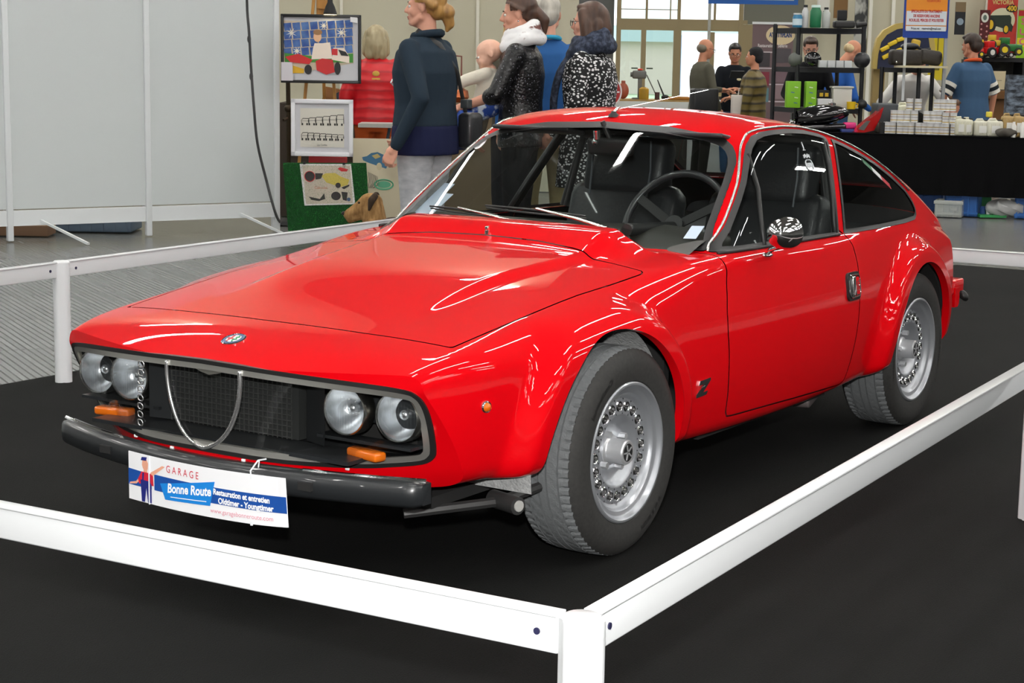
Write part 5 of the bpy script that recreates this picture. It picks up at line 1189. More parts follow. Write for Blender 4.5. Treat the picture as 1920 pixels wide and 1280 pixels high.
mb.ball((.03, 0, hz+.035), (.078, .062, .058)); limb(mb, [(.06, 0, hz+.02), (.13, 0, hz-.025), (.175, 0, hz-.05)], [.052, .042, .034]); limb(mb, [(.10, 0, hz-.05), (.165, 0, hz-.08)], [.034, .026]); 
limb(mb, [(.075, .03, hz+.062), (.11, .028, hz+.035)], [.016, .010]); limb(mb, [(.075, -.03, hz+.062), (.11, -.028, hz+.035)], [.016, .010])
remeshed(mb, 'body', fur, dog, .009, 2)
for y in (-1, 1):
    mb = MB(); limb(mb, [(.0, y*.055, hz+.075), (.02, y*.080, hz+.05), (.035, y*.078, hz-.01)], [.022, .024, .010]); remeshed(mb, 'ear', furd, dog, .007, 1); mb = MB(); mb.ball((.102, y*.034, hz+.03), .009, 10, 8); mb.build('eye', EYED, dog)
mb = MB(); mb.ball((.205, 0, hz-.042), (.016, .018, .013), 12, 8); mb.build('nose', EYED, dog)
mb = MB(); mb.ball((-.12, 0, .22), (.14, .128, .12)); remeshed(mb, 'saddle', furd, dog, .012, 1)
# ================= parts stall on the right =================
def dt(px): return 16.9-.6*(px-1560)/360
TZ = .725
def tab(px, back=0.):
    v = CF+CR*((px-960)/FPX); p = CC+v*dt(px); p += Vector((-math.sin(RZ), math.cos(RZ), 0))*back; p.z = TZ; return p
def place(mb, name, mats, p, label, cat, group=None, turn=0., smooth=40):
    o = mb.build(name, mats, None, smooth); o.location = p; o.rotation_euler = (0, 0, RZ+turn); return prop(o, label, cat, group)
tl, tr = tab(1475), tab(2010); ty = math.atan2(tr.y-tl.y, tr.x-tl.x); tw = (tr-tl).length
t = empty('stall_table', (tl.x, tl.y, 0), ty, 'long stall table draped with a black cloth carrying cans and motorcycle parts', 'table')
mb = MB(); mb.box((tw/2, .45, TZ-.02), (tw, .9, .03)); mb.build('tabletop', H('8A6A40', .6), t, False)
mb = MB(); n = 160
def cl(u, v): x = u*tw; return (x, -.012-.012*math.sin(u*70)*v-.008*math.sin(u*151+1)*v, TZ-.004-v*(TZ-.19))
mb.grid(cl, n, 8); mb.box((tw/2, .44, TZ-.002), (tw+.01, .92, .005)); mb.build('table_cloth', mat('black_cloth', (.004, .004, .0045), .95, spec=.1), t, 60)
for a in (.1, tw-.1):
    for b in (.08, .82): mb = MB(); mb.cyl((a, b, 0), (a, b, TZ-.03), .018); mb.build('leg', H('303030', .5), t)
# under the table
def under(px, py, back=.3):
    p = tab(px, back); p.z = 0; return p
m_crate = H('1E62AE', .5)
def crate(px, w, h, dpt, m, label, back=.25):
    mb = MB(); mb.box((0, 0, .006), (w, dpt, .012))
    for s_ in (-1, 1): mb.box((0, s_*(dpt/2-.006), h/2), (w, .012, h)); mb.box((s_*(w/2-.006), 0, h/2), (.012, dpt, h))
    mb.box((0, -dpt/2-.004, h-.02), (w+.02, .02, .03), bev=.004); mb.box((0, -dpt/2-.006, .03), (w, .014, .02))
    for k in range(5): mb.box((-w/2+.02+k*(w-.04)/4, -dpt/2-.005, h/2), (.014, .014, h))
    mb.box((w*.22, -dpt/2-.008, h-.075), (w*.22, .01, .03)); return place(mb, 'storage_crate', m, under(px, 0, back), label, 'crate', turn=ty-RZ)
crate(1806, .30, .27, .40, m_crate, 'tall blue plastic crate under the black table, beside the clear box', .27)
crate(1748, .38, .235, .3, H('1B5AA6', .5), 'blue plastic crate half hidden behind the clear box under the table', .62)
crate(1766, .24, .15, .22, mat('clear_plastic', (.55, .58, .55), .25, alpha=.55), 'clear plastic box of small parts on the floor behind the tail of the car', -.02)
crate(1940, .30, .22, .4, m_crate, 'blue plastic crate at the right edge under the table', .3)
mb = MB(); mb.box((0, 0, .012), (.24, .2, .024)); place(mb, 'green_tray', H('2C8A4A', .6), under(1850, 0, .12), 'flat green tray under the table beside the tall blue crate', 'tray')
for px, c, lb in ((1846, 'D8D8D8', 'small white jar standing on the green tray'), (1834, '2A4A80', 'small blue jar standing on the green tray')):
    mb = MB(); mb.lathe([(.026, 0), (.028, .05), (.020, .06), (.020, .07)], n=16); p = under(px, 0, .10); p.z = .025; place(mb, 'jar', H(c, .3), p, lb, 'jar')
mb = MB(); random.seed(3)
V_, F_ = [], []
mb.grid(lambda u, v: (.20*math.cos(u*2*PI)*math.sin(v*PI)*(1+.10*math.sin(u*31+v*9)), .12*math.sin(u*2*PI)*math.sin(v*PI)*(1+.14*math.sin(u*23)), .085-.085*math.cos(v*PI)+.012*math.sin(u*40+v*21)*math.sin(v*PI)), 60, 24)
place(mb, 'plastic_bag', mat('poly_bag', (.40, .41, .40), .22, coat=.5), under(1886, 0, .15), 'crumpled clear plastic bag of parts on the floor under the table', 'bag')
mb = MB(); mb.box((0, 0, .15), (.16, .14, .3)); place(mb, 'green_box', H('2E7E48', .6), under(1851, 0, .5), 'green and white carton deep under the table', 'box')
# cans
def can_m():
    m = bpy.data.materials.new('tin_can'); m.use_nodes = True; nt = m.node_tree; b = nt.nodes['Principled BSDF']; b.inputs['Roughness'].default_value = .28; L = nt.links
    tc = nt.nodes.new('ShaderNodeTexCoord'); sp = nt.nodes.new('ShaderNodeSeparateXYZ'); L.new(tc.outputs['Generated'], sp.inputs[0]); r = nt.nodes.new('ShaderNodeValToRGB'); r.color_ramp.interpolation = 'CONSTANT'
    e = r.color_ramp.elements; e[0].position = 0; e[0].color = (.85, .85, .84, 1); e[1].position = .12; e[1].color = (.55, .38, .06, 1)
    for p_, c in ((.19, (.80, .79, .78)), (.40, (.38, .36, .38)), (.46, (.82, .81, .80)), (.62, (.50, .34, .08)), (.68, (.88, .88, .87)), (.88, (.80, .80, .80))): x_ = e.new(p_); x_.color = (*c, 1)
    L.new(sp.outputs[2], r.inputs[0]); L.new(r.outputs[0], b.inputs['Base Color']); b.inputs['Metallic'].default_value = .2; return m
mc = can_m()
def can_mesh(r=.0315, h=.105):
    mb = MB(); mb.lathe([(r-.003, 0), (r, .003), (r, h-.006), (r+.0015, h-.004), (r+.0015, h), (r-.006, h), (r-.008, h-.005), (.0001, h-.005)], n=24); return mb
can0 = None
rows = [(0., .00, [1648, 1658, 1672, 1682, 1692, 1707, 1716, 1727, 1739, 1750]), (.0, .09, [1664, 1677, 1700, 1733, 1745]), (.108, .03, [1661, 1673, 1685, 1699, 1722, 1734, 1745]), (.216, .05, [1690, 1706, 1741, 1752, 1762, 1770]), (.10, .0, [1756, 1770]), (.0, .0, [1757, 1772])]
cc = ['in the bottom row of tins on the table', 'standing in the second rank of tins on the table', 'stacked in the middle row of tins', 'on the top row of the stacked tins', 'stacked at the right end beside the jerrycans', 'at the right end of the bottom row']
for (dz, bk, pxs), cl_ in zip(rows, cc):
    for i, px in enumerate(pxs):
        p = tab(px, .10+bk); p.z = TZ+.002+dz
        if can0 is None: can0 = can_mesh().build('tin_can', mc, None, 40); o = can0
        else: o = can0.copy(); COL.objects.link(o)
        o.location = p; o.rotation_euler = (0, 0, random.random()*6); prop(o, 'white and ochre labelled tin can '+cl_, 'can', 'tins '+cl_)
# support boards for the tins
for z_, a, b, bk in ((.108, 1654, 1692, .16), (.216, 1682, 1776, .19)):
    pass
mb = MB(); mb.box((0, 0, .05), (.72, .07, .102)); place(mb, 'display_step', H('1A1A1A', .8), tab(1712, .22)+Vector((0, 0, .002)), 'low black step carrying the upper tins', 'stand')
# jerrycans
def jerry(px, w, h, col, label, back=.12, z=0., cap='202020', lab=True, cat='jerrycan', nc=1):
    mb = MB(); mb.box((0, 0, h*.45), (w, .13, h*.9), bev=.018); mb.box((-w*.1, 0, h*.9), (w*.55, .09, h*.06), bev=.01)
    mb.tube([(-w*.38, 0, h*.86), (-w*.30, 0, h*.99), (w*.05, 0, h*1.0), (w*.12, 0, h*.88)], .011, 8)
    for k in range(3): mb.box((-w*.28+k*w*.28, -.066, h*.42), (.012, .008, h*.7), bev=.003)
    p = tab(px, back); p.z = TZ+.002+z; o = place(mb, cat, H(col, .45), p, label, cat)
    mb = MB(); mb.cyl((w*.34, 0, h*.88), (w*.34, 0, h*.98), .022, n=16); mb.build('cap', H(cap, .4), o)
    if lab: mb = MB(); mb.box((0, -.0725, h*.42), (w*.52, .002, h*.42)); mb.build('paper_label', H('DCDCD6', .6), o, False)
    return o
jerry(1688, .135, .215, 'C8C8B0', 'cream plastic jerrycan standing behind the tins, at the left', .34, .06)
jerry(1782, .095, .165, 'CFCDB8', 'narrow cream container right of the stacked tins, closest to them', .10); jerry(1797, .085, .160, 'CFCDB8', 'narrow cream container between the tins and the jerrycan pair', .12)
jerry(1822, .13, .150, 'CCCAB8', 'cream jerrycan with a white label, the left one of the pair mid table', .10); jerry(1846, .14, .155, 'D0CEBC', 'cream jerrycan with a white label, the right one of the pair mid table', .10)
jerry(1873, .10, .205, 'A88C58', 'tan container, left one of the pair at the right end of the table', .14); jerry(1892, .10, .205, 'A88C58', 'tan container, right one of the pair at the right end of the table', .14)
mb = MB(); mb.box((0, 0, .025), (.05, .05, .05), bev=.008); p = tab(1842, .22); p.z = TZ+.17; place(mb, 'yellow_cap_bottle', H('D0C040', .5), p, 'small yellow bottle top showing above the jerrycans', 'bottle')
for px, cl_, lb in ((1880, 'D8C020', 'bottle with a yellow and white label before the tan containers, left'), (1897, 'D8B820', 'bottle with a yellow and white label before the tan containers, right')):
    mb = MB(); mb.lathe([(.022, 0), (.024, .1), (.012, .125), (.012, .14)], n=16); p = tab(px, .05); place(mb, 'bottle', H('E4E2DC', .35), p, lb, 'bottle')
    o = bpy.context.scene.objects[-1] if False else None
mb = MB(); mb.grid(lambda u, v: (.10*math.cos(u*2*PI)*math.sin(v*PI), .06*math.sin(u*2*PI)*math.sin(v*PI), .04-.04*math.cos(v*PI)+.01*math.sin(u*30)*math.sin(v*PI)), 36, 14); place(mb, 'dark_rag', H('4A4640', .9), tab(1866, .04), 'crumpled dark cloth lying before the tan containers', 'cloth')
mb = MB(); mb.lathe([(.03, 0), (.05, .03), (.05, .12), (.02, .15)], n=20); place(mb, 'white_canister', H('D8D8D0', .4), tab(1912, .10), 'white canister with green bands at the right edge of the table', 'canister')
mb = MB(); mb.lathe([(.0505, .04), (.0515, .05), (.0515, .06), (.0505, .07)], n=20, cap=False); o = place(mb, 'green_band', H('2A6A58', .5), (0, 0, 0), None, None); o.location = (0, 0, 0); o.rotation_euler = (0, 0, 0); o.parent = [q for q in COL.objects if q.name == 'white_canister'][0]
# motorcycle tank, red fairing, bag, small things
black_g = mat('gloss_black', (.006, .006, .007), .12, coat=1.)
mb = MB()
def tank(u, v):
    t_ = u; a = v*2*PI; w = .13*(math.sin(PI*min(1, max(0, t_*.92+.06)))**.55); hh = .10*(math.sin(PI*min(1, max(0, t_*.80+.16)))**.6); return (-.24+.50*t_, w*math.cos(a), .125+hh*math.sin(a)*(1 if math.sin(a) > 0 else .9)+.05*t_)
mb.grid(tank, 30, 28); tk = place(mb, 'motorcycle_tank', black_g, tab(1528, .18), 'glossy black motorcycle fuel tank lying on the left end of the table', 'tank', turn=.15)
mb = MB(); mb.lathe([(.035, 0), (.035, .018), (.022, .024), (.001, .024)], (.10, 0, .245), n=20); mb.build('filler_cap', chrome, tk)
mb = MB(); mb.box((0, 0, .035), (.44, .22, .07), (0, -.05, 0), .025); mb.build('tank_base', black_g, tk)
mb = MB(); mb.ball((0, 0, .055), (.12, .09, .055)); place(mb, 'seat_cowl', black_g, tab(1495, .30), 'small glossy black bodywork piece beside the fuel tank at the far left of the table', 'bodywork')
mb = MB(); P_f = [(-.13, .0), (-.05, -.0), (.04, .02), (.10, .14), (.125, .235), (.06, .17), (-.0, .13), (-.09, .06)]
mb.prism([(a, b) for a, b in P_f], -.05, .05, 'y'); rf = place(mb, 'red_fairing', mat('red_gloss', (.42, .008, .008), .2, coat=1.), tab(1615, .16)+Vector((0, 0, .004)), 'red motorcycle fairing propped on the table left of the tins', 'bodywork', turn=.2, smooth=30)
mb = MB(); mb.prism([(-.115, .03), (-.06, .02), (.0, .11), (-.04, .105), (-.09, .06)], -.054, -.0505, 'y'); mb.build('grey_insert', H('5A5C58', .6), rf, False)
mb = MB(); mb.grid(lambda u, v: (.10*math.cos(u*2*PI)*math.sin(v*PI)*(1+.1*math.sin(u*19)), .08*math.sin(u*2*PI)*math.sin(v*PI), .055-.055*math.cos(v*PI)+.01*math.sin(u*33)*math.sin(v*PI)), 44, 16); place(mb, 'grey_sack', H('8A8878', .8), tab(1648, .26), 'crumpled grey sack behind the left end of the tins', 'sack')
mb = MB(); mb.box((0, 0, .03), (.12, .08, .06), bev=.015); place(mb, 'pink_package', H('D82878', .5), tab(1583, .24)+Vector((0, 0, .03)), 'pink packet between the fuel tank and the red fairing', 'packet')
mb = MB(); mb.box((0, 0, .014), (.18, .14, .028), bev=.004); place(mb, 'blue_folder', H('26387A', .5), tab(1583, .2), 'blue folder under the pink packet', 'folder')
# --- tall black shelf ---
SD = 17.9; sA = pix(1490, 250, SD-.25); sB = pix(1611, 250, SD-.25); sW = (sB-sA).length; zt = pix(1550, 52, SD).z
def shp(px, back, z): v = CF+CR*((px-960)/FPX); p = CC+v*(SD-.2+back); p.z = z; return p
sh_ = empty('storage_shelf', (sA.x, sA.y, 0), RZ, 'tall black plastic shelving unit filled with canisters and boxes behind the table', 'shelf')
mS = mat('shelf_black', (.008, .009, .012), .55)
sk = -.17   # the unit stands turned: rear uprights to the left
for k, (x_, y_) in enumerate(((0, 0), (sW, 0), (sk, .42), (sW+sk, .42))): mb = MB(); mb.cyl((x_, y_, 0), (x_, y_, zt), .021, n=14); mb.lathe([(.024, 0), (.024, .03), (.015, .04)], (x_, y_, zt-.01), n=14); mb.build('upright', mS, sh_)
zs = [zt-.005-(.032), pix(1550, 131, SD).z, pix(1550, 206, SD).z, .72, .2]
for z_ in zs:
    mb = MB()
    mb.add([(0, 0, z_-.025), (sW, 0, z_-.025), (sW+sk, .42, z_-.025), (sk, .42, z_-.025), (0, 0, z_+.025), (sW, 0, z_+.025), (sW+sk, .42, z_+.025), (sk, .42, z_+.025)], [(3, 2, 1, 0), (4, 5, 6, 7), (0, 1, 5, 4), (1, 2, 6, 5), (2, 3, 7, 6), (3, 0, 4, 7)]); mb.build('shelf_board', mS, sh_, False)
z0, z1, z2 = zs[0]+.026, zs[1]+.026, zs[2]+.026
def bottle(px, r, h, col, z, label, cat='canister', back=.15, capc='202020', neck=.5, band=None):
    mb = MB(); mb.lathe([(r*.9, 0), (r, .01), (r, h*.72), (r*neck, h*.85), (r*neck, h*.9)], n=20); o = place(mb, cat, H(col, .4), shp(px, back, z), label, cat)
    mb = MB(); mb.lathe([(r*neck*1.08, h*.89), (r*neck*1.08, h*.99), (r*neck*.9, h)], n=16); mb.build('cap', H(capc, .4), o)
    if band: mb = MB(); mb.lathe([(r*1.01, h*.15), (r*1.01, h*.6)], n=20, cap=False); mb.build('label_band', H(band, .5), o)
    return o
bottle(1471, .047, .135, '2878A0', z0, 'blue and white canister at the left end of the top shelf', back=.12, capc='D8E0E0', neck=.8, band='C8DCE4'); bottle(1485, .032, .215, 'C8C8C8', z0, 'slim white spray bottle on the top shelf, left', 'bottle', capc='181818', neck=.6); bottle(1504, .055, .215, '1A7048', z0, 'green canister with a white top on the top shelf', capc='D0E8E0', neck=.75); bottle(1523, .04, .195, 'B4B8B4', z0, 'grey white bottle with a looped hose on the top shelf', 'bottle', capc='181818')
mb = MB(); mb.box((0, 0, .035), (.20, .14, .07), bev=.02); mb.cyl((.12, 0, .03), (.22, 0, .045), .03, .02); mb.tube([(-.14, 0, .01), (-.18, 0, .08), (-.20, 0, .16)], .008, 6); place(mb, 'engine_part', mat('cast_dark', (.03, .03, .03), .5, .3), shp(1556, .15, z0), 'dark cast engine part lying on the top shelf', 'engine part')
mb = MB(); mb.box((0, 0, .05), (.09, .07, .10), bev=.01); place(mb, 'black_box', m_dk, shp(1552, .3, z0+.075), 'small black box on top of the cast part', 'box')
for i in range(4): mb = MB(); mb.box((0, 0, .034), (.072, .10, .068), bev=.003); place(mb, 'white_carton', H('C8CCCC', .6), shp(1520+i*15.2, .1, z1), 'small white carton in the row on the middle shelf, %s' % ('nearest the left helmet', 'second from the left', 'second from the right', 'last on the right')[i], 'carton', 'white cartons')
mb = MB(); mb.ball((0, 0, .075), (.085, .08, .075)); place(mb, 'black_helmet', black_g, shp(1502, .2, z1), 'glossy black round casing at the left of the middle shelf', 'casing'); mb = MB(); mb.ball((0, 0, .075), (.08, .08, .078)); place(mb, 'black_drum', m_vinyl, shp(1592, .2, z1), 'dull black round casing at the right of the middle shelf', 'casing'); mb = MB(); mb.ball((0, 0, .07), (.07, .07, .07)); place(mb, 'grey_casing', H('5E625C', .6), shp(1470, .3, z1), 'grey cone-shaped casing behind the left upright, middle shelf', 'casing')
for px, w in ((1468, .135), (1500, .105)):
    mb = MB(); mb.box((0, 0, .13), (w, .12, .255), bev=.006); o = place(mb, 'green_carton', H('7CB81C', .5), shp(px, .12, z2), 'bright lime green carton on the lower shelf, %s' % ('left of the front upright' if px < 1480 else 'right of the front upright'), 'carton')
    random.seed(px)
    for k in range(4): mb = MB(); mb.box((random.uniform(-.02, .03), -.062, .05+.05*k), (.035, .002, .009), (0, .15, 0)); mb.build('printed_mark', H('D8E4C8' if k % 2 else '4A7090', .5), o, False)
mb = MB(); mb.box((0, 0, .04), (.11, .08, .08), bev=.01); o = place(mb, 'parts_case', m_dk, shp(1524, .25, z2+.095), 'black case with yellow squares above the small white box', 'case')
for q in (-.026, .026): mb = MB(); mb.box((q, -.042, .035), (.034, .003, .036)); mb.build('yellow_window', H('D8B020', .5), o, False)
mb = MB(); mb.box((0, 0, .047), (.14, .12, .095), bev=.004); place(mb, 'white_box', H('CFCFCF', .6), shp(1526, .1, z2), 'small white box with printed curves on the lower shelf', 'box')
mb = MB(); mb.box((0, 0, .10), (.18, .16, .20), bev=.006, taper=1.08); mb.box((0, 0, .205), (.21, .18, .02), bev=.008); place(mb, 'foam_box', H('CFCDC4', .8), shp(1557, .2, z2), 'large off-white foam box on the lower shelf', 'box')
mb = MB(); mb.lathe([(.04, 0), (.045, .07), (.040, .07), (.035, .01)], n=20); mb.tube([(.04, 0, .055), (.065, 0, .05), (.06, 0, .02), (.04, 0, .015)], .006, 6); place(mb, 'yellow_mug', H('E0B818', .4), shp(1576, .06, z2), 'yellow cup on the right of the lower shelf', 'cup')
mb = MB(); mb.ball((0, 0, .045), (.05, .05, .045)); mb.tube([(-.04, 0, .02), (0, 0, .10), (.04, 0, .02)], .01, 6); place(mb, 'carburettor', mat('cast_dark'), shp(1596, .15, z2), 'small dark carburettor at the right end of the lower shelf', 'engine part')
# --- low black rack ---
RD = 17.6; rk = empty('low_rack', pix(1648, 250, RD).to_2d().to_3d(), RZ, 'lower black plastic rack standing behind the tins with a leather seat on top', 'rack')
rW = (pix(1752, 250, RD)-pix(1648, 250, RD)).length; zr = pix(1700, 132, RD).z
for x_, y_ in ((0, 0), (rW*.62, -.12), (rW*.38, .35), (rW, .22)): mb = MB(); mb.cyl((x_, y_, 0), (x_, y_, zr+.03), .020, n=14); mb.build('upright', mS, rk)
for z_ in (zr, .72, .2): mb = MB(); mb.add([(0, 0, z_-.02), (rW*.62, -.12, z_-.02), (rW, .22, z_-.02), (rW*.38, .35, z_-.02), (0, 0, z_+.025), (rW*.62, -.12, z_+.025), (rW, .22, z_+.025), (rW*.38, .35, z_+.025)], [(3, 2, 1, 0), (4, 5, 6, 7), (0, 1, 5, 4), (1, 2, 6, 5), (2, 3, 7, 6), (3, 0, 4, 7)]); mb.build('shelf_board', mS, rk, False)
def rp(px, z, b=0.): v = CF+CR*((px-960)/FPX); p = CC+v*(RD+.08+b); p.z = z; return p
mb = MB(); mb.box((0, 0, .012), (.46, .26, .02)); place(mb, 'cream_board', H('CDC4A4', .7), rp(1700, zr+.026), 'cream board lying on the low rack under the leather case', 'board')
mb = MB(); mb.box((-.10, 0, .075), (.30, .20, .15), bev=.03); mb.box((.13, 0, .08), (.22, .2, .14), (0, .15, 0), .04); o = place(mb, 'leather_seat', mat('old_leather', (.018, .013, .009), .5, bump=(40, .3)), rp(1690, zr+.05, .13), 'black leather motorcycle seat and bag on the low rack', 'seat')
mb = MB(); mb.ball((-.205, -.095, .03), .012); mb.build('rivet', chrome, o); mb = MB(); mb.ball((-.06, 0, .18), (.09, .06, .035)); mb.tube([(-.05, 0, .2), (.06, 0, .15), (.14, 0, .16)], .014, 6); mb.build('handle_strap', m_vinyl, o)
mb = MB(); mb.box((0, 0, .12), (.20, .3, .24), bev=.02); place(mb, 'grey_tub', H('3A3E42', .6), rp(1638, TZ+.03, -.55)+Vector((0, 0, 0)), 'dark grey plastic tub between the two racks', 'tub')
# --- banner on a pole ---
BD = 17.2; s_ = S(BD); q = pix(1735, 71, BD); bn = empty('stall_banner', (q.x, q.y, q.z), RZ, 'blue and orange stall sign hanging on a grey metal pole, lettered in red', 'sign')
mb = MB(); mb.box((0, .012, .32), (84*s_, .018, .64)); mb.build('board', H('0E3C96', .5), bn, False)
mb = MB(); mb.box((0, 0, .34), (77*s_, .004, .53)); mb.build('orange_field', H('E08A1C', .5), bn, False)
mb = MB(); mb.box((0, -.004, .185), (75*s_, .004, 26*s_)); mb.box((0, -.004, 17*s_), (75*s_, .004, 9*s_)); mb.box((-26*s_, -.004, 80*s_), (18*s_, .004, 18*s_)); mb.build('white_field', H('D4DCE2', .5), bn, False)
def wtext(par, name, body, x, y, z, size, col, sx=1., bold=.0, rot=0, shear=0, emit=False):
    V, F = text_vf(body, size, 'CENTER', bold=bold, sx=sx, shear=shear); mb = MB(); c, s2 = math.cos(rot), math.sin(rot); mb.add([(x+a*c-b*s2, y, z+a*s2+b*c) for a, b, _ in V], F); return mb.build(name, H(col, .6), par, False)
wtext(bn, 'red_lettering', 'SPECIALISTE DU TRAITEMENT', 0, -.008, 54.5*s_-.03, .036, 'B81418', .62, .0012); wtext(bn, 'red_lettering', 'DE RESERVOIRS ANCIENS', 0, -.008, 46*s_-.03, .036, 'B81418', .62, .0012); wtext(bn, 'red_lettering', 'ROUILLES, PERCES ET POLYESTER', 0, -.008, 38*s_-.03, .036, 'B81418', .62, .0012)
wtext(bn, 'red_lettering', 'RESERVOIRS', 12*s_, -.008, 68*s_, .030, 'C03818', .8, .0004); wtext(bn, 'contact_lettering', 'Prices.net    reservoirs@gmail.com', 0, -.008, 17*s_, .028, '101418', .72, .0006)
for a in (-36,): mb = MB(); mb.box((a*s_, .02, -.2), (5*s_, .01, .8)); mb.build('bracket', H('C8CCCC', .4), bn, False)
mb = MB(); mb.box((40*s_, .03, -.18-.2), (6*s_, .03, 2.7)); mb.build('pole', mat('galvanised', (.45, .47, .47), .35, .8), bn, False)
mb = MB(); mb.box((0, 0, 0), (14*s_, .01, 75*s_)); 
# --- things on and before the right wall (d about 24-26) ---
def wallitem(px0, px1, y0, y1, d, name, col, label, cat, t_=.02, bev=0):
    s2 = S(d); mb = MB(); mb.box((0, 0, (y1-y0)*s2/2), ((px1-px0)*s2, t_, (y1-y0)*s2), bev=bev); q = pix((px0+px1)/2, y1, d); o = mb.build(name, col if not isinstance(col, str) else H(col, .7), None, False); o.location = q; o.rotation_euler = (0, 0, RZ); prop(o, label, cat); return o, s2, (px1-px0)*s2, (y1-y0)*s2
o, s2, w, h = wallitem(1739, 1771, 60, 150, 26.25, 'yellow_banner', 'C8B414', 'narrow yellow banner hanging behind the metal pole', 'banner')
mb = MB(); mb.box((-.01, -.012, h*.42), (w*.7, .004, h*.11)); mb.box((0, -.012, h*.25), (w*.3, .004, h*.1)); mb.box((0, -.012, h*.78), (w*.06, .004, h*.35)); mb.build('banner_print', H('6A6010', .7), o, False)
o, s2, w, h = wallitem(1848, 1904, -40, 82, 26.25, 'tractor_poster', mpat('red_canvas', hexc('A8201C'), hexc('C03A2C'), 3, (.3, .7), .7, (1, 1, 1), 'noise'), 'red wall hanging showing a dark green tractor with yellow wheels', 'poster')
def disc(mb, x, z, r, y=-.014, rz=None, n=28): mb.add([(x+r*math.cos(t), y, z+(rz or r)*math.sin(t)) for t in np.linspace(0, 2*PI, n+1)[:-1]], [tuple(range(n))])
zc = lambda py: (82-py)*s2; xc = lambda px: (px-1876)*s2
mb = MB(); disc(mb, xc(1876), zc(38), 24*s2, -.014, 22*s2); mb.build('cream_ground', H('C8C4A4', .7), o, False)
mb = MB(); mb.add([(xc(a), -.016, zc(b)) for a, b in ((1853, 30), (1890, 29), (1893, 33), (1893, 44), (1897, 50), (1895, 60), (1880, 54), (1866, 50), (1860, 54), (1853, 40))], [tuple(range(10))]); mb.build('tractor_body', H('1C2A1C', .7), o, False)
mb = MB(); disc(mb, xc(1856), zc(48), 9*s2, -.018, 13*s2); disc(mb, xc(1884), zc(55), 6*s2, -.018, 9*s2); mb.build('tyre_print', H('141A1C', .7), o, False); mb = MB(); disc(mb, xc(1855), zc(47), 5*s2, -.020, 8.5*s2); disc(mb, xc(1884), zc(55), 4*s2, -.020, 6.5*s2); mb.build('yellow_wheel', H('D8B018', .7), o, False)
mb = MB(); disc(mb, xc(1893), zc(17), 11*s2, -.018, 7*s2); mb.build('number_plate', H('101414', .7), o, False); wtext(o, 'number_print', '400', xc(1893), -.022, zc(17), .10, 'D0A818', .9, .004); wtext(o, 'name_print', 'VICTORIA', xc(1876), -.018, zc(6), .085, 'C8B470', .8, .002)
o, s2, w, h = wallitem(1834, 1853, 20, 96, 26.25, 'dial_poster', '4E0E10', 'narrow dark red poster with a round white dial at its top', 'poster')
mb = MB(); disc(mb, -.005, h-14*s2, 7*s2, -.013, 9*s2); mb.build('white_dial', H('D8D8CC', .6), o, False); mb = MB(); disc(mb, -.005, h-14*s2, 3.5*s2, -.015, 5*s2); mb.build('dial_centre', H('5A6A60', .6), o, False)
mb = MB()
for k in range(6):
    for q in (-.05, .03): disc(mb, q, h*.66-k*.075-(q > 0)*.03, .014, -.014, n=10)
mb.build('dot_print', H('C88888', .6), o, False)
o, s2, w, h = wallitem(1904, 1930, 20, 124, 26.25, 'green_banner', '86B414', 'bright green and yellow banner at the right edge of the photo', 'banner')
mb = MB(); mb.box((0, -.012, h*.42), (w, .004, h*.16)); mb.box((0, -.012, .02), (w, .004, .04)); mb.build('yellow_band', H('D8C81C', .7), o, False); mb = MB(); mb.box((-w*.1, -.012, h-.05), (w*.8, .004, .08)); mb.build('red_band', H('A81420', .7), o, False)
wtext(o, 'pink_lettering', 'S', -.03, -.016, h-.17, .13, 'C8507A', 1, .003); wtext(o, 'pink_lettering', 'U', -.03, -.016, h-.32, .13, 'C8507A', 1, .003); wtext(o, 'pink_lettering', 'C', -.03, -.016, h-.46, .13, 'C8507A', 1, .003)
o, s2, w, h = wallitem(1789, 1808, 5, 65, 26.25, 'window_poster', '14161C', 'small dark poster on the beige wall right of the pole', 'poster'); mb = MB(); mb.box((0, -.012, h*.85), (w, .004, h*.3)); mb.build('shutter', H('7A6648', .7), o, False); mb = MB(); disc(mb, 0, h*.4, .05, -.013); mb.build('pale_print', H('8A9AA8', .6), o, False)
o, s2, w, h = wallitem(1598, 1622, -20, 132, 26.25, 'hanging_print', mpat('bw_print', hexc('B0B0A8'), hexc('2A2C2C'), 5, (.45, .55), .7, (1, 1, .6), 'noise'), 'black and white patterned cloth hanging behind the shelf', 'hanging')
o, s2, w, h = wallitem(1563, 1588, -20, 34, 26.25, 'wooden_beam', '7A5A30', 'brown wooden board above the shelf in front of the wall', 'board', .06)
o, s2, w, h = wallitem(1531, 1552, -30, 62, 26.25, 'white_column', 'D4D2C8', 'white cased column behind the top of the shelf', 'column', .12)
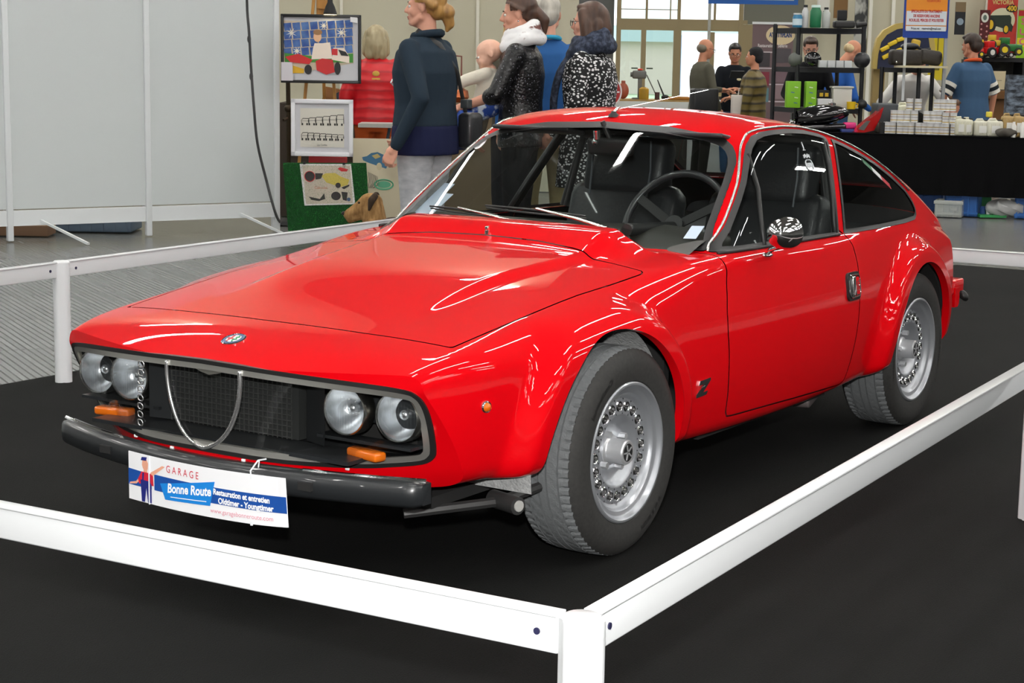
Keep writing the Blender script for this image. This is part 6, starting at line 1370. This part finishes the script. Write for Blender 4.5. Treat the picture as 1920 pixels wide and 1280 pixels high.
# round badge
q = pix(1690, 130, 19.4); s2 = S(19.4); ov = empty('oval_emblem', q, RZ, 'big dark blue arched emblem with a gold rim and yellow relief behind the rack', 'emblem')
pts = [(-54, 0), (-53, 30), (-48, 56), (-36, 72), (-14, 84), (10, 88), (34, 84), (56, 70), (62, 40), (60, 0)]; pp = [(a*s2, b*s2) for a, b in pts]; mb = MB(); mb.prism(pp, 0, .10, 'y'); mb.build('gold_rim', H('B09A50', .5), ov, 30)
mb = MB(); mb.prism([(a*.84+.02*s2, b*.88) for a, b in pp], -.012, .0, 'y'); mb.build('blue_field', H('0A1638', .5), ov, False)
for k, (a, b, r_) in enumerate(((-34, 38, .5), (-20, 48, .45), (-4, 56, .3), (-30, 24, .5), (-10, 34, .4))): mb = MB(); mb.box((a*s2, -.03, b*s2), (.10, .04, .045), (0, -r_, 0), .012); mb.build('yellow_relief', H('D8B824', .4), ov)
mb = MB(); mb.box((20*s2, -.02, 30*s2), (.10, .04, .30), (0, .2, 0), .02); mb.build('yellow_strut', H('C0A030', .5), ov)
mb = MB(); mb.box((0, 0, .4), (22*s2, .1, .8)); q = pix(1645, 170, 19.6); q.z = 0; o = mb.build('wood_panel', H('9A8450', .7), None, False); o.location = q; o.rotation_euler = (0, 0, RZ); mb = None; prop(o, 'tan wooden panel standing under the arched emblem', 'panel'); o.scale.z = 1.65
# toys on the black shelving
q = pix(1870, 112, 21.5); s2 = S(21.5); tb = empty('toy_shelf', (q.x, q.y, 0), RZ, 'black shelving full of toy tractors behind the young man in blue', 'shelf'); zq = q.z
for z_ in (zq, zq-.45, .5): mb = MB(); mb.box((0, .15, z_), (100*s2, .4, .05)); mb.build('shelf_board', mS, tb, False)
for x_ in (-50*s2, 50*s2): mb = MB(); mb.box((x_, .15, zq/2), (.05, .4, zq)); mb.build('side', mS, tb, False)
mb = MB(); mb.box((0, .36, zq/2), (100*s2, .02, zq)); mb.build('back', mpat('dark_clutter', hexc('0C0E10'), hexc('3A3C34'), 9, (.3, .8), .6, (1, 1, 1), 'noise'), tb, False)
def toy(px, py, cols, label, s=1., d=21.35):
    p = pix(px, py, d); e = empty('toy_tractor', p, RZ+random.uniform(-.5, .5), label, 'toy')
    mb = MB(); mb.box((0, 0, .075*s), (.22*s, .10*s, .07*s), bev=.012); mb.box((-.06*s, 0, .14*s), (.09*s, .09*s, .07*s), bev=.01); mb.build('body', H(cols[0], .35), e)
    for x_, r in ((-.07, .055), (.07, .038)):
        for y_ in (-.06, .06): mb = MB(); mb.cyl((x_*s, (y_-.015)*s, r*s), (x_*s, (y_+.015)*s, r*s), r*s, n=18); w_ = mb.build('tyre', m_blk, e); mb = MB(); mb.cyl((x_*s, (y_-.018)*s, r*s), (x_*s, (y_+.018)*s, r*s), r*.55*s, n=14); mb.build('rim', H(cols[1], .4), w_)
random.seed(11)
for px, py, c, lb, sz in ((1828, 107, ('C8281C', 'D8C020'), 'red and yellow toy tractor at the left of the toy shelf', .9), (1829, 88, ('D8B820', '202020'), 'yellow toy digger stacked above the red one at the left', .8), (1862, 108, ('C8181C', 'D8D8D0'), 'long red toy car in the middle of the toy shelf', 1.1), (1868, 92, ('C8A41C', '8A4A18'), 'yellow toy tractor with a blue roof in front of the red hanging', .95), (1893, 104, ('1E6A28', 'E0C41C'), 'green toy tractor with yellow wheels at the right of the toy shelf', 1.2), (1884, 108, ('B01818', 'C8C8C8'), 'small red toy tractor beside the green one', .8)): toy(px, py, c, lb, sz)
mb = MB(); mb.box((0, 0, .1), (26*s2, .005, .21), (.15, 0, 0)); single(mb, 'price_notice', H('CFC09C', .8), 1870, 167, 20.6, 'cream paper notice standing on the brown counter', 'notice'); 
o = COL.objects['price_notice']; wtext(o, 'notice_lettering', 'Nouveautes', 0, -.01, .10, .022, '40382C', .8)
q = pix(1875, 168, 20.8); mb = MB(); mb.box((0, .3, q.z-.06), (1.1, .6, .09)); mb.box((0, .35, (q.z-.1)/2), (1.0, .5, q.z-.12)); o = mb.build('brown_counter', H('6A4416', .6), None, False); o.location = (q.x, q.y, 0); o.rotation_euler = (0, 0, RZ); prop(o, 'brown wooden counter behind the young man in blue', 'counter')
mb = MB(); mb.box((0, 0, .6), (.12, .1, 1.2)); o = mb.build('display_case', mpat('steel_clutter', hexc('141820'), hexc('8A98A8'), 30, (.4, .8), .4, (1, 1, 1), 'noise'), None, False); q = pix(1908, 190, 19.5); o.location = (q.x, q.y, 0); o.rotation_euler = (0, 0, RZ); o.scale = (2.2, 1, 1.05); prop(o, 'glass display case of small metal parts at the right edge', 'display case')
# roll-up banner
q = pix(1443, 228, 21.6); s2 = S(21.6); ru = empty('rollup_banner', (q.x, q.y, 0), RZ, 'mauve roll-up banner with a cream oval logo left of the shelf', 'banner'); zt2 = pix(1443, 44, 21.6).z
mb = MB(); mb.box((0, 0, zt2/2), (76*s2, .01, zt2)); mb.build('print', H('6E5A5C', .7), ru, False); mb = MB(); mb.box((0, -.004, zt2), (78*s2, .02, .028)); mb.build('top_bar', H('E0E4E4', .4), ru)
zz_ = lambda py: pix(1443, py, 21.6).z
mb = MB(); disc(mb, 14*s2, zz_(66), 27*s2, -.008, 18*s2); mb.build('oval_logo', H('D8C49C', .6), ru, False); wtext(ru, 'oval_lettering', 'ATRITYPLAN', 14*s2, -.012, zz_(66), .075, '1C3C78', .62, .003); wtext(ru, 'banner_slogan', 'Restauration    Sellerie', 0, -.010, zz_(86), .055, 'D8D0D0', .7, .001)
for k, (a, b, c_) in enumerate(((1424, 112, '3A3438'), (1463, 104, '4A4448'), (1424, 148, '802838'), (1463, 140, '786068'), (1424, 178, '5A8088'), (1463, 172, '8A7478'))): mb = MB(); mb.box(((a-1443)*s2, -.008, zz_(b)), (30*s2, .004, 26*s2)); mb.build('photo_print', H(c_, .6), ru, False); 
for k, b in enumerate((98, 128, 158, 190)): mb = MB(); mb.box((0, -.007, zz_(b)), (68*s2, .003, 2.4*s2)); mb.build('white_line', H('C8BCC0', .6), ru, False)
# overhead white sign with blue border
o, s2, w, h = wallitem(1328, 1496, -70, 8, 21.5, 'hanging_sign', '1E5AA8', 'white overhead sign with a blue border cut off by the top of the photo', 'sign'); mb = MB(); mb.box((0, -.012, h/2+.02), (w-.10, .006, h-.06)); mb.build('white_face', H('CBC4B8', .6), o, False); mb = MB(); mb.cyl((-w/2+.02, .0, -1.7), (-w/2+.02, .0, 0), .018); mb.build('sign_pole', H('A8A8A0', .4), o)
# ---- flea-market table before the glass doors ----
FD = 22.; s2 = S(FD); q = pix(1225, 190, FD); ft = empty('market_table', (q.x, q.y, 0), RZ, 'table with a white cloth and tools before the glass doors', 'table'); zq = pix(1225, 187, FD).z
mb = MB(); mb.box((0, .3, zq-.02), (150*s2, .7, .04)); mb.build('tabletop', H('A88850', .6), ft, False); mb = MB(); mb.box((0, -.06, zq-.20), (146*s2, .01, .36)); mb.build('table_cloth', H('D8DCD8', .8), ft, False)
for a in (-.44, .44): mb = MB(); mb.cyl((a, .3, 0), (a, .3, zq-.04), .02); mb.build('leg', H('303030', .5), ft)
def fm(mb, name, m, px, lb, cat, back=.1): p = pix(px, 187, FD+back); p.z = zq+.001; return place(mb, name, m, p, lb, cat)
mb = MB(); mb.box((0, 0, .15), (.05, .06, .30), bev=.01); mb.box((-.01, 0, .30), (.17, .09, .10), bev=.02); mb.cyl((.08, 0, .30), (.20, 0, .06), .007); mb.cyl((-.12, 0, .30), (-.09, 0, .30), .03, n=12); mb.box((0, 0, .01), (.18, .16, .02)); o = fm(mb, 'bench_drill', H('6A6A66', .5), 1199, 'grey bench drill standing on the market table', 'drill'); mb = MB(); mb.ball((.0, 0, .36), (.035, .03, .015)); mb.build('red_knob', H('C83018', .4), o)
mb = MB(); mb.lathe([(.055, 0), (.06, .02), (.06, .13), (.03, .15)], n=20); fm(mb, 'gilt_tin', H('B08828', .4), 1207, 'yellow labelled tin at the foot of the bench drill', 'tin', .0)
mb = MB(); mb.lathe([(.03, 0), (.03, .09), (.026, .09)], n=16); fm(mb, 'brown_mug', H('4A3030', .5), 1232, 'small brown pot on the market table', 'pot')
mb = MB(); mb.cyl((.0, 0, .01), (-.10, 0, .24), .012, .006); mb.ball((0, 0, .03), (.05, .04, .03)); fm(mb, 'black_iron', m_dk, 1247, 'black long-handled tool leaning on the market table', 'tool')
mb = MB(); mb.box((0, 0, .02), (.26, .14, .04), bev=.01); fm(mb, 'wooden_box', H('A06A20', .6), 1272, 'flat brown wooden box at the right of the market table', 'box')
mb = MB(); mb.ball((0, 0, .10), (.07, .07, .10)); mb.box((0, 0, .19), (.05, .05, .07), bev=.01); fm(mb, 'porcelain_figure', H('A05038', .5), 1168, 'reddish figurine at the left of the market table', 'figurine')
mb = MB(); mb.cyl((0, -.02, .0), (0, .02, .0), .118, n=40); q = pix(1135, 172, 13.5); o = mb.build('red_round_sign', H('A01414', .4), None, 40); o.location = q; o.rotation_euler = (0, 0, RZ); prop(o, 'red round sign with a white rim behind the dotted coat', 'sign'); mb = MB(); mb.tube([(.118*math.cos(t), -.02, .118*math.sin(t)) for t in np.linspace(0, 2*PI, 41)[:-1]], .006, 6, closed=True); mb.box((0, -.022, 0), (.21, .004, .012)); mb.build('white_rim', H('D8D0D0', .4), o); mb = MB(); mb.cyl((0, 0, -.14), (0, 0, -(q.z)), .012); mb.build('stand', m_dk, o)
mb = MB(); mb.lathe([(.10, 0), (.12, .03), (.05, .10), (.03, .10)], n=24); q = pix(1198, 205, 20); q.z = .69; mb.cyl((0, 0, -.69), (0, 0, 0), .02); o = mb.build('metal_stool', H('6A6A66', .4), None, 40); o.location = q; prop(o, 'round grey metal stool under the market table edge', 'stool')
mb = MB(); mb.box((0, 0, .3), (.42, .30, .6), bev=.03); mb.tube([(-.1, 0, .6), (-.05, 0, .68), (.05, 0, .68), (.1, 0, .6)], .01, 6); q = pix(1255, 204, 21.2); q.z = 0; o = mb.build('dark_holdall', H('2A2620', .8), None, 40); o.location = q; o.rotation_euler = (0, 0, RZ); prop(o, 'dark holdall standing under the market table', 'bag')
for px, lb in ((1288, 'white carrier bag on the floor left of the man in the grey coat'), (1345, 'white carrier bag between the man in grey and the man in black')):
    mb = MB(); mb.box((0, 0, .34), (.24, .16, .68), bev=.04, taper=.85); q = pix(px, 204, 20.9 if px > 1300 else 21.2); q.z = 0; o = mb.build('carrier_bag', H('D4D8D8', .6), None, 40); o.location = q; o.rotation_euler = (0, 0, RZ); prop(o, lb, 'bag')
q = pix(1360, 181, 22.4); zq2 = q.z; mb = MB(); mb.box((0, .2, zq2-.02), (.62, .5, .04)); 
for a in (-.28, .28): mb.cyl((a, .2, 0), (a, .2, zq2-.03), .02)
o = mb.build('back_table', H('3A342C', .7), None, False); o.location = (q.x, q.y, 0); o.rotation_euler = (0, 0, RZ); prop(o, 'small dark table behind the three people talking', 'table')
mb = MB(); mb.box((0, 0, .06), (.10, .1, .12)); p = pix(1348, 170, 22.5); p.z = zq2; place(mb, 'cream_carton', H('B8A878', .7), p, 'cream carton on the small dark table', 'carton')
# ================= picture display on the left =================
ED = 13.6; s_ = S(ED)
def zE(py, d=ED): return pix(600, py, d).z
def easel(px, d, htop, label):
    q = pix(px, 300, d); e = empty('easel', (q.x, q.y, 0), RZ, label, 'easel'); w = mpat('easel_wood', hexc('9A6A2C'), hexc('B8843C'), 6, (.3, .7), .6, (6, 6, .6), 'noise')
    for sd in (-1, 1): mb = MB(); mb.tube([(sd*.20, -.02, 0), (sd*.035, .16, htop)], .016, 4); mb.build('front_leg', w, e, False)
    mb = MB(); mb.tube([(0, .62, 0), (0, .18, htop-.05)], .016, 4); mb.build('rear_leg', w, e, False)
    mb = MB(); mb.box((0, .16, htop-.02), (.14, .03, .05)); mb.build('head_block', w, e, False)
    return e, w
e1, wood = easel(598, ED+.15, 2.0, 'tall wooden easel holding the black framed picture')
mb = MB(); mb.box((0, .17, 1.85), (.07, .03, .40)); mb.box((.02, .15, 1.74), (.09, .03, .06)); mb.build('mast', wood, e1, False)
def frame(name, x0, x1, y0, y1, d, fcol, fw, label, tilt=.0, mat_col='C8C8CC'):
    s2 = S(d); q = pix((x0+x1)/2, y1, d); w, h = (x1-x0)*s2, (y1-y0)*s2; e = empty(name, q, RZ, label, 'picture'); e.rotation_euler = (-tilt, 0, RZ)
    mb = MB()
    for c, dm in (((0, 0, fw/2), (w, .03, fw)), ((0, 0, h-fw/2), (w, .03, fw)), ((-w/2+fw/2, 0, h/2), (fw, .03, h)), ((w/2-fw/2, 0, h/2), (fw, .03, h))): mb.box(c, dm, bev=.004)
    mb.build('frame', H(fcol, .35), e, 40); mb = MB(); mb.box((0, .008, h/2), (w-fw, .006, h-fw)); mb.build('mount', H(mat_col, .7), e, False); return e, w, h, s2
def poly(mb, P, y): mb.add([(a, y, b) for a, b in P], [tuple(range(len(P)))])
# 1 racing picture
e, w, h, s2 = frame('framed_picture', 527, 677, 29, 156, ED, '101010', .022, 'black framed racing picture with a blue gridded background on the tall easel')
X = lambda px: (px-602)*s2; Z = lambda py: (156-py)*s2
mb = MB(); poly(mb, [(X(531), Z(41)), (X(661), Z(45)), (X(663), Z(118)), (X(533), Z(142))], .003); mb.build('picture_ground', H('C8B8A0', .5), e, False)
mb = MB()
for r in range(4):
    for c in range(8):
        x0 = 532+c*16.3; y0 = 43+r*15.5+(-c*1.0)+3.5; poly(mb, [(X(x0), Z(y0)), (X(x0+14), Z(y0-1.5)), (X(x0+15.5), Z(y0+12.5)), (X(x0+2), Z(y0+14))], .001)
mb.build('blue_tiles', mpat('blue_tile', hexc('18408C'), hexc('5C84BC'), 10, (.35, .75), .5, (1, 1, 1), 'noise'), e, False)
for a, b, r in ((547, 64, 11), (607, 50, 8), (640, 62, 12), (557, 97, 9)):
    mb = MB()
    for k in range(4): t = k*PI/4+.3; mb.add([(X(a)+math.cos(t)*r*s2, -.001, Z(b)+math.sin(t)*r*s2), (X(a)+math.cos(t+1.57)*1.2*s2, -.001, Z(b)+math.sin(t+1.57)*1.2*s2), (X(a)-math.cos(t)*r*s2, -.001, Z(b)-math.sin(t)*r*s2), (X(a)-math.cos(t+1.57)*1.2*s2, -.001, Z(b)-math.sin(t+1.57)*1.2*s2)], [(0, 1, 2, 3)])
    mb.build('star_flare', H('F0ECDC', .4), e, False)
mb = MB(); poly(mb, [(X(534), Z(101)), (X(586), Z(106)), (X(662), Z(100)), (X(662), Z(117)), (X(534), Z(118))], 0.); mb.build('green_hedge', H('3A8A2C', .5), e, False)
mb = MB(); poly(mb, [(X(584), Z(112)), (X(587), Z(92)), (X(590), Z(82)), (X(604), Z(82)), (X(619), Z(80)), (X(623), Z(110))], -.002); poly(mb, [(X(625), Z(90)), (X(645), Z(90)), (X(655), Z(106)), (X(655), Z(118)), (X(622), Z(112))], -.002); mb.build('white_figure', H('F0E0D0', .5), e, False)
mb = MB(); disc(mb, X(595.5), Z(70), 7.5*s2, -.004, 10*s2); mb.build('face_print', H('E8B890', .5), e, False); mb = MB(); disc(mb, X(596), Z(62), 8.5*s2, -.006, 5*s2); mb.build('hair_print', H('9A7048', .5), e, False)
mb = MB(); poly(mb, [(X(535), Z(108)), (X(560), Z(102)), (X(586), Z(113)), (X(580), Z(121)), (X(545), Z(118))], -.004); poly(mb, [(X(592), Z(115)), (X(604), Z(110)), (X(624), Z(112)), (X(628), Z(135)), (X(612), Z(140)), (X(594), Z(132))], -.005); poly(mb, [(X(622), Z(92)), (X(633), Z(92)), (X(633), Z(104)), (X(622), Z(103))], -.004); mb.build('red_cars_print', H('C81C20', .4), e, False)
mb = MB(); disc(mb, X(578), Z(131), 7*s2, -.006, 9*s2); disc(mb, X(633), Z(128), 6*s2, -.006, 12*s2); poly(mb, [(X(634), Z(93)), (X(648), Z(97)), (X(654), Z(105)), (X(640), Z(104))], -.006); mb.build('tyres_print', H('1C1C1E', .5), e, False); mb = MB(); poly(mb, [(X(549), Z(124)), (X(570), Z(130)), (X(570), Z(138)), (X(549), Z(138))], -.002); mb.build('yellow_kerb', H('D8A81C', .5), e, False)
mb = MB(); poly(mb, [(X(528), Z(118)), (X(549), Z(118)), (X(550), Z(152)), (X(528), Z(152))], -.018); mb.build('price_sheet', H('D0CCD2', .6), e, False); mb = MB(); poly(mb, [(X(657), Z(33)), (X(670), Z(34)), (X(670), Z(44)), (X(657), Z(42))], -.018); mb.build('corner_label', H('E8E8E8', .6), e, False)
# spot lamp clipped over it
mb = MB(); mb.lathe([(.052, 0), (.050, .012), (.036, .055), (.020, .09), (.017, .16), (.010, .17)], n=24); q = pix(619, 27, ED-.1); sp = mb.build('spot_lamp', m_dk, None, 40); sp.location = q; prop(sp, 'small black spot lamp above the black framed picture', 'lamp')
mb = MB(); mb.lathe([(.050, -.002), (.0001, -.002)], n=24); mb.build('lamp_disc', H('FFF8E0', .5, emit=(1, .97, .85), es=2.), sp, False); mb = MB(); mb.tube([(0, 0, .16), (0, .05, .25), (0, .10, .3)], .006, 6); mb.build('lamp_arm', m_dk, sp)
# 2 white framed drawing
e, w, h, s2 = frame('framed_drawing', 546, 662, 187, 293, ED-.05, 'E4E4E8', .032, 'white framed line drawing of two rows of vans and cars below the racing picture')
X = lambda px: (px-604)*s2; Z = lambda py: (293-py)*s2
mb = MB(); mb.box((X(604), .003, Z(240)), (82*s2, .004, 72*s2)); mb.build('drawing_sheet', H('D4D0C4', .7), e, False)
mb = MB()
for row, (yb, n_) in enumerate(((232, 6), (260, 7))):
    for k in range(n_):
        x0 = 566+k*(78/n_); hh = (9+5*k/n_*1.8) if row == 0 else 11-k*.6; P = [(X(x0), 0, Z(yb)), (X(x0-1), 0, Z(yb-hh*.6)), (X(x0+2), 0, Z(yb-hh)), (X(x0+78/n_), 0, Z(yb-hh)), (X(x0+80/n_), 0, Z(yb-hh*.5)), (X(x0+80/n_), 0, Z(yb))]; mb.tube(P, .0022, 4); mb.tube([(X(x0), 0, Z(yb-hh*.5)), (X(x0+78/n_), 0, Z(yb-hh*.5))], .0015, 4)
        for q_ in (x0+1, x0+78/n_-3): mb.box((X(q_), 0, Z(yb+1.5)), (3*s2, .002, 4*s2))
mb.build('line_drawing', H('2A2A28', .8), e, False); wtext(e, 'caption_lettering', 'Les Combis', X(604), -.001, Z(272), .020, '3A3A38', .8)
# small easel carrying drawing and grass board
# 3 grass board with print
s2 = S(ED-.1); q = pix(612, 438, ED-.1); gb = empty('grass_board', (q.x, q.y, 0), RZ, 'board covered in green artificial grass below the two framed pictures', 'board')
X = lambda px: (px-612)*s2; zb_ = lambda py: pix(612, py, ED-.1).z
P = [(X(531), zb_(305)), (X(686), zb_(303)), (X(695), .02), (X(541), .02)]; mb = MB(); mb.add([(a, 0., b) for a, b in P]+[(a, .02, b) for a, b in P], [(3, 2, 1, 0), (4, 5, 6, 7), (0, 1, 5, 4), (1, 2, 6, 5), (2, 3, 7, 6), (3, 0, 4, 7)]); mb.build('backing', H('0E4A1C', .9), gb, False)
mb = MB(); random.seed(5)
for k in range(5200):
    u = random.random(); v = random.random(); a = (P[0][0]*(1-u)+P[1][0]*u)*(1-v)+(P[3][0]*(1-u)+P[2][0]*u)*v; b = P[0][1]*(1-v)+P[3][1]*v; t = random.uniform(0, 2*PI); l = random.uniform(.008, .016)
    mb.add([(a-.0018, -.001, b), (a+.0018, -.001, b), (a+math.cos(t)*l, -.014-random.random()*.006, b+math.sin(t)*l)], [(0, 1, 2)])
me = bpy.data.meshes.new('grass_blades'); me.from_pydata(mb.V, [], mb.F); g_ = link('grass_blades', me, mat('turf', hexc('1E8A30'), .7, noise=(30, hexc('0E5A1C'), .35, .65)), gb, False); g_['kind'] = 'stuff'
for sd in (-1, 1): mb = MB(); mb.tube([(X(545 if sd < 0 else 680), .03, .5), (X(540 if sd < 0 else 685), .12, 0)], .012, 4); mb.build('prop_leg', wood, gb, False)
s2 = S(ED-.14); q = pix(615, 385, ED-.14); pr = empty('car_print', q, RZ, 'white sheet with drawings of a yellow cabriolet clipped to the grass board', 'print'); X = lambda px: (px-615)*s2; Z = lambda py: (385-py)*s2
mb = MB(); poly(mb, [(X(562), Z(308)), (X(658), Z(307)), (X(666), Z(382)), (X(571), Z(386))], 0); mb.build('sheet', H('E4E0E0', .6), pr, False); mb = MB(); poly(mb, [(X(567), Z(311)), (X(656), Z(310)), (X(662), Z(380)), (X(574), Z(383))], -.002); mb.build('tinted_ground', H('C8BCAC', .6), pr, False)
mb = MB(); poly(mb, [(X(603), Z(330)), (X(610), Z(325)), (X(628), Z(324)), (X(640), Z(331)), (X(655), Z(336)), (X(652), Z(346)), (X(638), Z(350)), (X(612), Z(342))], -.004); mb.build('yellow_car_print', H('C8B450', .5), pr, False)
mb = MB(); disc(mb, X(634), Z(347), 5*s2, -.006); poly(mb, [(X(640), Z(351)), (X(655), Z(345)), (X(655), Z(348)), (X(645), Z(354))], -.005); disc(mb, X(581), Z(331), 9*s2, -.004); disc(mb, X(630), Z(367), 9*s2, -.004, 8*s2); poly(mb, [(X(579), Z(369)), (X(600), Z(373)), (X(608), Z(362)), (X(610), Z(373)), (X(598), Z(377)), (X(584), Z(375))], -.004); poly(mb, [(X(591), Z(325)), (X(606), Z(325)), (X(602), Z(335)), (X(592), Z(337))], -.004); poly(mb, [(X(640), Z(359)), (X(652), Z(360)), (X(650), Z(376)), (X(643), Z(374))], -.004); mb.build('black_drawing', H('2A2224', .5), pr, False)
mb = MB(); poly(mb, [(X(633), Z(316)), (X(638), Z(313)), (X(653), Z(317)), (X(650), Z(321)), (X(640), Z(321))], -.004); mb.tube([(X(581)+9.5*s2*math.cos(t), -.006, Z(331)+9.5*s2*math.sin(t)) for t in np.linspace(0, 2*PI, 25)[:-1]], .003, 4, closed=True); mb.build('red_drawing', H('C02028', .5), pr, False); wtext(pr, 'print_lettering', 'Cabriolet', X(602), -.005, Z(352), .028, 'B86848', .9); mb = MB(); disc(mb, X(654), Z(373), 3.5*s2, -.005); mb.build('blue_badge', H('405878', .5), pr, False)
for a in (571, 645): mb = MB(); mb.box((X(a), -.006, Z(306.5)), (5*s2, .02, 4*s2), bev=.003); mb.build('clip', m_dk, pr)
for k, (a, b) in enumerate(((547, 318), (556, 321))): mb = MB(); mb.box((0, 0, 0), (8*s2, .002, 6*s2), (0, .2, 0)); single(mb, 'price_tag', H('E4D8DC', .6), a, b, ED-.16, 'small white price tag pinned at the top left of the grass board, %s one' % ('left' if k == 0 else 'right'), 'tag')
# things around: red folder, standard lamp stand, table, painted board
mb = MB(); mb.box((0, 0, 0), (72*s2, .06, 14*s2), (0, .03, 0), .006); single(mb, 'red_case', H('B01820', .5), 615, 300, ED+.05, 'red case between the white framed drawing and the grass board', 'case')
q = pix(541, 300, ED+.9); sl = empty('iron_stand', (q.x, q.y, 0), 0, 'dark wrought iron stand between the partition and the easels', 'stand'); mb = MB(); mb.tube([(0, 0, 0), (0, 0, 1.0), (.005, 0, 1.28)], .018, 8); mb.ball((0, 0, .93), .035); mb.ball((0, 0, 1.22), .025); mb.tube([(-.06, 0, .84), (0, 0, .86), (.06, 0, .84)], .012, 6); mb.build('stem', mat('bronze_dark', (.05, .035, .02), .35, .7), sl); mb = MB(); mb.lathe([(.12, 0), (.10, .03), (.02, .05)], n=20); mb.build('foot', m_dk, sl)
TD = 13.95; s2 = S(TD); q = pix(690, 232, TD); zt3 = q.z; tb2 = empty('trestle_table', (q.x, q.y, 0), RZ, 'grey folding table in front of the person in the red body warmer', 'table')
mb = MB(); mb.box((.32, .2, zt3-.015), (.80, .34, .03)); mb.build('tabletop', H('A8AAA4', .5), tb2, False)
for a in (.0, .5): mb = MB(); mb.cyl((a, .1, 0), (a+.15, .3, zt3-.03), .012); mb.build('leg', H('506070', .4, metal=.5), tb2)
BD2 = 13.72; s2 = S(BD2); q = pix(706, 372, BD2); pb = empty('painted_board', (q.x, q.y, 0), RZ, 'cream board painted with a blue vintage car beside the grass board', 'board'); X = lambda px: (px-706)*s2; zc2 = lambda py: pix(706, py, BD2).z
mb = MB(); mb.box((.035, 0, (zc2(259))/2), (.43, .03, zc2(259))); mb.build('board_panel', H('D2C8AC', .8), pb, False)
mb = MB(); poly(mb, [(X(679), zc2(294)), (X(688), zc2(292)), (X(696), zc2(286)), (X(708), zc2(284)), (X(722), zc2(290)), (X(728), zc2(305)), (X(724), zc2(315)), (X(708), zc2(310)), (X(690), zc2(304)), (X(681), zc2(300))], -.017); mb.build('blue_car_print', H('3A6C8C', .6), pb, False); mb = MB(); poly(mb, [(X(697), zc2(291)), (X(708), zc2(287)), (X(714), zc2(293)), (X(704), zc2(297))], -.019); mb.build('car_window_print', H('B8A468', .6), pb, False); mb = MB(); disc(mb, X(711), zc2(311), 5*s2, -.020, 7*s2); mb.build('wheel_print', H('C8BC98', .6), pb, False)
mb = MB(); mb.tube([(X(720)+17*s2*math.cos(t), -.018, zc2(345)+9*s2*math.sin(t)) for t in np.linspace(0, 2*PI, 33)[:-1]], .007, 6, closed=True, flat=.5); disc(mb, X(720), zc2(345), 13*s2, -.0165, 6.5*s2); mb.build('green_oval_print', H('5AA884', .6), pb, False); mb = MB()
for k in range(7): mb.tube([(X(691+k*2.6), -.018, zc2(322+k*1.2)), (X(693+k*3.), -.018, zc2(338+(k*7) % 9)), (X(691+k*1.6), -.018, zc2(352))], .0025, 4)
mb.build('grey_sketch_print', H('6A645C', .7), pb, False)
for a in (0,): mb = MB(); mb.tube([(.1, .02, .6), (.1, .3, 0)], .014, 4); mb.build('prop_leg', wood, pb, False)
# metal rail chair near the baby, copper pot behind
q = pix(858, 150, 14.); mb = MB(); s2 = S(14); mb.tube([(-18*s2, 0, 46*s2), (7*s2, 0, 44*s2), (7*s2, 0, 14*s2), (7*s2, 0, -q.z)], .007, 6); mb.tube([(-18*s2, 0, 46*s2), (-18*s2, 0, -q.z)], .007, 6); o = mb.build('tube_frame', H('7A4438', .5), None); o.location = q; o.rotation_euler = (0, 0, RZ); prop(o, 'thin reddish metal tube frame behind the baby', 'frame')
q = pix(855, 192, 13.6); mb = MB(); mb.box((0, 0, q.z/2), (.7, .4, q.z)); o = mb.build('goods_table', H('6A5A44', .8), None, False); o.location = (q.x, q.y, 0); o.rotation_euler = (0, 0, RZ); prop(o, 'brown table with copper ware behind the woman in navy', 'table'); mb = MB(); mb.lathe([(.07, 0), (.10, .04), (.09, .09), (.04, .12), (.045, .14)], n=24); p = q+Vector((.0, .0, .0)); place(mb, 'copper_pot', mat('copper', (.45, .14, .06), .25, .9), p, 'copper pot on the brown table behind the woman in navy', 'pot')
# goods behind the racing picture
q = pix(650, 190, 15.2); mb = MB(); mb.box((0, .2, q.z/2-.01), (1.15, .5, q.z-.02)); o = mb.build('dark_counter', H('3A3026', .8), None, False); o.location = (q.x, q.y, 0); o.rotation_euler = (0, 0, RZ); prop(o, 'dark counter behind the easels', 'counter')
for px, lb in ((637, 'black round lens on the dark counter, left of the pair'), (656, 'black round lens on the dark counter, right of the pair')): mb = MB(); mb.cyl((0, -.03, .04), (0, .03, .04), .036, n=20); p = pix(px, 176, 15.25); p.z = q.z+.0; place(mb, 'lens', H('141C2C', .3), p, lb, 'lens')
mb = MB(); mb.prism([(-.16, .0), (.16, .0), (.13, .05), (-.02, .10), (-.14, .12)], -.05, .05, 'y'); p = pix(640, 184, 15.35); p.z = q.z; place(mb, 'wooden_model', H('8A5A24', .5), p, 'brown wooden model boat on the dark counter', 'model')
w = bpy.data.worlds.new('world'); scn.world = w; w.use_nodes = True; bg = w.node_tree.nodes['Background']; bg.inputs[0].default_value = (.80, .88, .95, 1); bg.inputs[1].default_value = 3.0
scn.view_settings.view_transform = 'Standard'; scn.view_settings.look = 'None'; scn.view_settings.exposure = 0; scn.view_settings.gamma = 1
def area(name, loc, tgt, e, s, c=(1, 1, 1), sy=None):
    l = bpy.data.lights.new(name, 'AREA'); l.energy = e; l.size = s; l.color = c
    if sy: l.shape = 'RECTANGLE'; l.size_y = sy
    o = bpy.data.objects.new(name, l); COL.objects.link(o); o.location = loc; o.rotation_euler = (Vector(tgt)-Vector(loc)).to_track_quat('-Z', 'Y').to_euler(); return o
# the flash on the photographer's camera
fl = CC+Vector((0, 0, .26))-CR*.02
area('camera_flash', fl, CC+CF*5, 215, .09, (1, .98, .95))
# daylight through the glass front on the near side of the hall and the roof glazing
